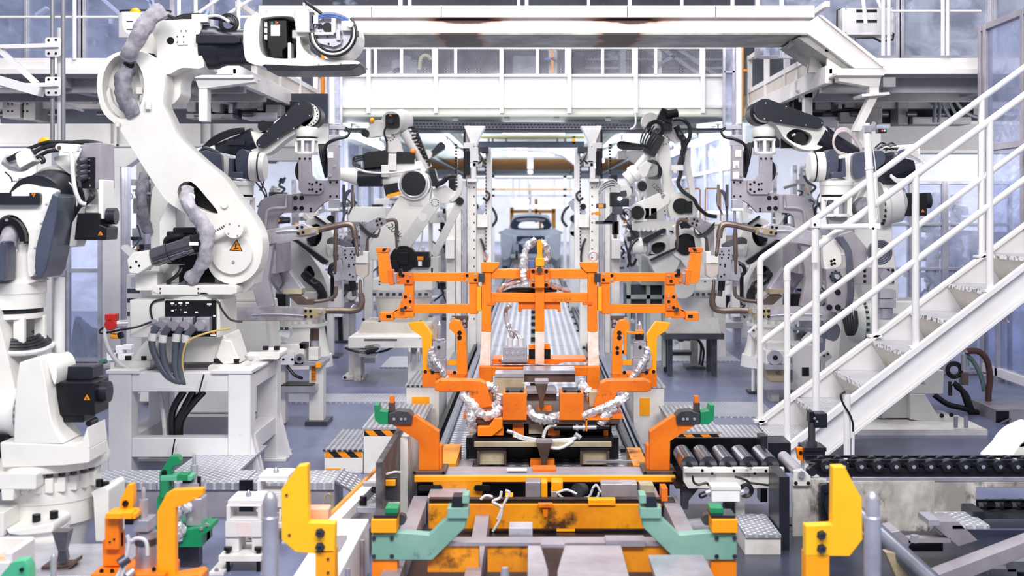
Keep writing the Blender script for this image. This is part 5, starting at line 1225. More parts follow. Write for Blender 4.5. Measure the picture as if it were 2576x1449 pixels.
# ---------------------------------------------------------------- low robots at both sides: dark cover bar, wrist and blue-grey gun block
def low(side):
    ax = 1351
    f = (lambda p: p) if side == 'left' else (lambda p: mir(p, ax))
    X = lambda x: x if side == 'left' else 2 * ax - x
    def B(x0, y0, x1, y1, a, b, d=None): return G(d).pb(min(X(x0), X(x1)), y0, max(X(x0), X(x1)), y1, a, b)
    T = thing('welding_robot', 'low robot with slanted black cover bar and hollow white wrist, %s of the line' % side, 'robot', 10.2, X(760), 920)
    bd = [(734, 604), (748, 584), (770, 556), (795, 548), (824, 566), (838, 590), (846, 610), (852, 640), (846, 656), (822, 668), (790, 650), (750, 615)]
    G().pp(sm(f(bd), 3), .0, .22, [sm(f([(770, 600), (776, 575), (796, 563), (808, 575), (808, 600), (796, 618), (780, 618)]), 3)]).o('wrist_body', WH2, T, .01)
    B(764, 556, 814, 624, .12, .16).o('window_back', BLK, T)
    G().pbar((X(782), 610, .0), (X(798), 572, .0), 18, .08).o('wrist_motor', BLK, T)
    G().pp(f([(736, 600), (744, 598), (828, 656), (822, 664), (812, 662)]), -.04, .24).o('cover_bar', BLK2, T, .004)
    G().pp(f([(790, 545), (796, 542), (824, 562), (820, 566)]), -.04, .24).o('cover_bar', BLK2, T, .004)
    G().pla((X(824), 630, .08), (X(850), 626, .08), [(0, 30), (.3, 30), (.35, 27), (1, 26)], 24).o('wrist_flange', WH, T)
    for k in range(5): G().pt([(X(826), 604 + k * 2, -.04), (X(840), 598 + k * 3, -.06), (X(866), 604 + k * 3, -.06), (X(888), 616 + k * 2, -.04)], 2.4).o('harness_cable', CBG, T)
    arm_ = f([(700, 612), (730, 605), (790, 680), (812, 740), (805, 762), (770, 768), (752, 730), (700, 660)])
    G().pp(sm(arm_, 3), .28, .5, [sm(f([(747, 690), (754, 676), (766, 674), (776, 692), (772, 704), (756, 706)]), 3)]).o('lower_arm', WH2, T, .012)
    B(744, 670, 780, 710, .42, .46).o('slot_back', BLK, T)
    G().pt([(X(756), 692, .2), (X(772), 708, .16), (X(792), 724, .16), (X(802), 742, .18), (X(800), 756, .2)], 12, 10, 6, jit=.2).o('canvas_sleeve', CBL, T)
    G().pla((X(740), 830, .4), (X(740), 800, .4), [(0, 62), (.3, 62), (.31, 56), (1, 56)], 28).o('turntable', WH, T)
    for a in range(200, 345, 18): G().pb(X(740) + 60 * math.cos(math.radians(a)) - 3, 812, X(740) + 60 * math.cos(math.radians(a)) + 3, 820, .4 + .205 * math.sin(math.radians(a)), .42 + .205 * math.sin(math.radians(a))).o('ring_lug', WH2, T)
    G().pla((X(740), 905, .4), (X(740), 830, .4), [(0, 70), (.4, 62), (1, 55)], 28).o('base', WH, T)
    B(720, 738, 800, 800, .2, .5).o('turret', WH2, T, .01)
    B(655, 745, 700, 790, .3, .5).o('drive_motor', BLK, T, .008); warn(T, X(668), 757, 4, .299)
    G().pla((X(740), 935, .4), (X(740), 905, .4), [(0, 78), (1, 74)], 28).o('pedestal', WH3, T)
    # blue-grey gun head
    T = thing('weld_gun', 'compact blue-grey weld gun head with bolted plates on the low %s robot' % side, 'weld gun', 9.9, X(880), 720)
    PLT = GRL
    B(864, 622, 897, 706, -.04, .03).o('face_plate', PLT, T, .003); B(848, 618, 864, 650, -.05, .0).o('side_plate', PLT, T, .003)
    bolts(T, f([(870, 630), (870, 640), (888, 632), (893, 640), (884, 640), (888, 648), (872, 648), (880, 665), (892, 665), (880, 670), (882, 690), (890, 695), (852, 624), (860, 632), (853, 640)]), 2.6, -.04)
    G().pp(f([(850, 655), (862, 652), (868, 690), (872, 702), (846, 706), (842, 690)]), -.08, .0).o('transformer', PLT, T, .004)
    B(897, 632, 928, 662, -.06, .08).o('white_cover', WH, T, .005); G().pp(f([(895, 662), (928, 662), (926, 692), (915, 700), (898, 690)]), -.05, .08).o('cover_skirt', mat('skirt_%s' % side, 'c9bdb4', .5), T, .004)
    G().pb(min(X(908), X(916)), 626, max(X(908), X(916)), 640, -.065, -.05).o('grey_tab', GRY, T)
    G().pt([(X(850), 660, -.06), (X(836), 668, -.07), (X(833), 684, -.07), (X(842), 692, -.06)], 5).o('black_hose', CBL, T)
    G().pk((X(886), 706, 0), (X(888), 730, 0), 9).o('motor', BLK, T); G().pk((X(890), 730, 0), (X(892), 745, 0), 6).o('motor_cap', BRN, T)
    B(835, 700, 855, 800, .1, .2).o('support', WH3, T, .004); B(826, 690, 836, 760, .1, .16).o('black_shield', BLK, T)
    # second gun beyond with a thin hooked electrode
    T = thing('weld_gun', 'pale wrapped gun arm with a thin hooked electrode deeper on the %s' % side, 'weld gun', 10.6, X(960), 660)
    G().pp(f([(905, 566), (952, 545), (968, 548), (972, 560), (945, 580), (922, 600), (918, 632), (905, 632)]), .0, .08).o('arm', FOILP, T, .004)
    bolts(T, f([(948, 556), (956, 552), (950, 566), (960, 562)]), 3.5, 0)
    G().pt([(X(966), 557, .03), (X(985), 553, .03), (X(994), 556, .03), (X(997), 570, .03), (X(996), 596, .03)], 4.5).o('electrode_arm', BRZ, T)
    G().pla((X(996), 590, .03), (X(997), 628, .03), [(0, 3.6), (.8, 3), (1, 1.5)]).o('tip', BRZ, T)
    for k in range(3): G().pt([(X(905), 560 + k * 6, -.02), (X(930), 585 + k * 4, -.03), (X(950), 590 + k * 3, -.02), (X(956), 575, 0)], 1.8).o('wire', CBL, T)
    G().pp(f([(915, 605), (922, 590), (940, 578), (944, 584), (926, 602), (926, 640), (915, 640)]), .02, .06).o('copper_shunt', BRZ, T, .003)
low('left'); low('right')
# ================================================================ deeper robots
T = thing('welding_robot', 'folded white robot with a round black elbow cover and a slanted lettered lower arm, left of the far aisle', 'robot', 11.5, 1000, 940)
T.e['label'] = 'folded white robot with black elbow cover and slanted lettered arm left of far aisle'
G().pla((985, 309, -.02), (1010, 300, .22), [(0, 29), (.15, 31), (.8, 31), (1, 27)], 28).o('top_joint', WH2, T)
m_ = G().pp(rrect(971, 288, 1007, 324, 7), -.06, .0).o('joint_motor', BLK, T, .004); warn(m_, 984, 291, 4, -.061); G().pc(986, 306, 7, -.09, -.06).o('motor_boss', BLK2, m_)
G().pp(sm([(912, 336), (925, 320), (940, 305), (958, 303), (975, 320), (985, 345), (960, 342), (930, 346)], 3), .0, .1).o('counter_link', WH2, T, .006)
G().pc(920, 336, 10, -.04, .12).o('link_knob', BLK, T); G().sph(G().P(936, 303, 0), 6 * .0038, 1, 1, 1.2).o('amber_lamp', AMB, T)
G().pp([(966, 334), (1006, 334), (1004, 352), (1012, 384), (962, 384), (970, 352)], .02, .14).o('neck', WH2, T, .006)
bolts(T, [(980 + 11 * math.cos(a * .7), 345 + 9 * math.sin(a * .7)) for a in range(9)], 1.8, .02)
G().pt([(974, 318, -.05), (968, 335, -.05), (974, 360, -.03), (973, 382, -.02)], 2.6).os('cable', CBL, T)
G().pk((1018, 330, .05), (1076, 424, .05), 16, 12).o('forearm_tube', WH2, T)
for k in range(9): G().pt([(1028 + k * 4.5, 322 + k * 9, .0), (1046 + k * 4, 322 + k * 10, -.05), (1050 + k * 4, 344 + k * 9, -.04), (1038 + k * 5, 350 + k * 8, .0)], 2.4).os('dress_cable', CBL, T)
G().pl((1108, 366), 10, (1083, 388), 6, .1, .2).o('far_cover', BLK2, T, .004); G().pc(1074, 388, 12, .0, .12).o('wrist_ring', WH2, T)
G().pp([(915, 390), (925, 383), (974, 378), (980, 386), (978, 420), (918, 424)], -.08, .06).o('amplifier_box', BLK, T, .006)
G().pb(999, 382, 1044, 412, -.05, .08).o('second_box', BLK, T, .006); G().sph(G().P(1040, 381, -.04), 6 * .0038, 1.3, 1, 1).o('amber_lamp', mat('lamp_orange', 'f27d12', .2), T)
G().pb(978, 388, 999, 430, -.07, .02).pb(962, 416, 982, 446, -.09, -.05).os('steel_bracket', WH2, T, .004)
for k in range(3): G().pt([(918, 392 + k * 5, -.1), (896, 396 + k * 6, -.1), (893, 408 + k * 4, -.1), (912, 418 + k * 5, -.1)], 2.4).o('lead', CBL, T)
G().pt([(900, 424, -.1), (930, 434, -.12), (990, 436, -.12), (1060, 424, -.1)], 2.6).o('white_conduit', CBW, T)
G().pla((902, 446, 0), (962, 444, 0), [(0, 24), (.5, 25), (1, 26)], 24).o('motor_barrel', BLK2, T)
G().pla((902, 444, 0), (850, 436, 0), [(0, 23), (1, 14)], 24).o('forearm_nose', WH2, T)
G().pp([(960, 418), (1062, 404), (1075, 430), (1020, 468), (962, 464)], -.03, .18).o('forearm_body', WH2, T, .01)
G().pc(1043, 463, 40, -.08, .16, None, 32).o('elbow_ring', WH, T); G().pc(1043, 463, 34, -.1, -.08, 32, 32).o('elbow_glass', BLK, T); G().ptor(1043, 463, 33, 2.5, -.1).o('elbow_trim', GRL, T)
y_ = G().pp([(966, 466), (1010, 458), (1012, 482), (972, 494)], -.06, .06).o('black_drive', BLK, T, .005); G().pp([(975, 490), (1010, 481), (1011, 490), (976, 499)], -.064, -.05).o('amber_plate', YEL, y_)
la = G().pp([(1006, 492), (1030, 500), (1078, 486), (1086, 470), (1080, 512), (1060, 548), (1000, 654), (930, 654), (928, 625), (944, 590)], -.02, .16).o('lower_arm', WH, T, .008)
text(la, '1.200kg', W(992, 580, 11.5) + Vector((0, -.0225, 0)), .085, INK, 48)
G().pp([(1022, 500), (1052, 492), (1066, 520), (1030, 518)], -.024, -.018).o('arm_facet', WH2, la)
G().pl((1096, 510), 14, (1022, 612), 16, -.08, -.03).o('parallel_link', WH2, T, .004)
bolts(T, [(1096 + 9 * math.cos(a * .63), 510 + 9 * math.sin(a * .63)) for a in range(10)], 1.6, -.08); G().pc(1065, 546, 11, -.083, -.08).o('link_boss', WH, T)
G().pl((1157, 508), 10, (1094, 636), 9, .02, .07).o('rear_link', WH2, T, .004); G().pc(1157, 506, 10, -.02, .1).o('link_knob', BLK, T)
G().pp([(1086, 476), (1120, 465), (1160, 496), (1156, 508), (1098, 514)], .02, .1).o('rocker_plate', WH2, T, .005)
G().pp([(1080, 426), (1094, 424), (1104, 460), (1088, 470)], -.05, .1).o('black_shroud', BLK, T, .005)
G().pt([(1096, 468, -.06), (1115, 458, -.08), (1128, 446, -.08), (1150, 444, -.06)], 6.5, jit=.2).o('corrugated_hose', CBL, T)
G().pp(sm([(1150, 442), (1162, 444), (1163, 480), (1150, 500), (1138, 508), (1132, 500), (1146, 488), (1152, 465)], 3), -.02, .03).o('hose_guide', WH2, T, .004)
G().pc(1017, 650, 33, -.1, .1, None, 28).o('shoulder_motor', BLK, T); G().pb(1004, 634, 1030, 664, -.14, -.1).o('motor_box', BLK, T, .005); G().pb(980, 654, 1008, 690, -.14, -.06).o('motor_box', BLK, T, .005); G().ptor(1017, 650, 35, 4, 0).o('shoulder_ring', WH, T)
b_ = G().pb(1045, 632, 1082, 672, -.12, .05).o('drive_box', BLK, T, .005); G().pb(1053, 644, 1068, 653, -.124, -.12).o('orange_label', SIGN, b_); G().pb(1055, 656, 1064, 668, -.123, -.12).o('white_label', LBL, b_)
for x0, y0, x1, y1 in ((1026, 672, 1092, 700), (1085, 646, 1104, 690)): G().pb(x0, y0, x1, y1, -.06, .25).o('turret_block', WH2, T, .006)
G().pb(940, 700, 1090, 728, -.1, .3).o('turret_plate', WH, T, .008); bolts(T, [(958, 707), (1030, 707), (958, 714), (1030, 714)], 2.2, -.1)
G().pla((1012, 745, .1), (1012, 728, .1), [(0, 78), (1, 78)], 30).o('turntable', WH2, T)
for i in range(9): G().pb(945 + i * 16, 733, 953 + i * 16, 740, -.21, -.18).o('ring_lug', GRD, T)
bs = mat('stained_base', 'e2ddd6', .5, 0, 'cfc6ba', 3, .4, .7, col3='c98a3c', lo3=.56, hi3=.72, scale3=2.6)
G().pla((1012, 812, .1), (1012, 745, .1), [(0, 62), (.5, 66), (1, 72)], 30).o('base_drum', bs, T)
G().pp([(918, 806), (1090, 806), (1104, 846), (902, 846)], -.2, .35).o('base', bs, T, .008)
bolts(T, [(920, 800), (960, 806), (1062, 806)], 4, -.15)
T = thing('robot_stand', 'cream steel stand with a motor under its top, below the folded robot', 'stand', 11.0, 990, 905)
G().pb(880, 846, 1075, 872, -.1, .5).o('top_beam', WHD, T, .005); G().pb(920, 850, 1002, 854, -.105, -.1).o('worn_edge', GRD, T)
for x0, x1 in ((1030, 1036), (1052, 1058)): G().pb(x0, 870, x1, 905, -.1, .4).o('leg_rib', WHD, T, .004)
G().pb(1024, 870, 1062, 968, .05, .4).o('leg', WHD, T, .005); G().pb(882, 870, 900, 968, .2, .45).o('leg', WHD, T, .005)
for x in (1034, 1054): G().pk((x, 905, -.14), (x, 880, -.14), 4).o('anchor_bolt', GRL, T)
G().pb(905, 876, 945, 896, -.05, .1).o('gear_box', WHD, T, .005); G().pk((925, 878, -.12), (958, 872, -.1), 11).o('motor', BLK, T); G().pc(953, 871, 10, -.14, -.08).o('motor_fan', GRL, T); G().pb(928, 868, 932, 878, -.14, -.12).o('amber_tag', YEL, T)
G().pt([(872, 872, -.1), (900, 880, -.12), (930, 884, -.1), (970, 882, 0), (1000, 866, .1)], 3).os('cable', CBL, T)
T = thing('pedestal_post', 'white square floor post with a small tray in front of the cream stand', 'post', 11.35, 890, 952)
G().pb(877, 878, 905, 945, 0, .1).o('post', WHD, T, .004); G().pb(866, 943, 918, 952, -.1, .2).o('foot', WHD, T); G().pb(902, 900, 945, 912, -.05, .2).o('tray', GRL, T); G().pb(868, 870, 905, 880, -.04, .12).o('cap', GRL, T)
bolts(T, [(872, 946), (912, 944)], 4, -.1)

T = thing('welding_robot', 'white robot bowed forward with a looping black hose, right of the far aisle', 'robot', 11.5, 1700, 920)
G().pc(1637, 305, 22, .0, .15, None, 28).o('top_joint', WH2, T)
G().pp([(1651, 300), (1664, 272), (1698, 284), (1686, 312)], -.06, .08).o('top_motor', BLK, T, .006); G().pk((1672, 290, -.05), (1702, 286, -.02), 12).o('motor_end', BLK, T); G().pb(1662, 310, 1690, 330, -.04, .08).o('motor_bracket', BLK, T, .005)
for r in (14, 18, 21): G().ptor(1648, 325, r, 2.2, -.08, (0.2, 1, .2)).o('cable_coil', CBL, T)
for k in range(6): G().pt([(1632 + k * 6, 308 + k * 5, -.06), (1616 + k * 6, 335 + k * 4, -.08), (1610 + k * 5, 360 + k * 3, -.08), (1622 + k * 3, 372 + k * 3, -.06)], 2).os('dress_cable', CBL, T)
G().pbar((1656, 340, -.02), (1630, 388, -.02), 34, .12).o('amplifier_box', BLK, T)
G().pk((1642, 376, .02), (1594, 430, .02), 11, 9).o('forearm_tube', WH2, T)
for k in range(5): G().pt([(1628, 404, -.02), (1652 + k * 2, 408 + k * 3, -.04), (1654 + k, 440 + k * 2, -.04), (1630, 448, -.02)], 1.8).o('cable_loop', CBL, T)
G().pp([(1606, 420), (1630, 400), (1640, 412), (1626, 445), (1604, 450)], -.02, .1).o('wrist_block', WH2, T, .006)
G().pla((1604, 430, .02), (1576, 452, .02), [(0, 20), (.2, 22), (.5, 22), (.55, 18), (1, 18)], 24).o('wrist_drum', WH, T)
G().pk((1586, 450, .02), (1576, 470, .02), 10, 9).o('wrist_neck', WH2, T); G().pc(1572, 482, 16, -.06, .1, None, 24).o('wrist_joint', WH2, T); G().pk((1570, 496, .02), (1580, 506, .02), 12).o('tool_flange', WH, T)
ar = G().pp(sm([(1654, 352), (1676, 345), (1688, 380), (1688, 410), (1690, 450), (1700, 480), (1690, 492), (1670, 484), (1668, 440), (1656, 400)], 3), .02, .16).o('lower_arm', WH2, T, .008)
G().pp([(1660, 330), (1700, 315), (1724, 350), (1700, 360)], .04, .1).o('rocker_plate', WH2, T, .004)
bolts(T, [(1672 + 11 * math.cos(a * .6), 352 + 11 * math.sin(a * .6)) for a in range(11)], 1.6, .0)
G().pp([(1720, 380), (1738, 376), (1744, 430), (1756, 500), (1744, 506), (1730, 440)], .1, .15).o('rear_link', WH2, T, .004)
G().pt([(1690, 302, -.08), (1712, 302, -.1), (1730, 318, -.1), (1732, 345, -.1), (1720, 372, -.08), (1714, 410, -.06), (1710, 440, -.06), (1704, 462, -.06), (1716, 482, -.08), (1742, 502, -.1), (1752, 520, -.1), (1775, 540, -.08), (1800, 545, -.06)], 5, 8, 6).o('main_hose', CBL, T)
G().pt([(1700, 318, -.04), (1712, 342, -.04), (1720, 360, -.04), (1716, 395, -.03), (1706, 430, -.03)], 8, 8, 6, jit=.25).o('corrugated_hose', CBL, T)
G().pb(1686, 416, 1716, 430, -.1, -.02).pb(1690, 430, 1700, 436, -.1, -.02).os('hose_clamp', WH2, T, .003)
hs = G().pp(sm([(1680, 510), (1688, 490), (1710, 484), (1750, 500), (1756, 530), (1740, 546), (1694, 548), (1684, 540)], 3), .0, .25).o('shoulder', WH, T, .01)
G().pc(1712, 518, 20, -.03, .0, None, 24).o('shoulder_cover', BLK, hs); G().pb(1722, 506, 1740, 536, -.05, .0).o('shoulder_motor', BLK, hs, .004)
l2 = G().pl((1668, 500), 18, (1610, 532), 22, -.02, .1).o('lettered_arm', WH, T, .008); text(l2, '1200kg', W(1656, 478, 11.5) + Vector((0, -.0225, 0)), .06, INK, 45)
G().pc(1602, 535, 21, -.06, .08, None, 28).o('joint_ring', WH2, T); G().pc(1602, 535, 17, -.08, -.06, 15, 28).o('joint_glass', BLK, T); G().pc(1618, 468, 15, .1, .2, None, 24).o('rear_joint', GRL, T); G().pc(1618, 468, 12, .08, .1, None, 24).o('rear_glass', BLK, T)
for x0, x1 in ((1621, 1634), (1636, 1652)): G().pb(x0, 522, x1, 552, -.02, .1).o('drive_motor', BLK, T, .005)
G().pb(1596, 556, 1700, 580, .0, .3).o('turret_plate', WH2, T, .006); G().pb(1616, 580, 1680, 720, .15, .35).o('base_column', GRN, T, .006)
for i in range(7): G().pb(1604 + i * 12, 574, 1610 + i * 12, 582, -.02, .0).o('ring_lug', WH, T)
G().pb(1580, 720, 1680, 790, .3, .6).o('dark_interior', UPD, T, .008)  # dark block painting in the shaded interior between the frame legs
for x in (1582, 1632, 1672): G().pb(x, 700, x + 9, 930, .2, .3).o('frame_leg', GRN, T)
G().pb(1582, 746, 1680, 756, .2, .3).o('frame_rail', GRN, T)
G().pb(1690, 700, 1806, 728, -.1, .3).o('turret_plate', WH, T, .008); bolts(T, [(1714, 707), (1770, 707)], 2.2, -.1)
G().pla((1742, 745, .1), (1742, 728, .1), [(0, 66), (1, 66)], 30).o('turntable', WH2, T)
for i in range(8): G().pb(1690 + i * 14, 733, 1697 + i * 14, 740, -.18, -.15).o('ring_lug', GRD, T)
G().pla((1742, 800, .1), (1742, 745, .1), [(0, 56), (.5, 58), (1, 62)], 30).o('base_drum', WHD, T)
G().pp([(1680, 796), (1802, 796), (1810, 836), (1672, 836)], -.12, .35).o('base', WHD, T, .008); G().pb(1668, 836, 1816, 850, -.14, .4).o('base_slab', GRD, T, .004); [G().pb(x, 850, x + 12, 948, y, y + .06).o('plinth_leg', GRD, T, .004) for x in (1680, 1792) for y in (.0, .35)]
# compact tool head on its wrist
T = thing('stud_tool', 'dark jig tool with lamps hanging from the bowed right robot', 'tool', 11.2, 1560, 590)
G().pb(1536, 464, 1560, 484, -.05, .08).o('cream_box', WH2, T, .004); G().pbar((1548, 490, .1), (1572, 486, .28), 14, .1).o('mount_neck', GRD, T)
for x0, y0, x1, y1, m in ((1534, 486, 1556, 520, BLK), (1556, 500, 1582, 520, BLK2), (1540, 520, 1566, 540, GRD), (1544, 540, 1552, 600, GRD), (1540, 556, 1556, 590, BLK), (1500, 512, 1524, 524, GRD)): G().pb(x0, y0, x1, y1, -.03, .06).o('block', m, T, .004)
G().pbar((1538, 470, 0), (1548, 560, 0), 7, .04).o('guide_blade', GRD, T); G().pp([(1516, 560), (1545, 528), (1548, 560)], 0, .03).o('gusset', GRD, T); G().pb(1498, 556, 1546, 564, .0, .06).o('cross_bar', GRD, T, .003)
for k in range(7): G().pt([(1556, 466 + k * 2, -.03), (1540, 452 + k * 3, -.05), (1516, 462 + k * 3, -.05), (1506, 480 + k * 3, -.04)], 1.8, jit=.2).o('wire', CBG if k % 2 else CBW, T)
G().ptor(1574, 540, 15, 1.6, -.03, (.5, 1, 0)).o('wire_hoop', CBG, T)
for x, y in ((1505, 514), (1497, 532)): G().pb(x, y, x + 12, y + 9, -.06, -.02).o('amber_tab', YEL, T, .002)
G().pp([(1488, 534), (1510, 536), (1512, 544), (1500, 540), (1488, 538)], -.04, -.02).o('amber_hook', YEL, T)
G().sph(G().P(1558, 500, -.05), 4.5 * .0037).o('bright_lamp', WELD, T)

# far black-covered arms that rise beside the bowed robots
T = thing('welding_robot', 'distant robot showing a stubby black arm cover behind the bowed right robot', 'robot', 14.0, 1600, 870)
G().pl((1562, 366), 11, (1610, 371), 8, -.05, .0).o('arm_cover', BLK2, T, .005); G().pp(sm([(1556, 384), (1590, 380), (1640, 385), (1640, 420), (1600, 412), (1580, 395)], 3), 0, .2).o('forearm', WH2, T, .01)
G().pk((1566, 400, .05), (1566, 378, .05), 14).o('wrist', WH2, T); G().pl((1640, 400), 18, (1660, 600), 22, .1, .35).o('lower_arm', WH2, T, .01); G().pb(1640, 600, 1700, 872, .1, .5).o('base', WH2, T, .01)

# ---------------------------------------------------------------- lifter columns either side of the far aisle
def lifter(side):
    f = (lambda p: p) if side == 'right' else (lambda p: mir(p, 1341))
    X = lambda x: x if side == 'right' else 2 * 1341 - x
    def B(x0, y0, x1, y1, a, b): return G().pb(min(X(x0), X(x1)), y0, max(X(x0), X(x1)), y1, a, b)
    T = thing('lifter_column', 'tall grey-white lifter column with chain and rails on the %s of the far aisle' % side, 'lifter', 12.6, X(1500), 912)
    G().pp(f([(1461, 318), (1514, 318), (1496, 364), (1484, 372), (1478, 352)]), -.05, .15).o('head_bracket', WH3, T, .005)
    B(1446, 372, 1461, 690, .05, .2).o('inner_column', WH3, T, .005); B(1484, 455, 1506, 912, .0, .15).o('main_column', WHD, T, .005)
    B(1508, 455, 1519, 912, -.02, .1).o('rail', GRL, T); B(1522, 470, 1534, 912, .0, .12).o('rail', WHD, T); B(1538, 520, 1560, 912, .05, .25).o('outer_column', WHD, T, .005)
    B(1500, 316, 1510, 470, -.02, .06).o('upper_mast', GRY, T); B(1510, 330, 1516, 450, .0, .04).o('mast_edge', BLK, T)
    for i in range(14): B(1531, 362 + i * 8, 1538, 367 + i * 8, -.02, .02).o('chain_link', BLK, T)
    for i in range(26): B(1458.5, 400 + i * 9, 1461.5, 404 + i * 9, .03, .05).o('rack_tooth', BLK, T)
    for i in range(16): B(1488, 470 + i * 22, 1491, 474 + i * 22, -.004, 0).o('hole', BLK, T)
    for x0, y0, x1, y1, m in ((1478, 372, 1500, 410, WH3), (1452, 370, 1478, 384, GRD), (1470, 405, 1492, 420, GRL), (1462, 422, 1480, 430, GRL), (1490, 360, 1514, 374, WH3), (1484, 410, 1496, 450, WH3), (1498, 380, 1512, 440, BLK), (1480, 450, 1506, 458, WH3), (1535, 440, 1552, 480, BLK), (1538, 602, 1560, 650, WH3)):
        B(x0, y0, x1, y1, -.08, .05).o('carriage_block', m, T, .004)
    G().pk((X(1456), 378, -.02), (X(1470), 378, -.02), 9).o('sprocket', BLK, T); G().pt([(X(1476), 386, -.08), (X(1468), 402, -.1), (X(1478), 412, -.09)], 2.2).os('cable', CBL, T)
    B(1460, 572, 1486, 912, .1, .3).o('box_post', BGE if False else WHD, T, .005); G().pt([(X(1474), 600, .05), (X(1466), 620, .05), (X(1462), 650, .05), (X(1466), 690, .05)], 3).o('conduit', GRD, T)
    B(1455, 540, 1482, 572, .02, .2).o('gear_box', WHD, T, .005); G().pt([(X(1460), 480, 0), (X(1450), 490, -.03), (X(1456), 505, -.03), (X(1466), 498, 0)], 3).o('hose', CBL, T)
lifter('right'); lifter('left')
# small robots crowding the aisle beyond
for i, (x, y, s, lab) in enumerate(((1215, 560, 1, 'small far robot with a curled black hose just left of the car body'), (1448, 560, -1, 'small far robot with a dark bent arm just right of the car body'))):
    T = thing('welding_robot', lab, 'robot', 17.5, x, 690)
    G().pb(x - 14, y + 20, x + 14, 804, .0, .3).o('base', WH2, T, .01); G().pl((x, y + 20), 16, (x - s * 14, y - 25), 12, .0, .2).o('lower_arm', WH2, T, .01)
    G().pl((x - s * 14, y - 25), 12, (x + s * 10, y - 48), 9, -.1, .1).o('forearm', GRL, T, .008); G().pc(x + s * 4, y - 10, 10, -.1, .1).o('joint_motor', BLK2, T); G().pc(x - s * 18, y - 40, 8, -.12, .05).o('wrist', BLK, T)
    G().pt([(x + s * 12, y - 45, -.05), (x + s * 28, y - 30, -.06), (x + s * 34, y - 8, -.06), (x + s * 22, y + 10, -.04)], 3.5).o('hose', CBL, T); G().pb(x - 10, y - 60, x - 2, y - 40, -.08, .0).o('tool', GRD, T); G().sph(G().P(x - s * 8, y - 54, -.12), .03).o('lamp', WELD if i == 0 else LBL, T)

# ---------------------------------------------------------------- car body at the end of the bed, d = 34
T = thing('car_body', 'bare silver-blue car body shell without bonnet at the far end of the bed', 'car body', 34.0, 1335, 672)
CAR = mat('bare_steel', 'd3deee', .28, .35, 'aebbd0', 1.2, .4, .66); CAD = mat('bare_steel_dark', '5f6f8f', .4, .5, '3f4c68', 2)
G().pp(sm([(1266, 582), (1278, 576), (1290, 546), (1302, 540), (1335, 538), (1370, 540), (1382, 546), (1393, 576), (1404, 582)], 3), .0, .25, [sm([(1284, 575), (1294, 549), (1335, 544), (1376, 549), (1387, 575), (1335, 578)], 3)]).o('windscreen_frame', CAR, T, .02)
G().pp(sm([(1284, 580), (1296, 545), (1335, 540), (1375, 545), (1386, 580)], 3), 2.6, 2.8, [sm([(1302, 576), (1308, 562), (1335, 559), (1362, 562), (1368, 576), (1335, 578)], 3)]).o('rear_frame', CAD, T, .02)
G().pp([(1296, 540), (1374, 540), (1374, 543), (1296, 543)], .1, 2.7).o('roof', CAR, T)
for x0, x1 in ((1266, 1272), (1398, 1404)): G().pb(x0, 578, x1, 650, .0, 3.0).o('side_panel', CAR, T, .02)
G().pp(sm([(1264, 580), (1335, 578), (1406, 580), (1408, 590), (1335, 594), (1262, 590)], 3), -.3, .15).o('cowl', CAR, T, .02)
for s in (-1, 1):
    q = lambda p: [(1335 + s * x, y) for x, y in p]
    G().pp(sm(q([(72, 586), (50, 592), (44, 606), (50, 640), (60, 650), (70, 646), (73, 610)]), 3), -1.0, -.1).o('fender', CAR, T, .03)
    G().pp(q([(34, 594), (46, 592), (44, 634), (36, 638)]), -.8, -.2).o('strut_tower', CAR, T, .02); G().pp(q([(48, 646), (70, 646), (66, 668), (52, 668)]), -.6, .0).o('skid_leg', CAR, T, .01)
G().pb(1296, 594, 1376, 640, -.1, .0).o('bulkhead', CAD, T); G().pb(1300, 606, 1372, 612, -.9, -.8).o('radiator_bar', CAR, T, .01); G().pp(sm([(1300, 552), (1335, 548), (1370, 552), (1366, 558), (1335, 555), (1304, 558)], 3), .9, 1.1).o('roof_bow', CAR, T); [G().pb(x, 606, x + 5, 640, -.9, -.8).o('radiator_stay', CAR, T) for x in (1300, 1367)]; G().pb(1288, 596, 1300, 640, -.6, -.1).pb(1370, 596, 1382, 640, -.6, -.1).os('inner_rail', CAR, T)
G().pb(1286, 636, 1386, 646, -1.0, -.85).o('cross_member', CAR, T, .01); G().pb(1262, 648, 1410, 668, -.4, 2).o('skid', WH3, T, .01); G().pb(1298, 628, 1304, 650, -1.0, -.9).o('brown_stay', BRN, T)
G().pp(sm([(1310, 604), (1330, 598), (1345, 604), (1342, 622), (1318, 626)], 3), -.25, -.1).o('bulkhead_panel', CAR, T, .02)
# portal, lamps and orange frames around it
T = thing('portal_frame', 'white portal frame with diagonal braces framing the car body', 'frame', 24.0, 1335, 730)
for x in (1240, 1421): G().pb(x - 4, 442, x + 4, 730, 0, .1).o('post', WH3, T)
for y, m in ((442, WH3), (474, mat('warm_rail', 'd9b48c')), (490, GRL)): G().pb(1190, y, 1440, y + 5, 0, .1).o('rail', m, T)
for a, b in (((1262, 475), (1284, 450)), ((1374, 450), (1398, 474)), ((1250, 540), (1300, 492))): G().pbar(a + (0,), b + (0,), 5, .06).o('brace', WH3, T)
G().pb(1330, 462, 1336, 540, .5, .6).o('hanger', GRL, T)
T = thing('far_gantry', 'amber-yellow gantry frame behind the car body', 'frame', 41.0, 1340, 640)
for x0, y0, x1, y1 in ((1283, 522, 1292, 650), (1388, 522, 1398, 650), (1283, 528, 1398, 536), (1345, 500, 1352, 560), (1356, 536, 1362, 575)): G().pb(x0, y0, x1, y1, 0, .4).o('amber_beam', YEL, T, .02)
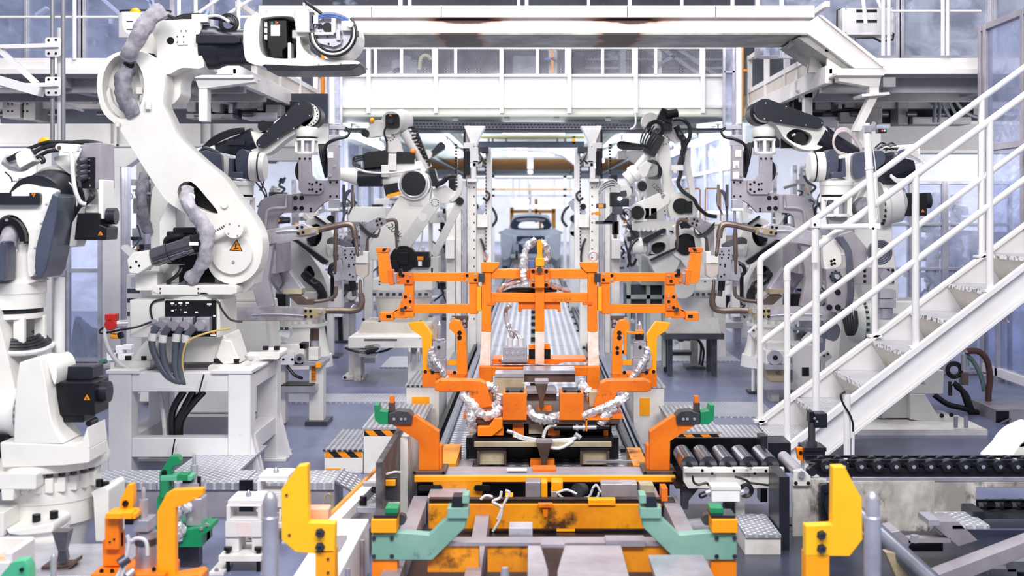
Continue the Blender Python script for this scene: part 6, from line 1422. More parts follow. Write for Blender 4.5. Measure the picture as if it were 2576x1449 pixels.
for i, (x0, x1, y) in enumerate(((1284, 1334, 502), (1388, 1452, 502), (1300, 1440, 516))):
    T = thing('far_light_bar', ('glaring light bar above the car, left one', 'glaring light bar above the car, right one', 'long lower light bar above the car roof')[i], 'lamp', 39, (x0 + x1) / 2, y + 7)
    G().pb(x0, y, x1, y + 7, 0, .2).o('tube', TUBE2, T)
    for x in (x0 + 6, x1 - 6): G().pb(x, 439, x + 1, y, .08, .1).o('hanger_rod', GRL, T)
def batten(a, b, label, m=TUBE, hang=2.785):
    a, b = Vector(a), Vector(b)
    T = thing('fluorescent_lamp', label, 'lamp', a.y, parent_loc=((a + b) / 2))
    t = (b - a).normalized()
    G().cyl(a, b, .032, n=12).o('tube', m, T)
    G().bar(a + Vector((0, 0, .06)), b + Vector((0, 0, .06)), .045, .03).o('housing', WH3, T)
    for q in (.15, .85):
        p = a.lerp(b, q); G().cyl(p + Vector((0, 0, .06)), Vector((p.x, p.y, hang)), .008, n=6).o('hanger_rod', GRD, T)
batten(W(1264, 332, 14.5), W(1420, 332, 14.5), 'bright fluorescent lamp hung crosswise nearest under the low ceiling')
batten(W(1278, 389, 20), W(1394, 389, 20), 'bright fluorescent lamp hung crosswise further down the aisle')
batten((2.3, 14.4, 2.53), (2.3, 17.0, 2.53), 'long fluorescent lamp running along the right wall panes, nearer one')
batten((2.3, 18.3, 2.53), (2.3, 19.8, 2.53), 'long fluorescent lamp running along the right wall panes, farther one')
batten((-2.22, 14.4, 2.53), (-2.22, 15.9, 2.53), 'long fluorescent lamp above the folded left robot, nearer one')
batten((-2.22, 16.1, 2.53), (-2.22, 17.6, 2.53), 'long fluorescent lamp above the folded left robot, farther one')
for q, (x, n) in enumerate(((-1.15, 'left'), (1.2, 'right'))):  # extra battens added behind the lifters to brighten the ceiling slats
    batten((x, 15.6, 2.46), (x, 18.6, 2.46), 'added fill lamp running back under the low ceiling inside the %s lifter, nearer one' % n)
    batten((x, 20.5, 2.46), (x, 23.5, 2.46), 'added fill lamp running back under the low ceiling inside the %s lifter, farther one' % n)
# curved white duct arm and pendant in the far aisle
T = thing('swing_arm', 'white curved support arm under the far ceiling with a round pendant', 'bracket', 18.0, 1400, 430)
G().pp([(1326, 352), (1345, 352), (1352, 362), (1372, 366), (1442, 370), (1444, 415), (1436, 408), (1415, 393), (1380, 384), (1326, 380)], 0, .25).o('arm', WH3, T, .01)
G().pb(1326, 395, 1342, 425, .1, .3).o('pendant_stem', WH3, T); G().sph(G().P(1334, 432, .2), .045).o('pendant', LBL, T)
T = thing('upper_catwalk', 'dim catwalk with a yellow rail seen beyond the nearest crosswise lamp', 'platform', 17.0, 1340, 362)
G().pb(1196, 342, 1470, 347, 0, .1).o('yellow_rail', mat('dull_yellow', 'a9a455'), T); G().pb(1440, 318, 1447, 362, 0, .1).o('yellow_post', YEL, T); G().pb(1196, 356, 1470, 366, 0, .6).o('deck', UPD, T)
for x in (1226, 1236, 1270, 1400, 1420): G().pb(x, 318, x + 5, 360, .1, .2).o('post', UPG, T)

T = thing('welding_robot', 'crouching robot with a short black bar and big round joint under the bowed right robot', 'robot', 11.0, 1700, 966)
G().pl((1622, 603), 7, (1668, 579), 5, -.1, .02).o('cover_bar', BLK2, T, .005)
G().pla((1592, 622, 0), (1616, 618, 0), [(0, 16), (.5, 20), (1, 22)], 22).o('wrist_end', WH, T)
G().pp(sm([(1606, 606), (1640, 598), (1672, 590), (1700, 604), (1712, 650), (1690, 690), (1650, 690), (1630, 650), (1606, 636)], 3), -.02, .2, [sm([(1636, 622), (1652, 610), (1672, 612), (1672, 630), (1650, 640)], 3)]).o('wrist_body', WH2, T, .01)
G().pb(1630, 606, 1680, 644, .1, .14).o('window_back', BLK, T); G().ptor(1628, 622, 15, 5, -.03, (1, .3, 0)).o('wrist_ring', GRL, T); G().pbar((1634, 654, -.06), (1706, 620, -.06), 5, .1).o('edge_bar', BLK2, T)
G().pla((1735, 612, .12), (1722, 614, -.08), [(0, 34), (.6, 38), (1, 40)], 28).o('round_joint', WH, T); G().pc(1722, 614, 27, -.1, -.08, None, 24).o('joint_mouth', BLK, T)
G().pbar((1700, 580, 0), (1740, 556, 0), 22, .14).o('forearm_motor', BLK2, T); G().pp([(1690, 570), (1704, 560), (1716, 590), (1700, 606)], -.1, .0).o('white_panel', LBL, T, .004)
G().pt([(1604, 600, -.05), (1590, 612, -.06), (1580, 640, -.06), (1588, 668, -.05), (1600, 650, -.05)], 4).o('hose_loop', CBL, T); G().pl((1690, 670), 30, (1720, 720), 34, .1, .3).o('lower_arm', WH2, T, .01)
# ================================================================ white staircase on the right
ND, FD = 7.4, 8.2
STW = mat('stair_white', 'e9e7e7', .42, 0, 'dedbdb', 2, .4, .7, col3='b9aea4', lo3=.72, hi3=.8, scale3=8)
T = thing('staircase', 'white steel staircase climbing to the right with tubular double handrails', 'staircase', ND, 2250, 1180)
nt = lambda x: 1118 - .762 * (x - 1980); nb = lambda x: 1150 - .783 * (x - 2070)
fb = lambda x: 1056 - .74 * (x - 1915)
G(ND).pp([(1980, nt(1980)), (2700, nt(2700)), (2700, nb(2700)), (2034, 1178), (1976, 1178), (1972, 1150)], 0, .03).o('near_stringer', STW, T, .003)
G(ND).pp([(1974, nt(1980)), (2700, nt(2705)), (2700, nt(2705) + 14), (1986, nt(1980) + 12)], -.05, .0).o('near_top_flange', STW, T, .003)
G(ND).pp([(2044, nb(2044) - 10), (2700, nb(2700) - 10), (2700, nb(2700)), (2056, nb(2056))], -.05, .0).o('near_bottom_flange', STW, T, .003)
G(FD).pp([(1908, fb(1908)), (2640, fb(2640)), (2640, fb(2640) + 100), (1990, 1116), (1908, 1116)], 0, .03).o('far_stringer', STW, T, .003)
G(FD).pp([(1905, fb(1908) - 3), (2640, fb(2640) - 3), (2640, fb(2640) + 5), (1910, fb(1908) + 8)], -.03, .05).o('far_top_flange', STW, T, .003)
TRS = tread('stair_tread', 'c9c8d0', 'a8a8b2', 24, .7, False, 0)
NOS = mat('worn_nosing', 'e4e2e4', .5, 0, '6a6668', 30, .48, .58)
tl = [(1907, 1069), (2000, 999), (2098, 931), (2193, 855), (2289, 782), (2384, 713), (2479, 637), (2574, 566)]
for i, (x, y) in enumerate(tl):
    a = W(x, y, FD)
    run, rise = .285, .197
    G().box(a.x, a.x + run, ND + .03, FD, a.z - .012, a.z).o('tread', TRS, T)
    G().box(a.x - .004, a.x, ND + .03, FD, a.z - .028, a.z).o('nosing', NOS, T)
    if i:
        G().prism([(a.x, ND + .03, a.z - .028), (a.x + .015, ND + .03, a.z - .028), (a.x + .12, ND + .03, a.z - rise), (a.x + .105, ND + .03, a.z - rise)], (0, FD - ND - .03, 0)).o('raked_riser', mat('riser%d' % i, 'cfc8ba', .5), T)
def rail(d, a, b, bend=None, n='handrail', r=9):
    pts = ([bend] if bend else []) + [a, b]
    G(d).pt([(x, y, 0) for x, y in pts], r, 12, 1, False).o(n, STW, T)
rail(FD, (1916, 650), (2596, 156), None, 'handrail', 8); rail(ND, (1990, 668), (2640, 194), None, 'handrail', 9)
rail(FD, (1913, 862), (2596, 355), None, 'mid_rail', 7.5); rail(ND, (1980, 896), (2640, 405), None, 'mid_rail', 8.5)
G(FD).pt([(1912, 690, 0), (1912, 664, 0), (1914, 654, 0), (1920, 647, 0)], 8, 12, 4).o('handrail_bend', STW, T); G(ND).pt([(1980, 706, 0), (1980, 684, 0), (1983, 674, 0), (1992, 667, 0)], 9, 12, 4).o('handrail_bend', STW, T)
for d, x, y0, y1, r in ((FD, 1912, 680, 1060, 7.5), (FD, 2200, 445, 846, 7.5), (FD, 2470, 248, 646, 7.5), (ND, 1980, 700, 1122, 8), (ND, 2303, 440, 874, 9), (ND, 2490, 305, 732, 9)):
    G(d).pk((x, y0, 0), (x, y1, 0), r, n=14).o('rail_post', STW, T)
    G(d).pb(x - 16, y1 - 4, x + 16, y1 + 2, -.03, .05).o('post_foot', STW, T)
G(ND).pk((2051, 625, -.02), (2051, 1060, -.02), 9).o('rail_post', STW, T)
# sensor pole clamped to the rail
T = thing('sensor_pole', 'white clamped pole with a small light sensor on top, in front of the staircase rails', 'sensor', 7.3, 2051, 640)
G().pk((2060, 571, 0), (2212, 569, 0), 7).o('cross_tube', STW, T); G().pb(2040, 550, 2062, 574, -.03, .04).o('clamp', STW, T, .004); G().pb(2183, 562, 2212, 576, -.03, .04).o('clamp', STW, T, .004)
G().pk((2051, 574, 0), (2051, 660, 0), 9).o('post', STW, T)
G().pk((2196, 570, 0), (2181, 330, 0), 9.5).o('pole', STW, T); G().pk((2181, 332, 0), (2180, 310, 0), 7.5).o('pole_tip', STW, T); G().pk((2186, 420, 0), (2187, 426, 0), 11).o('collar', STW, T)
G().pb(2172, 316, 2190, 334, -.03, .03).o('head_clamp', GRL, T, .003); G().pbar((2190, 324, 0), (2200, 308, 0), 8, .03).o('lens_arm', GRL, T); G().pbar((2204, 318, .01), (2236, 318, .01), 8, .05).o('clear_shield', PLA, T)
s_ = G().pb(2206, 325, 2228, 335, -.02, .03).o('sensor_body', BLK, T, .002); G().pc(2217, 329, 2, -.023, -.02).o('red_lamp', emit('red_led', 'ff3030', 3), s_); G().pc(2223, 329, 2.4, -.023, -.02).o('green_lamp', emit('green_led', '60e0a0', 2), s_)
G().pt([(2190, 332, 0), (2200, 420, -.02), (2206, 500, -.02), (2206, 545, -.02), (2196, 562, -.02)], 1.4).o('wire', CBW, T); bolts(T, [(2047, 565), (2193, 575)], 3.5, -.03)
T = thing('sensor_post', 'short white floor post with a black cable at the foot of the staircase', 'post', 6.95, 2131, 1222)
G().pk((2131, 1222, 0), (2131, 992, 0), 8.5).o('post', STW, T); G().pb(2124, 978, 2134, 992, -.01, .02).o('bracket', GRY, T); G().pt([(2124, 984, -.02), (2112, 992, -.03), (2118, 1014, -.03), (2134, 1040, -.03), (2142, 1064, -.03), (2144, 1084, -.02)], 2.8).os('cable', CBL, T); G().pk((2144, 1084, -.02), (2142, 1222, -.02), 4).o('conduit', WH3, T)

# ---------------------------------------------------------------- clear enclosures at the right
e1 = enclosure('tall clear plastic enclosure in aluminium frames behind the staircase', 11.6, 2230, 2640, 456, 940, (2290, 2300, 2372, 2380, 2470, 2480, 2540), PLA, 4, mid=(560, 672))
T = thing('landing_screen', 'dusty clear screen in a grey aluminium frame along the upper right edge', 'screen', 8.2, parent_loc=(3.48, 8.7, 1.3))
for y in (7.9, 8.4, 9.1, 9.2): G().box(3.45, 3.51, y, y + .05, 1.3, 3.02).o('frame_post', GRY, T, .004)
for z in (1.3, 2.05, 2.98): G().box(3.453, 3.507, 7.903, 9.247, z + .002, z + .048).o('frame_rail', GRY, T, .004)
for y0, y1 in ((7.95, 8.4), (8.45, 9.1)):
    for z0, z1 in ((1.35, 2.05), (2.1, 2.98)): G().box(3.475, 3.485, y0, y1, z0, z1).o('clear_sheet', PLD, T)
T = thing('low_enclosure', 'low aluminium framed plastic wall running back on the right floor', 'enclosure', 11, parent_loc=(4.4, 11.5, 0))
G().box(4.36, 4.44, 9.8, 13, .04, .12).o('bottom_rail', WH3, T, .004); G().box(4.37, 4.43, 9.8, 13, 1.35, 1.4).o('top_rail', GRL, T)
for y in (9.8, 10.5, 11.2, 11.9, 12.6): G().box(4.36, 4.44, y, y + .06, .0, 1.4).o('frame_post', GRL, T, .004)
for y in (9.86, 10.56, 11.26, 11.96): G().box(4.395, 4.405, y, y + .64, .12, 1.35).o('clear_sheet', PLD, T)

# ---------------------------------------------------------------- robot seen through the rails, wrist pointing down
BL3 = mat('slate_cover', '4a5062', .28, 0, '3f4455', 4)
def slate_wrist(T, f, X):
    G().pla((X(2034), 420, 0), (X(2070), 420, 0), [(0, 33), (.15, 36), (.5, 36), (.55, 38), (1, 38)], 28).o('side_flange', WH, T)
    G().pla((X(2046), 420, 0), (X(2049), 420, 0), [(0, 38.5), (1, 38.5)], 28).o('flange_groove', BLK, T)
    G().pp(sm(f([(2070, 400), (2078, 380), (2092, 377), (2104, 392), (2104, 425), (2094, 446), (2070, 448)]), 3), -.06, .1).o('front_lobe', BL3, T, .012)
    G().pp(f([(2082, 438), (2086, 434), (2108, 434), (2108, 400), (2116, 398), (2118, 446), (2082, 449)]), -.12, -.04).o('guard_loop', BL3, T, .006)
    G().pp(sm(f([(2100, 405), (2112, 402), (2112, 432), (2096, 436)]), 3), -.04, .05).o('canvas_sleeve', CBL, T)
    G().pp(sm(f([(2108, 398), (2130, 388), (2160, 384), (2215, 388), (2216, 412), (2180, 448), (2150, 460), (2128, 452), (2114, 440)]), 3), -.02, .16).o('wrist_housing', WH, T, .012)
    G().pp(sm(f([(2138, 396), (2150, 386), (2205, 380), (2217, 388), (2216, 412), (2172, 440), (2150, 451), (2138, 440)]), 3), -.08, -.02).o('belt_cover', BL3, T, .008)
    G().pla((X(2104), 490, 0), (X(2104), 452, 0), [(0, 40), (.6, 40), (.62, 42), (.85, 42), (1, 30)], 28).o('wrist_neck', WH, T); G().pk((X(2104), 497, 0), (X(2104), 490, 0), 38).o('neck_seal', BLK, T)
    for y in (496, 538): G().pk((X(2104), y + 7, 0), (X(2104), y, 0), 39).o('cage_ring', WH, T)
    for a in range(15, 375, 60): p = G().P(X(2104), 520) + Vector((math.cos(math.radians(a)) * .108, math.sin(math.radians(a)) * .108, 0)); G().box(p.x - .018, p.x + .018, p.y - .012, p.y + .012, p.z - .07, p.z + .07).o('cage_bar', WH, T, .003)
    G().pk((X(2104), 540, 0), (X(2104), 500, 0), 20).o('cage_core', GRL, T)
    G().pp(f([(2080, 545), (2128, 545), (2128, 590), (2090, 600)]), -.04, .04).o('tool_plate', GRY, T, .004)
T = thing('welding_robot', 'robot with slate-blue wrist covers peeking out right of the tall left robot arm', 'robot', 8.9, 560, 1069)
slate_wrist(T, lambda p: mir(p, 1351), lambda x: 2702 - x)
G().pla((488, 430, .05), (430, 420, .1), [(0, 40), (1, 44)], 24).o('forearm_tube', BLK2, T)
for k in range(5): G().pt([(500, 385 + k * 3, -.02), (520, 372 + k * 4, -.04), (545, 380 + k * 4, -.03), (560, 392 + k * 2, 0)], 3).o('dress_hose', CBL if k % 2 else CBG, T)
G().pl((450, 480), 40, (480, 700), 46, .3, .5).o('lower_arm', WH, T, .012); G().pb(440, 700, 540, 900, .3, .6).o('base', WH, T, .01); G().pb(420, 900, 560, 1066, .25, .65).o('pedestal', WH2, T, .01)
T = thing('welding_robot', 'white robot with slate-blue wrist covers behind the staircase rails', 'robot', 8.9, 2300, 1080)
slate_wrist(T, lambda p: p, lambda x: x)
G().pla((2214, 430, .05), (2290, 420, .1), [(0, 40), (.5, 44), (1, 44)], 24).o('forearm_tube', BLK2, T)
for k in range(5): G().pt([(2232, 440 + k, -.08), (2248, 452 + k * 2, -.1), (2274, 448 + k * 3, -.1), (2312, 424 + k * 3, -.08), (2318, 404 + k * 2, -.06), (2290, 380 + k * 3, -.06), (2262, 372 + k * 4, -.06), (2246, 392 + k * 3, -.07)], 2.8, 8, 5).o('dress_hose', CBW, T)
G().pt([(2238, 410, -.1), (2244, 390, -.11), (2262, 382, -.1), (2268, 384, -.09)], 5).os('dress_cable', BL3, T)
b_ = G().pp([(2252, 366), (2312, 362), (2314, 410), (2256, 412)], -.02, .1).o('white_box', LBL, T, .004); G().pb(2298, 380, 2306, 390, -.024, -.02).o('orange_mark', SIGN, b_)
for k in range(8): G().pt([(2200 + k * 5, 372 + k % 3 * 4, -.02), (2215 + k * 6, 360 + k % 4 * 5, -.04), (2236 + k * 5, 372 + k % 3 * 5, -.02)], 2.2).o('lead', (CBL, CBG, CBW, CBL)[k % 4], T)
G().pla((2222, 512, .1), (2282, 505, .1), [(0, 58), (.2, 58), (.25, 55), (.8, 52), (1, 40)], 32).o('elbow_drum', WH2, T)
for i in range(9):
    a = math.radians(-70 + i * 17); p = G().P(2222, 512, .1) + Vector((-.004, -.16 * math.cos(a), .16 * math.sin(a))); G().cyl(p, p + Vector((.02, 0, 0)), .012, n=6).o('ring_bolt', BLK, T)
G().pb(2276, 486, 2330, 544, -.02, .16).o('drive_motor', BLK, T, .006); G().pk((2326, 505, .06), (2346, 504, .06), 20).o('motor_end', BLK2, T); warn(T, 2319, 531, 5, -.021)
G().pp(sm([(2160, 560), (2190, 480), (2230, 450), (2262, 470), (2256, 560), (2262, 640), (2270, 760), (2190, 760), (2170, 660)], 3), .12, .32).o('lower_arm', WH, T, .014)
G().pp(sm([(2150, 520), (2165, 500), (2176, 498), (2178, 530), (2160, 545)], 3), -.04, .1).o('canvas_sleeve', CAN2, T)
G().pla((2135, 812, .05), (2196, 812, .05), [(0, 40), (.3, 54), (.55, 55), (.6, 50), (1, 50)], 30).o('shoulder_drum', mat('pale_green_drum', 'd4d8d2', .4), T)
for i in range(11):
    a = math.radians(-85 + i * 17); p = G().P(2170, 812, .05) + Vector((0, -.155 * math.cos(a), .155 * math.sin(a))); G().cyl(p, p + Vector((.022, 0, 0)), .011, n=6).o('ring_bolt', GRD, T)
G().pp([(2190, 760), (2370, 760), (2370, 985), (2200, 985)], .1, .5).o('turret', WH, T, .012)
G().pp([(2210, 930), (2370, 930), (2368, 988), (2214, 988)], -.05, .5).o('base', WH, T, .008); G().pp([(2210, 988), (2292, 988), (2292, 1052), (2210, 1052)], .0, .4).o('pedestal', WH, T, .006)
G().pp([(2283, 988), (2320, 988), (2352, 1040), (2395, 1044), (2396, 1058), (2340, 1062), (2283, 1052)], -.06, .2).o('base_foot', WH, T, .01); bolts(T, [(2362, 1042), (2386, 1040)], 6, -.06)
G(8.6).pb(2150, 1074, 2472, 1090, -.1, .5).o('floor_plate', WHD, T, .004); G(8.6).pb(2160, 1090, 2460, 1099, -.05, .4).o('plate_shim', BLK, T)
for x in (2404, 2430): G(8.5).pk((x, 1076, 0), (x, 1048, 0), 5.5).o('anchor_bolt', GRL, T)
# grey gun on its tool plate, between the rails
T = thing('weld_gun', 'angular grey weld gun with big round bolts seen through the staircase rails', 'weld gun', 8.6, 2120, 790)
G().pp([(2099, 594), (2142, 580), (2179, 624), (2179, 676), (2136, 678), (2134, 638)], -.02, .06).o('elbow_plate', GRY, T, .004)
G().pp([(2074, 676), (2130, 672), (2136, 720), (2128, 770), (2112, 786), (2084, 782), (2076, 760)], -.05, .02).o('gun_plate', GRY, T, .004)
bolts(T, [(2103, 734), (2103, 772), (2082, 772)], 8, -.05); bolts(T, [(2086, 656), (2093, 653), (2087, 664), (2094, 662)], 4, -.06)
G().pc(2096, 694, 13, -.08, -.05).o('hub', GRD, T); G().pc(2096, 694, 6, -.12, -.08, n=8).o('hub_nut', GRL, T)
bolts(T, [(2096 + 13 * math.cos(a * .785), 694 + 13 * math.sin(a * .785)) for a in range(8)], 3, -.07)
G().pb(2136, 674, 2250, 716, .0, .06).o('cross_plate', GRY, T, .003); G().pc(2227, 694, 14, -.02, .0).o('round_port', GRL, T)
bolts(T, [(2142, 682), (2142, 708), (2175, 682), (2175, 694), (2175, 708), (2234, 680), (2246, 680), (2234, 694), (2246, 708), (2222, 690), (2232, 700)], 4.2, .0)
G().pp(sm([(2072, 600), (2092, 596), (2112, 620), (2118, 660), (2100, 676), (2074, 676)], 3), .0, .1).o('white_horn', WH, T, .008)
for k in range(3): G().pt([(2100 + k * 6, 596, -.05), (2122 + k * 5, 630, -.06), (2128 + k * 4, 690, -.07), (2130 + k * 4, 740, -.07), (2122 + k * 3, 790, -.05)], 4).o('harness', CBG, T)
for r in (14, 19, 24, 29): G().ptor(2208, 634, r, 3, -.02 - r * .001).o('cable_coil', CBG, T)
for k in range(4): G().pt([(2112 + k * 7, 775, -.08), (2116 + k * 6, 810, -.1), (2124 + k * 4, 838, -.1), (2138 + k * 3, 815, -.09), (2146, 780, -.07)], 4).o('drop_cable', CBL, T)
G().pp(sm([(2072, 812), (2096, 806), (2112, 830), (2100, 856), (2080, 850)], 3), -.03, .08).o('canvas_cuff', CBG, T)
for y in (728, 752): G().pb(2210, y, 2250, y + 22, -.04, .08).o('blue_module', GRL, T, .003)
G().pk((2228, 776, .02), (2228, 800, .02), 20).o('spindle', GRL, T); G().pb(2205, 790, 2262, 804, -.02, .1).o('spindle_shelf', GRL, T, .003)
# hoses and grey box on the floor under the stair
T = thing('hose_bundle', 'brown and black hoses with a valve standing under the staircase', 'hose', 9.4, 2450, 1072)
G().pt([(2428, 884, 0), (2460, 884, 0), (2482, 905, 0), (2490, 950, 0), (2486, 1000, 0), (2490, 1066, 0)], 8, 10).o('brown_hose', mat('hose_brown', '5a3a34', .35), T)
G().pt([(2428, 892, .03), (2450, 908, .03), (2470, 945, .03), (2480, 985, .03)], 6, 10).o('green_hose', mat('hose_green', '6d8f8c', .3), T)
for pts in ([(2392, 960), (2415, 980), (2430, 1020), (2450, 1066)], [(2400, 970), (2425, 990), (2440, 1030), (2456, 1066)], [(2344, 990), (2380, 1015), (2420, 1025), (2470, 1040)]): G().pt([(x, y, -.04) for x, y in pts], 7, 10).o('black_hose', CBL, T)
for r in (14, 19): G().ptor(2398, 930, r, 3.5, -.02).o('hose_coil', CBL, T)
G().pk((2420, 890, -.04), (2420, 930, -.04), 7).o('valve', GRL, T); G().pb(2412, 936, 2430, 966, -.06, .0).o('amber_valve', BRZ, T, .004); G().pk((2390, 960, 0), (2390, 995, 0), 5).o('stub', BRN, T)
T = thing('floor_box', 'flat grey floor box with loose wires at the right edge', 'box', 9.0, 2550, 1072)
G().pb(2506, 1030, 2640, 1071, 0, .5).o('body', GRY, T, .005); G().pb(2505, 1034, 2538, 1068, -.003, 0).o('opening', BLK, T)
for k in range(4): G().pt([(2538 - k * 5, 1052 + k * 2, -.03), (2520 - k * 4, 1058 + k * 2, -.05), (2490 - k * 4, 1070 + k, -.06)], 3).o('wire', CBG, T)
G(6.1).pp(sm([(2520, 1180), (2548, 1140), (2570, 1110), (2600, 1090), (2640, 1085), (2640, 1180)], 3), 0, .3).top('white_cover', WH, 'rounded white cover entering at the right edge above the chain', 'cover', bv=.01)

# ---------------------------------------------------------------- low robot base parts behind the rails: boxes on posts
def boxpost(x, y, d, label, ang, foot, lab2=None):
    T = thing('button_box', label, 'button box', d, x, foot)
    G().pk((x, foot, .05), (x, y, .05), 5).o('post', WH3, T); G().pb(x - 14, foot - 5, x + 14, foot, 0, .15).o('foot', GRD, T)
    c = G().P(x, y - 8); q = math.radians(ang)
    u = Vector((math.cos(q), 0, math.sin(q))) * 14 * d / FPX
    b = G().bar(c - u, c + u, .09, 20 * d / FPX, (0, 0, 1)).o('box', WH3, T, .004)
    G().pc(x - 5, y - 12, 3, -.055, -.04).o('button', GRD, T); G().pc(x + 5, y - 16, 3, -.055, -.04).o('button', BRN, T)
boxpost(1898, 842, 10.4, 'small white button box on a thin post left of the staircase foot', 45, 990)
boxpost(2034, 860, 10.2, 'small white button box on a thin post behind the second rail post', 45, 1000)
boxpost(2074, 905, 9.6, 'small white button box tilted behind the staircase stringer', 38, 1030)
T = thing('drive_unit', 'cream drive unit with a round flange on a bracket behind the first stair posts', 'drive unit', 10.0, 1960, 1010)
G().pb(1924, 880, 1976, 914, -.05, .2).o('gear_case', WHD, T, .006); G().pk((1944, 896, -.1), (1944, 897, .0), 18, n=20).pc(1944, 896, 17, -.1, -.05).o('round_flange', GRL, T); G().pc(1944, 896, 6, -.11, -.1).o('bore', BLK, T); bolts(T, [(1962, 898)], 4, -.05)
G().pb(1920, 914, 1990, 926, -.1, .3).o('shelf', GRL, T); G().pp([(1924, 926), (1972, 926), (1972, 960), (1938, 960)], 0, .2).o('bracket', BGE, T, .004); G().pb(1918, 960, 2000, 976, -.1, .3).o('tray', GRL, T, .003); G().pb(1940, 976, 1960, 1012, 0, .2).o('leg', WHD, T)
G().pb(2000, 870, 2060, 1010, .1, .4).o('cabinet', WH3, T, .008); G().pb(2024, 928, 2042, 950, .096, .1).o('window', BLK, T); G().pb(1930, 862, 1990, 880, .0, .2).o('cap', WH3, T, .005)
T = thing('pedestal_post', 'white floor post with a sensor and round black motor right of the fixture', 'post', 12.1, 1750, 925)
G().pb(1738, 840, 1756, 925, 0, .1).o('post', WHD, T, .004); G().pb(1724, 920, 1772, 929, -.1, .2).o('foot', GRD, T); G().pb(1732, 822, 1760, 844, -.02, .12).o('head', WHD, T, .004); G().pc(1712, 846, 13, -.05, .05).o('motor_disc', GRD, T); G().pk((1706, 846, 0), (1736, 848, 0), 10).o('motor', BLK, T); G().pb(1708, 844, 1716, 850, -.054, -.05).o('amber_tag', YEL, T)
G().pb(1682, 884, 1738, 893, -.05, .15).o('tray', GRD, T); G().pt([(1736, 850, -.05), (1756, 855, -.06), (1768, 880, -.06), (1764, 918, -.06)], 3).os('cable', CBL, T); G().pt([(1752, 852, -.05), (1762, 870, -.05), (1758, 916, -.05)], 3).os('cable', CBG, T)
T = thing('far_stairs', 'pale green open-tread stairs seen beyond the right weld gun', 'staircase', 13.5, 1910, 850)
for i in range(7): G().pb(1876, 620 + i * 28, 1960, 628 + i * 28, i * -.02, .25).o('tread', GRN, T)
for a, b in (((1870, 520), (1912, 800)), ((1956, 520), (1996, 885)), ((1862, 640), (1912, 885))): G().pbar(a + (0,), b + (0,), 14, .08).o('stringer', WH3, T)
for x in (1900, 1918): G().pk((x, 560, -.1), (x, 700, -.1), 3.5).o('rail_post', WH3, T)
T = thing('grab_frame', 'two copper-coloured loop handles standing beyond the bowed right robot', 'handrail', 13.0, 1790, 560)
for x in (1722, 1774): G().pt([(x, 560, 0), (x, 478, 0), (x + 2, 474, 0), (x + 36, 474, 0), (x + 39, 478, 0), (x + 39, 560, 0)], 2, 8, 1, False).o('loop', mat('copper_tube%d' % x, 'b07a50', .4), T)
G().pb(1716, 556, 1826, 564, -.05, .2).o('ledge', WH3, T); G().pb(1716, 564, 1826, 899, .0, .3).o('cabinet', WHD, T)
T = thing('amber_post', 'thin orange vertical post in front of the footbridge, right side', 'post', 12.98, 1870, 300)
G().pk((1867, 60, 0), (1867, 300, 0), 4).o('post', YEL, T); G().pb(1867, 174, 1888, 180, -.02, .02).os('arm', YEL, T)
T = thing('amber_post', 'thin orange vertical post in front of the footbridge, left side', 'post', 12.98, 813, 310)
G().pk((813, 60, 0), (813, 310, 0), 5).o('post', mat('orange_post', 'e8860e'), T); G().pb(795, 182, 815, 187, -.02, .02).os('arm', YEL, T)
for side, xs in (('left', (820, 834, 858)), ('right', (1822, 1846, 1862))):
    T = thing('glazed_mast', 'tall narrow glazed aluminium mast at the %s end of the footbridge' % side, 'mast', 12.86, xs[1], 330)
    for x in xs: G().pb(x - 3, 120, x + 3, 330, 0, .05).o('profile', GRL, T)
    G().pb(xs[0], 120, xs[2], 330, .02, .026).o('clear_sheet', PLA, T)
    for y in (178, 322): G().pb(xs[0], y, xs[2], y + 5, 0, .17).o('cross_profile', GRL, T)

# ---------------------------------------------------------------- roller table
T = thing('roller_table', 'short roller table with five steel rollers and a worn white side plate', 'conveyor', 6.0, 1860, 1434)
G().pp([(1718, 1174), (1966, 1174), (1966, 1218), (1956, 1227), (1730, 1227), (1718, 1208)], -.02, .0).o('side_plate', WHD, T, .003); G().pb(1718, 1172, 1968, 1184, -.05, -.02).o('side_lip', WHD, T, .002)
for x in (.79, .886, .986, 1.09, 1.2):
    r = G().cyl((x, 6.02, .315), (x, 6.32, .315), .045, n=20).o('roller', mat('roller_steel%d' % int(x * 100), '7c7d88', .2, .9, '55565f', 4), T)
    G().cyl((x, 6.12, .315), (x, 6.2, .315), .0435, n=20).o('roller_band', GRD, r); G().cyl((x, 5.97, .315), (x, 6.02, .315), .014, n=8).o('axle', BLK, r)
G().box(.72, 1.27, 6.5, 6.53, .2, .36).o('rear_plate', BLK, T); G().box(.72, 1.27, 6.0, 6.5, .2, .21).o('pan', BLK, T)
bolts(T, [(1763, 1178), (1788, 1186), (1842, 1179), (1894, 1186), (1922, 1179)], 4, -.05)
b_ = G().pb(1779, 1208, 1848, 1243, -.16, -.06).o('junction_box', LBL, T, .004); G().pb(1777, 1206, 1850, 1214, -.165, -.06).o('box_lid', WH3, b_, .002)
for x in (1774, 1856): G().pk((x - 5, 1228, -.11), (x + 5, 1224, -.11), 7).o('gland', GRL, b_)
for pts in ([(1737, 1188), (1740, 1204), (1752, 1210), (1770, 1206), (1778, 1212)], [(1842, 1190), (1868, 1198), (1876, 1206), (1862, 1216)], [(1948, 1190), (1950, 1204), (1938, 1212), (1900, 1208), (1870, 1204)], [(1768, 1228), (1755, 1234), (1758, 1242), (1772, 1236)]): G().pt([(x, y, -.08) for x, y in pts], 3).os('cable', CBL, T)
for r in (10, 14, 17): G().ptor(1868, 1222, r, 2.4, -.1).o('cable_coil', CBL, T)
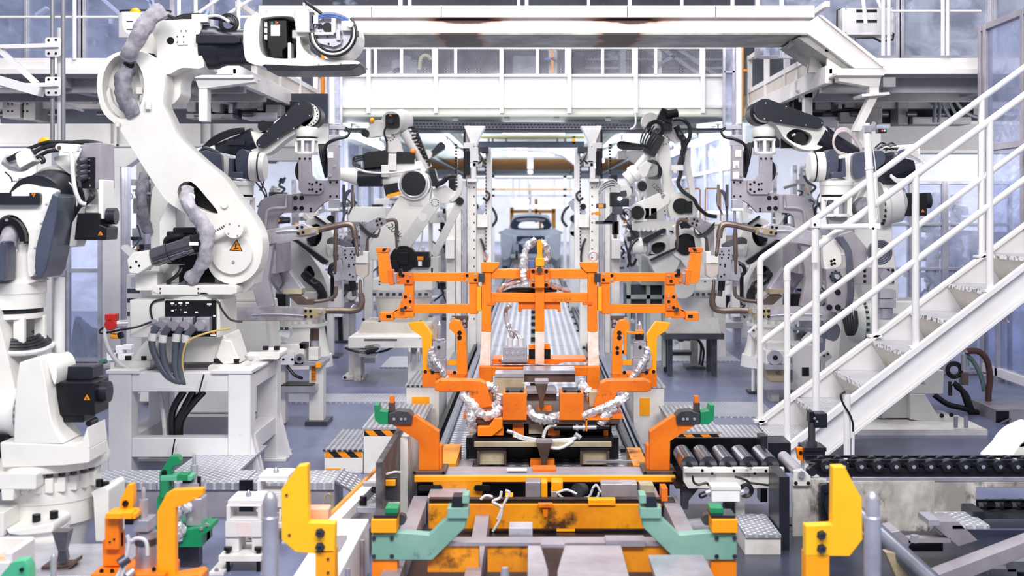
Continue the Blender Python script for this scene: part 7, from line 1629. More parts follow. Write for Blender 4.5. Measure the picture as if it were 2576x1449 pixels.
G().pb(1849, 1227, 1872, 1430, -.02, .06).o('leg', WHD, T, .004); G().pb(1824, 1227, 1849, 1430, .02, .08).o('leg_web', GRD, T); G().pb(1848, 1424, 1884, 1438, -.05, .1).o('leg_foot', GRY, T); bolts(T, [(1857, 1308), (1857, 1334)], 5, -.02); G().pk((1866, 1424, -.03), (1866, 1398, -.03), 6).o('foot_bolt', BLK, T)
G().pp([(1714, 1226), (1762, 1218), (1764, 1226), (1734, 1262), (1732, 1284), (1716, 1284)], .02, .06).o('left_bracket', GRD, T, .003)
G().pb(1942, 1126, 1960, 1300, .3, .4).o('dark_post', BLK2, T); G(5.6).pb(1960, 1200, 1986, 1392, .0, .25).o('dark_post', BLK2, T)
T = thing('tread_step', 'small tread-plate step under the roller table', 'step', 5.52, 1916, 1430)
G().box(.6, 3.2, 4.3, 5.95, .0, .006).struct('floor_dark_sheet', mat('dark_floor', '262a38', .3, 0, '353a4c', 3))  # thin dark sheet laid over the floor at the near right
G().box(.985, 1.15, 5.52, 5.9, .085, .1).o('tread', TRD, T); G().box(.985, 1.15, 5.53, 5.9, 0, .085).o('riser', WHD, T)
G(5.9).pk((1720, 1330, 0), (1790, 1330, .05), 22).top('floor_roller', GRL, 'steel drum roller lying low behind the right teal bracket', 'roller')
T = thing('dark_cylinder', 'upright dark pneumatic cylinder with a block on top beside the staircase foot', 'cylinder', 6.4, 2042, 1196)
G().pk((2042, 1120, 0), (2042, 1060, 0), 9).o('rod', GRD, T); G().pk((2042, 1124, 0), (2042, 1110, 0), 14, n=6).o('nut', GRD, T); G().pb(2018, 1122, 2070, 1152, -.06, .08).o('block', BLK2, T, .005); G().pb(2016, 1120, 2072, 1130, -.065, .085).o('block_cap', BLK2, T, .003); G().pb(2020, 1152, 2068, 1200, -.03, .06).o('stand', WHD, T, .004)
G().pb(2046, 1038, 2078, 1074, -.03, .06).o('sensor_block', BLK2, T, .004); G().pb(2034, 1034, 2046, 1062, -.02, .05).o('clamp', BLK, T, .003); bolts(T, [(2046, 1050), (2052, 1058)], 3.5, -.03, GRL)
G().pb(1942, 1122, 2000, 1200, .1, .3).os('housing', BLK2, T, .005); o_ = G().pp([(2000, 1124), (2018, 1124), (2016, 1160), (2004, 1152)], -.03, .0).o('orange_tab', ORG, T, .002); bolts(T, [(2011, 1136)], 5, -.03)
# ---------------------------------------------------------------- chain conveyor
T = thing('chain_conveyor', 'black roller-chain conveyor on worn white side plates at the lower right', 'conveyor', 5.9, 2300, 1400)
for y0 in (0, .1):
    for i in range(14):
        x = 2075 + i * 43.4
        c = G().pc(x, 1170, 14, y0 - .03, y0 + .02, n=18).o('chain_roller', BLK2, T); G().pc(x, 1170, 5, y0 - .045, y0 - .03, 2, 8).o('roller_pin', GRL, c)
    G().pb(2040, 1157, 2680, 1163, y0, y0 + .012).o('chain_plate', BLK, T); G().pb(2050, 1178, 2680, 1192, y0 - .01, y0 + .012).o('chain_plate', BLK, T)
G().pbar((2030, 1184, 0), (2066, 1164, 0), 10, .02).o('chain_plate', BLK, T); G().pc(2040, 1184, 11, -.03, .02).o('chain_roller', BLK2, T)
G().pb(2060, 1190, 2680, 1198, -.02, .22).o('chain_bed', BLK, T); G().pb(2140, 1197, 2680, 1209, -.03, .22).o('bed_rail', GRL, T, .003)
WORN = mat('worn_plate', 'd8d2cc', .42, .1, '9a948f', 3.5, .42, .58, col3='2c2a2d', lo3=.55, hi3=.64, scale3=5, stretch=(1, 1, .6))
G().pp([(2072, 1208), (2346, 1206), (2346, 1318), (2316, 1352), (2220, 1356), (2072, 1356)], -.035, -.02).o('side_plate', WORN, T, .002)
G().pb(2346, 1210, 2450, 1310, -.03, -.015).o('side_plate', WORN, T, .002); G().pb(2448, 1209, 2680, 1223, -.03, .0).o('side_rail', WORN, T, .003)
G().pp([(1986, 1198), (2072, 1198), (2072, 1402), (1988, 1402)], -.06, -.045).o('end_plate', WORN, T, .002)
G().pp([(1988, 1176), (2010, 1172), (2030, 1190), (2030, 1213), (1986, 1213)], -.08, -.06).o('bearing_plate', WHD, T, .002); bolts(T, [(1993, 1206), (2024, 1206)], 5, -.08); G().pk((2004, 1182, -.06), (1994, 1172, .22), 15).o('end_roller', GRL, T); G().pc(2006, 1183, 9, -.1, -.08, n=6).o('axle_nut', GRL, T)
G().pp(rrect(2052, 1207, 2120, 1310, 8), -.1, -.06).o('bearing_flange', BLK2, T, .004); G().pc(2098, 1256, 40, -.14, -.1).o('bearing_hub', BLK2, T); G().pc(2098, 1256, 20, -.16, -.14).o('shaft', BLK, T); bolts(T, [(2064, 1220), (2066, 1298)], 8, -.1, BLK2)
for i in range(4): G().pc(2470 + i * 43, 1284, 12, .1, .15, n=16).o('return_roller', BLK2, T)
G().pb(2450, 1270, 2680, 1276, .1, .12).pb(2450, 1288, 2680, 1294, .1, .12).os('return_chain', BLK, T); G().pb(2450, 1296, 2680, 1312, .05, .3).o('return_rail', GRD, T)
for x0, x1 in ((1994, 2068), (2230, 2300), (2360, 2440)): G().pb(x0, 1340, x1, 1444, .15, .3).o('leg', BLK2, T)
# steel bars and pipe in the near right corner
T = thing('guard_pipe', 'thick grey pipe slanting down in the near right corner', 'pipe', 4.7, 2300, 1520)
G().pk((2196, 1330, .3), (2420, 1530, -.3), 24).o('pipe', mat('galvanised', '8b8e9c', .3, .7, '6f727f', 4), T); G().pp([(2238, 1400), (2262, 1400), (2330, 1520), (2290, 1520)], .05, .1).o('cream_foot', BGE, T)
T = thing('floor_rack', 'low rack of grey steel bars and a tread patch at the bottom right', 'rack', 5.2, 2450, 1449)
G().pp([(2322, 1436), (2576, 1340), (2640, 1318), (2640, 1352), (2350, 1462)], -.1, .0).o('long_bar', GRY, T, .003)
for pts in ([(2352, 1326), (2430, 1326), (2482, 1376), (2432, 1392)], [(2252, 1356), (2280, 1350), (2312, 1380), (2300, 1400), (2290, 1405)]): G().pp(pts, .1, .25).o('flat_bar', GRY, T, .003)
G().pb(2304, 1370, 2412, 1382, .1, .15).o('short_bar', GRY, T); G().pb(2300, 1382, 2412, 1420, .2, .3).o('dark_web', BLK2, T); G().box(xpx(2396, 5.3), xpx(2490, 5.3), 5.3, 5.55, .185, .2).o('tread_patch', TRD, T)
G().pb(2346, 1316, 2374, 1330, .05, .2).o('bolt_pad', GRL, T); G().pk((2310, 1372, .05), (2310, 1354, .05), 11, n=6).o('nut', GRL, T)
for x0, y0, x1, y1 in ((2490, 1430, 2560, 1470), (2532, 1412, 2600, 1440), (2500, 1322, 2532, 1346)): G().pb(x0, y0, x1, y1, .0 if y0 > 1400 else .25, .2 if y0 > 1400 else .4).o('steel_block', GRL if y0 > 1400 else BLK2, T, .005)
G(5.6).pb(1870, 1404, 2640, 1410, .0, .05).top('floor_channel', GRY, 'thin grey channel along the floor below the chain conveyor', 'rail')
# ================================================================ near left robot: base and turret, d = 5.3
T = thing('welding_robot', 'near white robot base with a black motor at the left edge', 'robot', 5.3, 105, 1400)
G().pla((100, 1404, .1), (100, 1300, .1), [(0, 92), (.3, 92), (1, 118)], 36).o('foot', WH, T)
G().pla((102, 1312, .1), (102, 1190, .1), [(0, 120), (.45, 122), (.46, 124), (.86, 126), (.88, 122), (1, 122)], 40).o('base_drum', WH, T)
G().pla((102, 1192, .1), (102, 1140, .1), [(0, 118), (.3, 118), (.31, 142), (.62, 147), (1, 140)], 40).o('turntable', WH, T)
for a in range(188, 350, 13):
    q = math.radians(a); p = G().P(102, 1186, .1) + Vector((.222 * math.cos(q), .222 * math.sin(q), 0))
    G().cyl(p, p + Vector((0, 0, .022)), .014, n=6).o('ring_bolt', GRD, T)
    p2 = p + Vector((0, 0, -.05)); G().box(p2.x - .018, p2.x + .018, p2.y - .012, p2.y + .02, p2.z - .02, p2.z + .045).o('ring_lug', WH, T, .004)
G().pp(rrect(-30, 1168, 138, 1204, 4) , -.2, -.12).o('cover_band', WH, T, .005); G().pp([(52, 1204), (84, 1204), (82, 1232), (54, 1232)], -.2, -.12).o('cover_leg', WH, T, .005); G().pb(14, 1206, 46, 1214, -.195, -.14).o('cover_slot', GRD, T)
G().pb(-40, 1252, 74, 1310, -.26, -.1).o('cable_box', WH, T, .006); G().pc(22, 1283, 8, -.28, -.26, n=6).o('gland', GRL, T); G().pt([(22, 1284, -.28), (8, 1287, -.3), (-20, 1288, -.3)], 3).os('cable', CBL, T)
G().pp([(74, 1294), (88, 1298), (186, 1280), (190, 1290), (186, 1304), (110, 1312), (80, 1308)], -.24, -.02).o('base_foot', WH, T, .008)
for x, y in ((127, 1290), (170, 1282)): G().pk((x, y, -.15), (x, y - 18, -.15), 10, n=14).o('anchor_bolt', BLK, T)
G().pp([(60, 1312), (186, 1304), (186, 1382), (100, 1400), (60, 1400)], -.22, -.04).o('skirt', WH, T, .008)
G().pp([(232, 1236), (270, 1222), (277, 1230), (277, 1362), (244, 1362), (238, 1250)], -.02, .2).o('side_wing', WH, T, .008)
for x, y in ((240, 1230), (256, 1236)): G().pk((x, y, .05), (x, y - 18, .05), 9, n=14).o('anchor_bolt', BLK, T)
G().pp([(39, 1095), (225, 1101), (259, 1110), (259, 1145), (200, 1152), (43, 1157)], -.16, .06).o('turret_deck', WH, T, .008)
G().pp([(214, 1104), (240, 1092), (253, 1058), (259, 1112)], -.16, .06).o('turret_fin', WH, T, .006)
yk = [(87, 901), (116, 891), (140, 893), (146, 920), (153, 959), (157, 996), (164, 1037), (176, 1070), (196, 1099), (72, 1099), (75, 1012), (80, 942)]
G().pp(yk, -.158, .058).o('turret_yoke', WH, T, .006)
G().pp(sm([(140, 893), (156, 900), (166, 926), (160, 960), (146, 920)], 3), -.1, .12).o('yoke_rim', WH, T, .006)
G().pb(152, 957, 250, 1040, -.06, .12).o('drive_motor', BLK, T, .006); G().pb(168, 1040, 220, 1058, -.05, .1).o('motor_foot', BLK, T, .004); G().pk((248, 988, .03), (270, 988, .03), 27).o('motor_end', BLK2, T); G().pb(145, 924, 228, 957, .02, .16).o('second_motor', BLK2, T, .006)
G().pc(240, 1057, 8, -.08, .0).o('plug', BLK, T); warn(T, 232, 996, 9, -.061)
G().pla((-40, 1038, .0), (58, 1038, .0), [(0, 56), (.6, 60), (1, 62)], 32).o('shoulder_drum', WH, T)
for i in range(8):
    a = math.radians(-60 + i * 17); p = G().P(58, 1038, 0) + Vector((0, -.098 * math.cos(a), .098 * math.sin(a) + .0)); G().cyl(p, p + Vector((.012, 0, 0)), .01, n=8).o('ring_bolt', GRL, T)
G().pb(-20, 1085, 39, 1140, -.1, .1).o('dark_gap', BLK, T)
for x in (2, 22): G().pk((x, 1140, -.12), (x, 1126, -.12), 8, n=8).o('gap_bolt', GRD, T)
# arm that rises out of frame and carries the hanging wrist
G().pl((-30, 1040), 55, (-150, 520), 50, .1, .3).o('lower_arm', WH, T, .02)
G().pl((-150, 520), 55, (60, 500), 60, .35, .6).o('upper_arm', WH, T, .02)

T = thing('robot_wrist', 'near robot wrist with slate covers, a coil of hoses and an amber beacon at the left edge', 'robot wrist', 5.6, 60, 900)
T.e['label'] = 'near robot wrist with slate covers, hose coil and amber beacon at the left edge'
G().pla((112, 512, .35), (112, 512, .12), [(0, 100), (.8, 100), (1, 92)], 36).o('rear_collar', WH, T)
G().pla((106, 508, .14), (104, 514, -.06), [(0, 86), (.3, 82), (.5, 74), (1, 72)], 36).o('forearm_tube', BLK2, T)
G().pp(sm([(116, 392), (150, 388), (182, 396), (188, 440), (160, 440), (120, 408)], 3), .1, .3).o('collar_block', WH, T, .012)
G().pp(sm([(-30, 560), (10, 528), (40, 500), (84, 466), (120, 470), (164, 478), (160, 500), (140, 560), (124, 620), (116, 680), (100, 690), (96, 640), (100, 590), (80, 552), (50, 540), (20, 560), (0, 620), (-30, 640)], 3), -.12, .06).o('wrist_fork', WH, T, .016)
G().pb(-20, 486, 132, 516, -.15, -.1).o('motor_shell', BLK2, T, .01); l_ = G().pb(66, 484, 108, 494, -.155, -.15).o('white_label', LBL, T); warn(T, 119, 491, 6, -.152, 180)
G().pp([(166, 486), (182, 492), (174, 560), (160, 630), (150, 675), (138, 696), (126, 696), (121, 670), (124, 620), (140, 560)], -.16, .08).o('belt_cover', BL3, T, .01)
bolts(T, [(152, 515), (139, 562), (124, 622)], 3.5, -.16, GRL)
G().pc(100, 642, 52, .0, .1).o('far_disc', WH, T); G().pla((122, 650, -.03), (94, 650, -.03), [(0, 46), (.5, 48), (1, 46)], 28).o('joint_disc', WH, T)
ring = ell(58, 606, 42, 60, 20, 180, 360) + ell(58, 606, 28, 42, 20, 180, 360)[::-1]
G().pp(ring, -.16, -.1).o('black_arch', BLK, T, .005); bolts(T, [(55, 553)], 4, -.16, GRL)
G().pt([(58, 560, -.1), (52, 600, -.12), (40, 640, -.12), (34, 676, -.1)], 22, 12, 6, jit=.2).o('canvas_sleeve', TAN, T)
G().pp(sm([(-20, 560), (5, 562), (20, 580), (25, 620), (22, 690), (-20, 700)], 3), -.2, -.1).o('slate_lobe', BL3, T, .012)
G().pp([(0, 676), (54, 676), (54, 612), (60, 602), (70, 604), (68, 700), (-20, 700)], -.24, -.12).o('slate_loop', BL3, T, .01)
G().pp(sm([(66, 624), (80, 612), (98, 620), (98, 690), (112, 705), (60, 708)], 3), -.1, .06).o('wrist_knuckle', WH, T, .012)
G().pla((28, 773, 0), (28, 698, 0), [(0, 82), (.48, 82), (.5, 84), (.85, 84), (1, 66)], 36).o('wrist_neck', WH, T); G().pk((28, 786, 0), (28, 772, 0), 76, n=30).o('neck_seal', BLK2, T)
G().pk((28, 798, 0), (28, 785, 0), 78, n=30).o('cage_ring', WH, T)
for a in range(10, 370, 60): p = G().P(28, 820) + Vector((math.cos(math.radians(a)) * .13, math.sin(math.radians(a)) * .13, 0)); G().box(p.x - .026, p.x + .026, p.y - .015, p.y + .015, p.z - .07, p.z + .05).o('cage_bar', WH, T, .006)
for k in range(5): G().tube([G().P(24, 846 + k * 7, 0) + Vector(((.135 + k * .013) * math.cos(a * .2618), (.135 + k * .013) * math.sin(a * .2618), .012 * math.sin(a * .52))) for a in range(24)], .013, 8, 2, True, True).o('coiled_hose', CBL if k < 4 else CBW, T)
G().pk((28, 905, 0), (28, 868, 0), 58).o('tool_flange', WH2, T); G().pk((128, 905, .1), (128, 700, .1), 14).o('rear_pipe', BGE if False else WH3, T)
G().pp([(4, 905), (20, 898), (56, 898), (68, 908), (66, 950), (52, 976), (18, 976), (6, 950)], -.1, -.02, [rrect(27, 938, 46, 960, 3)]).o('tool_jaw', GRD, T, .005); G().pc(37, 950, 7, -.08, -.02).o('jaw_pin', GRL, T)
# connector box, motor and beacon
G().pp([(192, 396), (206, 360), (250, 358), (252, 472), (236, 476), (192, 470)], .02, .2).o('connector_box', GRY, T, .004); p_ = G().pp([(192, 397), (236, 395), (236, 474), (204, 474)], .012, .02).o('connector_face', BLK, T)
for y in (404, 418, 432, 444): G().pla((212, y, .01), (206, y + 4, -.04), [(0, 10), (.4, 11), (1, 7)], 14).o('plug', GRD, T)
bolts(p_, [(222, 402), (222, 416), (222, 430), (222, 448), (224, 467)], 2, .012, GRL)
G().pt([(178, 372, -.02), (190, 400, -.04), (194, 440, -.05), (200, 480, -.05), (210, 508, -.04), (222, 514, -.03)], 5.5, 10).os('white_hose', CBW, T)
h_ = G().pp([(146, 368), (154, 362), (204, 364), (202, 382), (160, 384), (148, 376)], -.04, .0).o('hose_manifold', LBL, T, .005); G().pc(158, 373, 5, -.045, -.04).o('port', BRZ, h_)
for pts in ([(6, 400), (50, 378), (100, 358), (130, 356), (200, 358)], [(70, 388), (100, 368), (130, 362), (150, 366)], [(80, 396), (110, 380), (145, 376)], [(10, 402), (60, 384), (120, 366), (200, 354), (246, 360)], [(88, 390), (96, 396), (100, 404), (92, 408)]): G().pt([(x, y, .05) for x, y in pts], 5, 10).o('harness_cable', CBL, T)
G().pp([(42, 390), (66, 372), (86, 404), (84, 408), (54, 424), (46, 412)], -.02, .08).o('cable_clamp', WH, T, .006); G().pt([(-10, 400, .1), (20, 415, .1), (44, 408, .1)], 18, 10, 5, jit=.2).o('canvas_cuff', TAN, T)
G().sph(G().P(87, 358, .12), 17 * 5.6 / 3000, half=True).o('amber_beacon', AMB, T); G().pk((87, 360, .12), (87, 357, .12), 17).o('beacon_base', AMB, T); G().pb(60, 360, 106, 366, .08, .2).o('beacon_shelf', WH, T, .002)
G().pb(248, 452, 259, 552, .0, .15).o('guard_plate', WH, T, .005); G().pb(210, 514, 252, 536, .02, .15).o('bracket_web', WH2, T, .005); G().pp([(176, 560), (200, 520), (212, 520), (196, 590), (186, 622), (168, 622)], .02, .14).o('wrist_side', WH2, T, .008)
m_ = G().pp([(198, 536), (254, 536), (256, 566), (272, 572), (270, 604), (190, 604)], -.02, .14).o('wrist_motor', BLK, T, .006); G().pk((258, 544, .06), (282, 544, .06), 21).o('motor_end', BLK2, m_); warn(m_, 257, 588, 7, -.021)
for k in range(4): G().pt([(236 - k * 3, 478, 0), (232 + k * 3, 492, -.02), (226 + k * 2, 505, -.02), (214, 512 + k, 0)], 3.5).o('lead', CBL, T)

# ---------------------------------------------------------------- pipes, door and frame at the left
T = thing('pipe_pair', 'two grey vertical pipes clamped to a white post at the upper left', 'pipe', 8.2, 146, 352)
for x, m in ((132, GRY), (159, GRY)): G().pk((x, -40, 0), (x, 352, 0), 5.5).o('pipe', mat('pipe_grey%d' % x, '8a8a92', .4, .3), T)
G().pk((145, 68, .05), (145, 352, .05), 8).o('post', WH3, T)
for y in (97, 195):
    c = G().pp(rrect(121, y, 159, y + 48, 5), -.05, -.035).o('clamp_plate', WH3, T, .002); bolts(c, [(130, y + 7), (148, y + 6), (130, y + 40), (148, y + 40)], 3.5, -.05); G().pbar((0, y + 24, -.06), (156, y + 20, -.06), 10, .04).o('clamp_arm', WH3, T)
G().pbar((10, 130, -.05), (100, 212, -.05), 12, .05).o('brace', WH3, T); G().pbar((-20, 196, -.05), (112, 234, -.05), 22, .1).o('sloped_beam', WH3, T)
T = thing('plastic_door', 'tall clear plastic door in an aluminium frame beside the white column', 'door', 11.4, 205, 952)
for x in (158, 170, 249): G().pb(x - 4, 480, x + 4, 952, 0, .06).o('frame_post', GRL, T, .003)
for y in (500, 676, 900): G().pb(158, y, 250, y + 10, .005, .05).o('frame_rail', GRL, T, .003)
G().pb(174, 510, 246, 676, .02, .026).o('clear_sheet', PLA, T); G().pb(174, 686, 246, 900, .02, .026).o('clear_sheet', PLD, T); G().pb(154, 680, 166, 694, -.02, .02).o('hinge', GRL, T)
T = thing('stored_hoses', 'dark hoses heaped behind the plastic door', 'hose', 12.2, 215, 922)
for k in range(7): G().pt([(190 + k * 6, 920, k * .03), (186 + k * 7, 860 - k * 4, k * .03), (196 + k * 6, 800 + k * 8, k * .03), (216 + k * 4, 840 + k * 5, k * .03), (228, 915, k * .03)], 6).o('hose', CBG, T)
T = thing('valve_rack', 'little white valve blocks with a green hose beside the column foot', 'valve', 8.6, 290, 930)
for x0, y0, x1, y1, m in ((268, 888, 290, 908, LBL), (270, 880, 288, 892, GRY), (290, 870, 308, 890, LBL), (306, 868, 330, 880, LBL), (296, 890, 330, 912, LBL)): G().pb(x0, y0, x1, y1, 0, .06).o('block', m, T, .004)
G().pt([(268, 908, 0), (250, 914, 0), (240, 930, 0), (236, 955, 0)], 6, 10).o('green_hose', mat('hose_green2', '3f6b62', .3), T); G().pb(275, 908, 285, 1088, .02, .06).o('stand', WHD, T)
# ---------------------------------------------------------------- tread walkway in front of the stand
T = thing('tread_walkway', 'low grey walkway with a diamond tread-plate top crossing in front of the robot stand', 'walkway', 6.2, 560, 1304)
for i, x in enumerate((-2.32, -1.95, -1.5, -1.23)): 
    x1 = (-1.955, -1.505, -1.235, -1.03)[i]
    G().box(x, x1, 6.2, 6.5, .172, .185).o('tread_plate', TRD, T); G().box(x, x1, 6.195, 6.2, .15, .185).o('plate_edge', TRD, T)
G().box(-2.32, -1.03, 6.21, 6.48, 0, .17).o('box_body', GRY, T, .003); G().box(-1.95, -1.6, 6.5, 7.2, .172, .185).o('tread_plate', TRD, T); G().box(-1.93, -1.62, 6.5, 7.2, 0, .17).o('box_body', GRY, T)
G().hexa([(-1.03, 6.2, .185), (-.8, 6.2, .05), (-.8, 6.5, .05), (-1.03, 6.5, .185), (-1.03, 6.2, .197), (-.79, 6.2, .06), (-.79, 6.5, .06), (-1.03, 6.5, .197)]).o('sloped_tread', tread('grey_tread', '7d7f8c', '6a6c79', 20, .8, False, 0), T)
G(6.15).pb(598, 1212, 632, 1300, .03, .05).o('dark_panel', BLK, T); G(6.15).pt([(812, 1284, 0), (818, 1250, 0), (830, 1242, -.01), (834, 1260, 0), (840, 1296, 0)], 2.2).o('ground_wire', mat('wire_green', 'a9a070'), T)
# ---------------------------------------------------------------- orange and green clamp fixtures
T = thing('clamp_fixture', 'orange clamp fixture with an air cylinder and tall amber arm, lower left', 'fixture', 4.6, 350, 1520)
G().pp([(403, 1281), (427, 1235), (442, 1227), (517, 1223), (518, 1240), (475, 1261), (449, 1271), (448, 1520), (402, 1520)], -.04, .0).o('tall_arm', YEL, T, .004)
G().pp([(312, 1225), (324, 1225), (327, 1242), (326, 1274), (316, 1300), (292, 1300), (293, 1264)], .04, .08).o('rear_finger', YEL, T, .003); bolts(T, [(307, 1273)], 9, .04)
G().pp([(268, 1300), (276, 1292), (304, 1292), (304, 1380), (268, 1380)], -.02, .03).o('bracket', ORG, T, .004); G().pb(276, 1284, 352, 1297, -.05, .05).o('bracket_top', YEL, T, .004); G().pb(320, 1280, 344, 1296, -.06, .0).o('clevis', YEL, T, .003); G().pb(322, 1298, 342, 1314, -.04, .02).o('bumper', BLK, T, .003)
G().pp([(257, 1362), (268, 1352), (304, 1340), (304, 1425), (258, 1425)], .0, .05).o('lower_bracket', ORG, T, .004); bolts(T, [(281, 1360), (292, 1353)], 3, -.02)
G().pla((357, 1306, .02), (357, 1228, .02), [(0, 11), (.6, 11), (.61, 5.5), (.9, 5.5), (1, 2.5)]).o('piston_rod', GRL, T); G().pb(340, 1304, 380, 1334, -.03, .07).o('cylinder_head', GRL, T, .004); G().pk((364, 1340, .02), (364, 1428, .02), 25, 27).o('cylinder_body', GRL, T); G().pk((364, 1356, .02), (364, 1372, .02), 28).o('cylinder_band', GRD, T)
for pts in ([(340, 1330), (344, 1350), (336, 1390), (322, 1420), (306, 1449)], [(350, 1345), (366, 1338), (386, 1346), (390, 1380)], [(336, 1400), (330, 1420), (320, 1460)]): G().pt([(x, y, -.09) for x, y in pts], 5, 10).o('air_hose', CBW, T)
G().pk((322, 1400, -.1), (340, 1388, -.08), 13).o('regulator', GRD, T); G().pk((340, 1430, -.1), (352, 1420, -.08), 10).o('fitting', GRL, T)
G().pb(247, 1428, 430, 1520, -.08, .12).o('base', ORG, T, .005); bolts(T, [(270, 1424), (296, 1424), (400, 1420)], 6, -.06); G().pp([(446, 1436), (516, 1424), (524, 1430), (524, 1520), (446, 1520)], -.1, .0).o('side_plate', ORG, T, .004)
T = thing('clamp_fixture', 'green clamp fixture with a foil-wrapped cylinder behind the amber arm', 'fixture', 5.35, 470, 1428)
G().pp([(404, 1186), (412, 1177), (431, 1145), (450, 1145), (457, 1157), (455, 1168), (442, 1169), (434, 1179), (434, 1231), (413, 1247), (413, 1320), (397, 1320), (397, 1250), (404, 1243)], -.02, .03).o('finger', GRE, T, .004); bolts(T, [(417, 1187)], 8, -.02)
G().pb(412, 1192, 490, 1203, -.05, .05).o('arm_plate', mat('green_light', '5fb592', .4), T, .003); G().pb(414, 1203, 432, 1245, -.05, -.02).o('arm_web', GRE, T); G().pb(455, 1186, 480, 1202, -.06, .0).o('clevis', GRE, T, .003); G().pk((470, 1212, 0), (470, 1202, 0), 11).o('bumper', BLK, T)
G().pla((482, 1214, .04), (482, 1147, .04), [(0, 9.5), (.6, 9.5), (.61, 5), (.9, 5), (1, 2.5)]).o('piston_rod', GRL, T); G().pb(472, 1250, 512, 1320, -.03, .06).o('cylinder_body', GRL, T, .005); G().pb(480, 1238, 500, 1252, -.02, .05).o('cylinder_cap', GRD, T); G().pb(460, 1212, 506, 1226, -.03, .08).o('head_plate', GRL, T, .003); G().pk((504, 1226, -.02), (504, 1196, -.02), 5).o('set_screw', BLK, T)
G().pt([(490, 1270, -.06), (466, 1270, -.08), (456, 1300, -.09), (470, 1322, -.09), (452, 1350, -.08)], 13, 10, 7, jit=.5).o('foil_wrap', FOIL, T)
G().pp([(448, 1326), (540, 1311), (542, 1322), (520, 1336), (520, 1364), (448, 1364)], -.08, .06).o('base', GRE, T, .004); G().pb(390, 1316, 520, 1364, .0, .1).o('base_rear', GRE, T, .004); bolts(T, [(519, 1318), (532, 1308), (386, 1310)], 5, -.08, GRL); G().pb(440, 1364, 500, 1428, .0, .06).o('stem', GRD, T)
# white locating stands
def locstand(label, x, y, s, d):
    T = thing('locating_stand', label, 'stand', d, x, y + 190 * s)
    q = lambda a, b: (x + a * s, y + b * s)
    def B(a, b, c, e, m0, m1): p0, p1 = q(a, b), q(c, e); return G().pb(p0[0], p0[1], p1[0], p1[1], m0, m1)
    G().pp([q(-44, 14), q(44, 14), q(44, 54), q(-44, 54)], -.05, .08, [[q(-34, 18), q(34, 18), q(34, 48), q(-34, 48)]]).o('arch', WH3, T, .004); B(-42, 4, 46, 14, -.04, .14).o('top_plate', WH3, T, .003)
    G().pla((*q(0, 6), .04), (*q(0, -12), .04), [(0, 7), (.5, 7), (1, 2)]).o('locating_pin', GRL, T)
    B(-46, 54, 46, 92, -.06, .1).o('body', WH3, T, .004); B(-14, 56, 20, 90, -.062, -.06).o('pink_patch', mat('pink_%d' % x, 'e6d6d4'), T)
    B(-46, 92, -12, 132, -.05, .08).o('leg', WH3, T, .003); B(20, 92, 46, 132, -.05, .08).o('leg', WH3, T, .003); B(-56, 132, 50, 146, -.1, .12).o('base_plate', WHD, T, .003)
    for a in (-38, 38):
        G().pk((*q(a, 176), -.06), (*q(a, 120), -.06), 5 * s).o('jack_screw', BLK, T); G().pk((*q(a, 124), -.06), (*q(a, 116), -.06), 10 * s).o('jack_nut', BLK, T)
    for a, b in ((-76, 170), (-44, 182), (36, 182)): B(a, b, a + 36, b + 9, -.12, .05).o('floor_foot', WHD, T); bolts(T, [q(a + 16, b - 3)], 6 * s, -.1, GRL)
locstand('white locating stand with a steel pin between the amber arm and the yellow jaw post', 620, 1250, 1.0, 5.35)
locstand('white locating stand with a steel pin further back against the tread walkway', 690, 1190, .86, 5.85)
# wedge stand, bins and other near-left bits
T = thing('wedge_stand', 'dark tapered steel wedge on a rusty base plate at the lower left', 'stand', 4.75, 160, 1430)
G().hexa([W(146, 1388, 4.7), W(166, 1388, 4.7), W(172, 1380, 4.78), W(150, 1380, 4.78), W(130, 1338, 4.68), W(170, 1338, 4.68), W(186, 1328, 4.82), W(146, 1328, 4.82)]).o('wedge', mat('gunmetal', '6a666c', .4, .5, '4b484e', 8), T, .002); G().hexa([W(144, 1412, 4.7), W(170, 1412, 4.7), W(176, 1402, 4.78), W(150, 1402, 4.78), W(146, 1388, 4.7), W(166, 1388, 4.7), W(172, 1380, 4.78), W(150, 1380, 4.78)]).o('wedge_neck', GRD, T)
G().pp([(116, 1416), (176, 1416), (196, 1404), (196, 1414), (176, 1428), (116, 1428)], -.05, .05).o('base_plate', BRN, T, .003); G().pc(150, 1400, 5, -.04, -.03).o('bolt_head', BGE, T)
G(4.72).pp([(-40, 1430), (250, 1429), (300, 1434), (300, 1520), (-40, 1520)], -.1, .35).top('fixture_table', GRL, 'pale steel fixture table under the dark wedge stand', 'table', bv=.004)
T = thing('parts_tray', 'white open tray with orange residue at the lower left edge', 'tray', 4.5, 20, 1460)
for a in ((-60, 1388, -40, 1460, -.1, .1), (42, 1372, 60, 1460, -.1, .1), (-60, 1392, 58, 1460, -.12, -.1), (-60, 1368, 58, 1440, .08, .1)): G().pb(*a).o('tray_wall', WH3, T, .003)
G().pb(-60, 1402, 58, 1440, -.1, .08).o('tray_fill', mat('tray_residue', 'c9c3c6', .6, 0, 'd99a5c', 5, .55, .65), T)
T = thing('green_bracket', 'light green bracket corner at the bottom left edge', 'bracket', 4.2, 40, 1500)
G().pp([(0, 1449), (30, 1414), (62, 1410), (72, 1430), (72, 1500), (-10, 1500)], 0, .06).o('plate', mat('green_mint', '4fb88c', .4), T, .004); G().pc(56, 1432, 5, -.01, 0).o('hole', BLK, T); G(4.2).pla((106, 1500, .1), (106, 1414, .1), [(0, 8), (.9, 8), (1, 3)]).o('pin', GRL, T)
T = thing('electrical_box', 'white hinged electrical box lying beside the yellow jaw post', 'box', 4.9, parent_loc=(-.79, 4.85, 0))
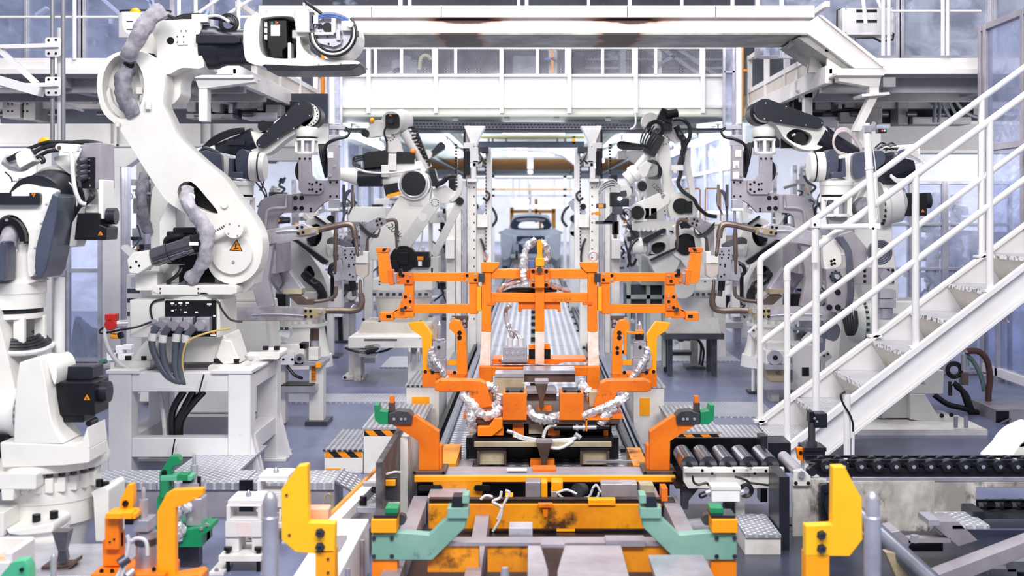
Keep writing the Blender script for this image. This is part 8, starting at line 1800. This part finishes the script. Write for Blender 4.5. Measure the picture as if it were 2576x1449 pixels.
G().box(-.875, -.722, 4.3, 5.27, 0, .24).o('body', WH3, T, .006); G().box(-.885, -.8, 4.2, 5.2, .24, .25).o('lid', LBL, T, .003); G().box(-.84, -.77, 4.75, 4.95, .24, .2525).o('label_plate', GRY, T)
for y in (4.6, 5.0): G().cyl((-.715, y, .05), (-.715, y, .22), .012, n=10).o('hinge', GRL, T)
G().box(-.73, -.70, 5.55, 6.5, .05, .43).top('dark_shield', mat('scuffed_dark', '3f3d42', .5, 0, '77737a', 6, .5, .7), 'dark scuffed upright shield plate left of the carriage', 'shield', bv=.003)
G().box(-.7, -.66, 6.3, 7.0, .0, .4).top('side_rail_guard', WHD, 'worn white guard strip beside the left orange bracket', 'guard')
T = thing('cable_duct', 'striped amber-edged cable duct slanting to the left of the carriage', 'duct', 5.9, parent_loc=(-.82, 5.7, 0))
G().bar((-.93, 5.3, .16), (-.72, 6.5, .26), .06, .05).o('duct', WHD, T, .004); G().bar((-.96, 5.3, .17), (-.75, 6.5, .27), .015, .055).o('amber_edge', YOC, T); G().box(-.98, -.76, 5.4, 6.1, .0, .12).o('grey_cover', GRY, T, .004)
T = thing('proximity_switch', 'steel Z-bracket with black switches and an amber cap left of the carriage', 'switch', 5.7, 950, 1420)
G().pp([(914, 1212), (956, 1212), (962, 1220), (962, 1275), (954, 1275), (952, 1222), (914, 1222)], -.02, .02).o('bracket', GRL, T, .003); G().pp([(900, 1270), (950, 1270), (962, 1290), (940, 1286), (900, 1284)], -.04, .04).o('lower_plate', GRL, T, .003); G().pb(962, 1200, 1000, 1258, .0, .06).o('grey_switch', GRD, T, .004); G().pb(960, 1206, 996, 1220, -.02, .08).o('amber_cap', YEL, T, .003)
G().pk((914, 1275, 0), (914, 1248, 0), 9).o('black_sensor', BLK, T); G().pk((940, 1228, .02), (964, 1236, .0), 14).o('black_motor', BLK, T); G().pt([(956, 1212, 0), (966, 1196, 0), (990, 1190, .02), (1004, 1194, .05)], 3).os('cable', CBW, T); G().pb(970, 1275, 1000, 1420, .05, .1).o('stand', WHD, T)
# drive unit with FBT tag and button box, left aisle
T = thing('drive_unit', 'cream drive unit on an orange-lettered post with a small drip tray, left aisle', 'drive unit', 8.9, 760, 1069)
G().pb(708, 864, 768, 916, -.05, .15).o('gear_case', WHD, T, .006); G().pb(708, 882, 746, 914, -.1, -.05).o('gear_cover', LBL, T, .005); G().pc(760, 898, 12, -.1, -.04).o('round_flange', GRL, T); G().pc(760, 898, 5, -.11, -.1).o('bore', BLK, T); bolts(T, [(720, 900), (742, 900)], 3.5, -.1)
G().pb(756, 862, 772, 876, -.05, .08).o('black_block', BLK, T, .003); G().pk((788, 858, .05), (788, 828, .05), 11).o('dark_motor', BRN, T); G().pk((788, 876, .05), (788, 858, .05), 12).o('motor_neck', GRL, T); G().pb(776, 874, 800, 906, .0, .12).o('motor_base', WHD, T, .004)
G().pb(740, 908, 816, 918, -.05, .25).o('shelf', GRL, T, .003); G().pb(798, 910, 812, 922, -.07, -.05).o('amber_tag', YEL, T, .002)
G().pb(776, 918, 812, 1066, .02, .14).o('post', WHD, T, .005); tg = G().pb(782, 920, 794, 960, .016, .02).o('orange_label', SIGN, T); text(tg, 'FBT 24', W(788, 940, 8.9) + Vector((0, .0155, 0)), .034, INK, -90)
G().pb(706, 862, 718, 1066, .0, .12).o('rear_post', WHD, T, .004); t_ = G().pb(708, 966, 800, 980, -.12, .15).o('drip_tray', GRL, T, .003); G().pb(714, 964, 792, 967, -.1, .12).o('tray_well', BLK, t_)
G().pt([(726, 918, -.05), (744, 940, -.06), (764, 950, -.04)], 4).os('cable', CBL, T); G().pb(770, 1058, 826, 1069, -.05, .2).o('foot', GRD, T)
b_ = G().pp([(708, 826), (736, 822), (736, 842), (732, 848), (708, 842)], -.1, .0).o('button_box', LBL, T, .004); G().pb(712, 820, 720, 826, -.11, -.09).o('green_button', GRE, b_); G().pb(724, 820, 732, 826, -.11, -.09).o('red_button', BRN, b_)
# clutter in the left aisle beyond
for i, (x, d, lab) in enumerate(((830, 13.0, 'thin white post with black hoses standing in the far left aisle'), (870, 14.5, 'slim white post on a black foot deeper in the far left aisle'))):
    T = thing('aisle_post', lab, 'post', d, x, 530 + 4800 / d)
    f_ = 530 + 4800 / d
    G().pb(x - 8, 690, x + 8, f_, 0, .1).o('post', WH3, T, .004); G().pb(x - 26, f_ - 6, x + 26, f_, -.1, .2).o('foot', GRD, T); G().pb(x - 14, 700, x + 12, 740, -.05, .1).o('head', GRL, T, .004)
    for k in (0, 6): G().pt([(x - 12 + k, 730, -.06), (x - 16 + k, 770, -.06), (x - 14 + k, f_ - 4, -.06)], 3.5).o('hose', CBL, T)
T = thing('transfer_box', 'white box beam with two round holes behind the left weld gun', 'beam', 12.4, 720, 560)
G().pb(650, 372, 760, 404, 0, .3).o('beam', UB, T, .006); G().pb(668, 380, 690, 410, .1, .2).o('dark_column', GRD, T); G().pb(860, 520, 960, 560, .4, .8).o('white_housing', WH2, T, .01); G().pb(900, 560, 920, 905, .5, .6).o('leg', WH2, T)
# ================================================================ stations crowding the background on both sides
BGB = [WH2, WH3, GRL, GRY, WHD, BLK, BLK2, GRD, GRN, UPG]
def station_bg(label, x0, x1, d, ytop, seed, dark=.3, floor=None):
    rg = random.Random(seed)
    fl = 530 + 4800 / d
    T = thing('process_station', label, 'machine', d, (x0 + x1) / 2, fl)
    w = x1 - x0
    for i in range(3):
        x = x0 + w * (i + .1 + .5 * rg.random()) / 3
        G().pb(x, ytop + rg.random() * 60, x + 8 + rg.random() * 12, fl, .2 + rg.random() * .2, .5).o('frame_leg', rg.choice(BGB[:3]), T, .004)
    for i in range(3):
        y = ytop + (fl - ytop) * (i + .3 + .4 * rg.random()) / 3.2
        G().pb(x0, y, x1, y + 6 + rg.random() * 10, .25, .4).o('frame_rail', rg.choice(BGB[:4]), T, .004)
    for i in range(int(w / 6) + 8):
        bw, bh = 6 + rg.random() ** 2 * 34, 5 + rg.random() ** 2 * 40
        x = x0 + rg.random() * (w - bw); y = ytop + 20 + rg.random() * (fl - ytop - 60 - bh)
        m = rg.choice(BGB[5:8]) if rg.random() < dark else rg.choice(BGB[:5] + [BLU if rg.random() < .15 else GRN])
        a = rg.random() * .3
        k = rg.random()
        if k < .62: G().pb(x, y, x + bw, y + bh, a - .1, a + .15).o('unit_box', m, T, .005)
        elif k < .82: G().pc(x + bw / 2, y + bw / 2, bw / 2.4, a - .12, a + .1, n=18).o('unit_drum', m, T)
        else: G().pk((x, y, a - .1), (x + bw, y + bh * (rg.random() - .5), a - .1), 3 + rg.random() * 7).o('unit_barrel', m, T)
    for i in range(int(w / 12) + 5):
        x = x0 + rg.random() * w; y = ytop + 20 + rg.random() * (fl - ytop) * .6
        pts = [(x, y, -.12)]
        for k in range(4): pts.append((pts[-1][0] + rg.uniform(-18, 18), pts[-1][1] + rg.uniform(4, 26), -.12 - rg.random() * .05))
        G().pt(pts, 1.6 + rg.random() * 2.2, 6, 4).o('cable', rg.choice([CBL, CBG, CBW, CBL]), T)
    for i in range(2):
        x, y = x0 + rg.random() * (w - 10), ytop + 40 + rg.random() * (fl - ytop) * .5
        G().pb(x, y, x + 8, y + 7, -.16, -.12).o('amber_tag', YEL, T, .002)
    return T
station_bg('crowded grey-white machine between the tall left robot and the left weld gun', 640, 800, 13.2, 410, 2)
station_bg('cluttered machine with cables behind the left weld gun electrodes', 800, 930, 14.2, 470, 5, .35)
station_bg('cluttered machine behind the folded left robot beside the lifter', 1060, 1160, 14.6, 480, 9, .3)
station_bg('cluttered machine between the right lifter and the bowed robot', 1530, 1640, 14.8, 430, 12, .4)
station_bg('crowded machine with dark boxes behind the right weld gun', 1760, 1880, 14.0, 560, 17, .35)
station_bg('pale machine behind the staircase posts and right weld gun', 1990, 2150, 12.8, 540, 21, .35)
station_bg('tall pale machine in the gap above the right weld gun yoke', 1950, 2070, 13.6, 395, 41, .35)
station_bg('boxed machine behind the plastic enclosure right of the staircase', 2300, 2460, 13.0, 470, 44, .25)
station_bg('white machine in the far left bay behind the near robot wrist', 10, 130, 13.0, 390, 25, .2)
station_bg('pale boxed machine seen left of the tall robot past the column', 322, 372, 13.4, 400, 28, .3)
station_bg('machine cluster beyond the folded left robot near the ceiling lamps', 930, 1010, 15.5, 470, 33, .35)
station_bg('machine cluster beyond the bowed right robot hose', 1650, 1750, 15.5, 440, 35, .35)
# ---------------------------------------------------------------- groups of repeats; tidy helper properties
GRP = {'welding_robot': 'welding robots along the line', 'weld_gun': 'spot-weld guns along the line', 'step_box': 'white step boxes beside the conveyor', 'fluorescent_lamp': 'fluorescent lamps under the low ceiling', 'far_light_bar': 'light bars above the car body',
       'jaw_post': 'yellow jaw posts in the foreground', 'locating_pin': 'steel pins in the foreground', 'outrigger_bracket': 'teal brackets of the line', 'locating_bracket': 'orange brackets of the carriage', 'clamp_station': 'clamp stations of the fixture',
       'clamp_fixture': 'clamp fixtures at the lower left', 'locating_stand': 'white locating stands', 'electrode_arms': 'electrode arms reaching in', 'lifter_column': 'lifter columns of the far aisle', 'process_station': 'background machines', 'mezzanine_platform': 'mezzanine platforms',
       'sheet_enclosure': 'plastic enclosures', 'shrouded_robot': 'robots behind plastic', 'control_box': 'control boxes on the platforms', 'box_beam': 'box beams under the platforms', 'support_column': 'columns on the left', 'overhead_conveyor': 'overhead conveyors', 'platform_leg': 'platform legs',
       'robot_stand': 'robot stands', 'button_box': 'button boxes on posts', 'drive_unit': 'cream drive units', 'pedestal_post': 'floor posts', 'amber_post': 'orange posts at the footbridge', 'glazed_mast': 'glazed masts at the footbridge', 'aisle_post': 'posts in the left aisle'}
for ob in bpy.data.objects:
    if '_L' in ob: del ob['_L']
    if ob.parent is None and ob.name.split('.')[0] in GRP and 'category' in ob: ob['group'] = GRP[ob.name.split('.')[0]]
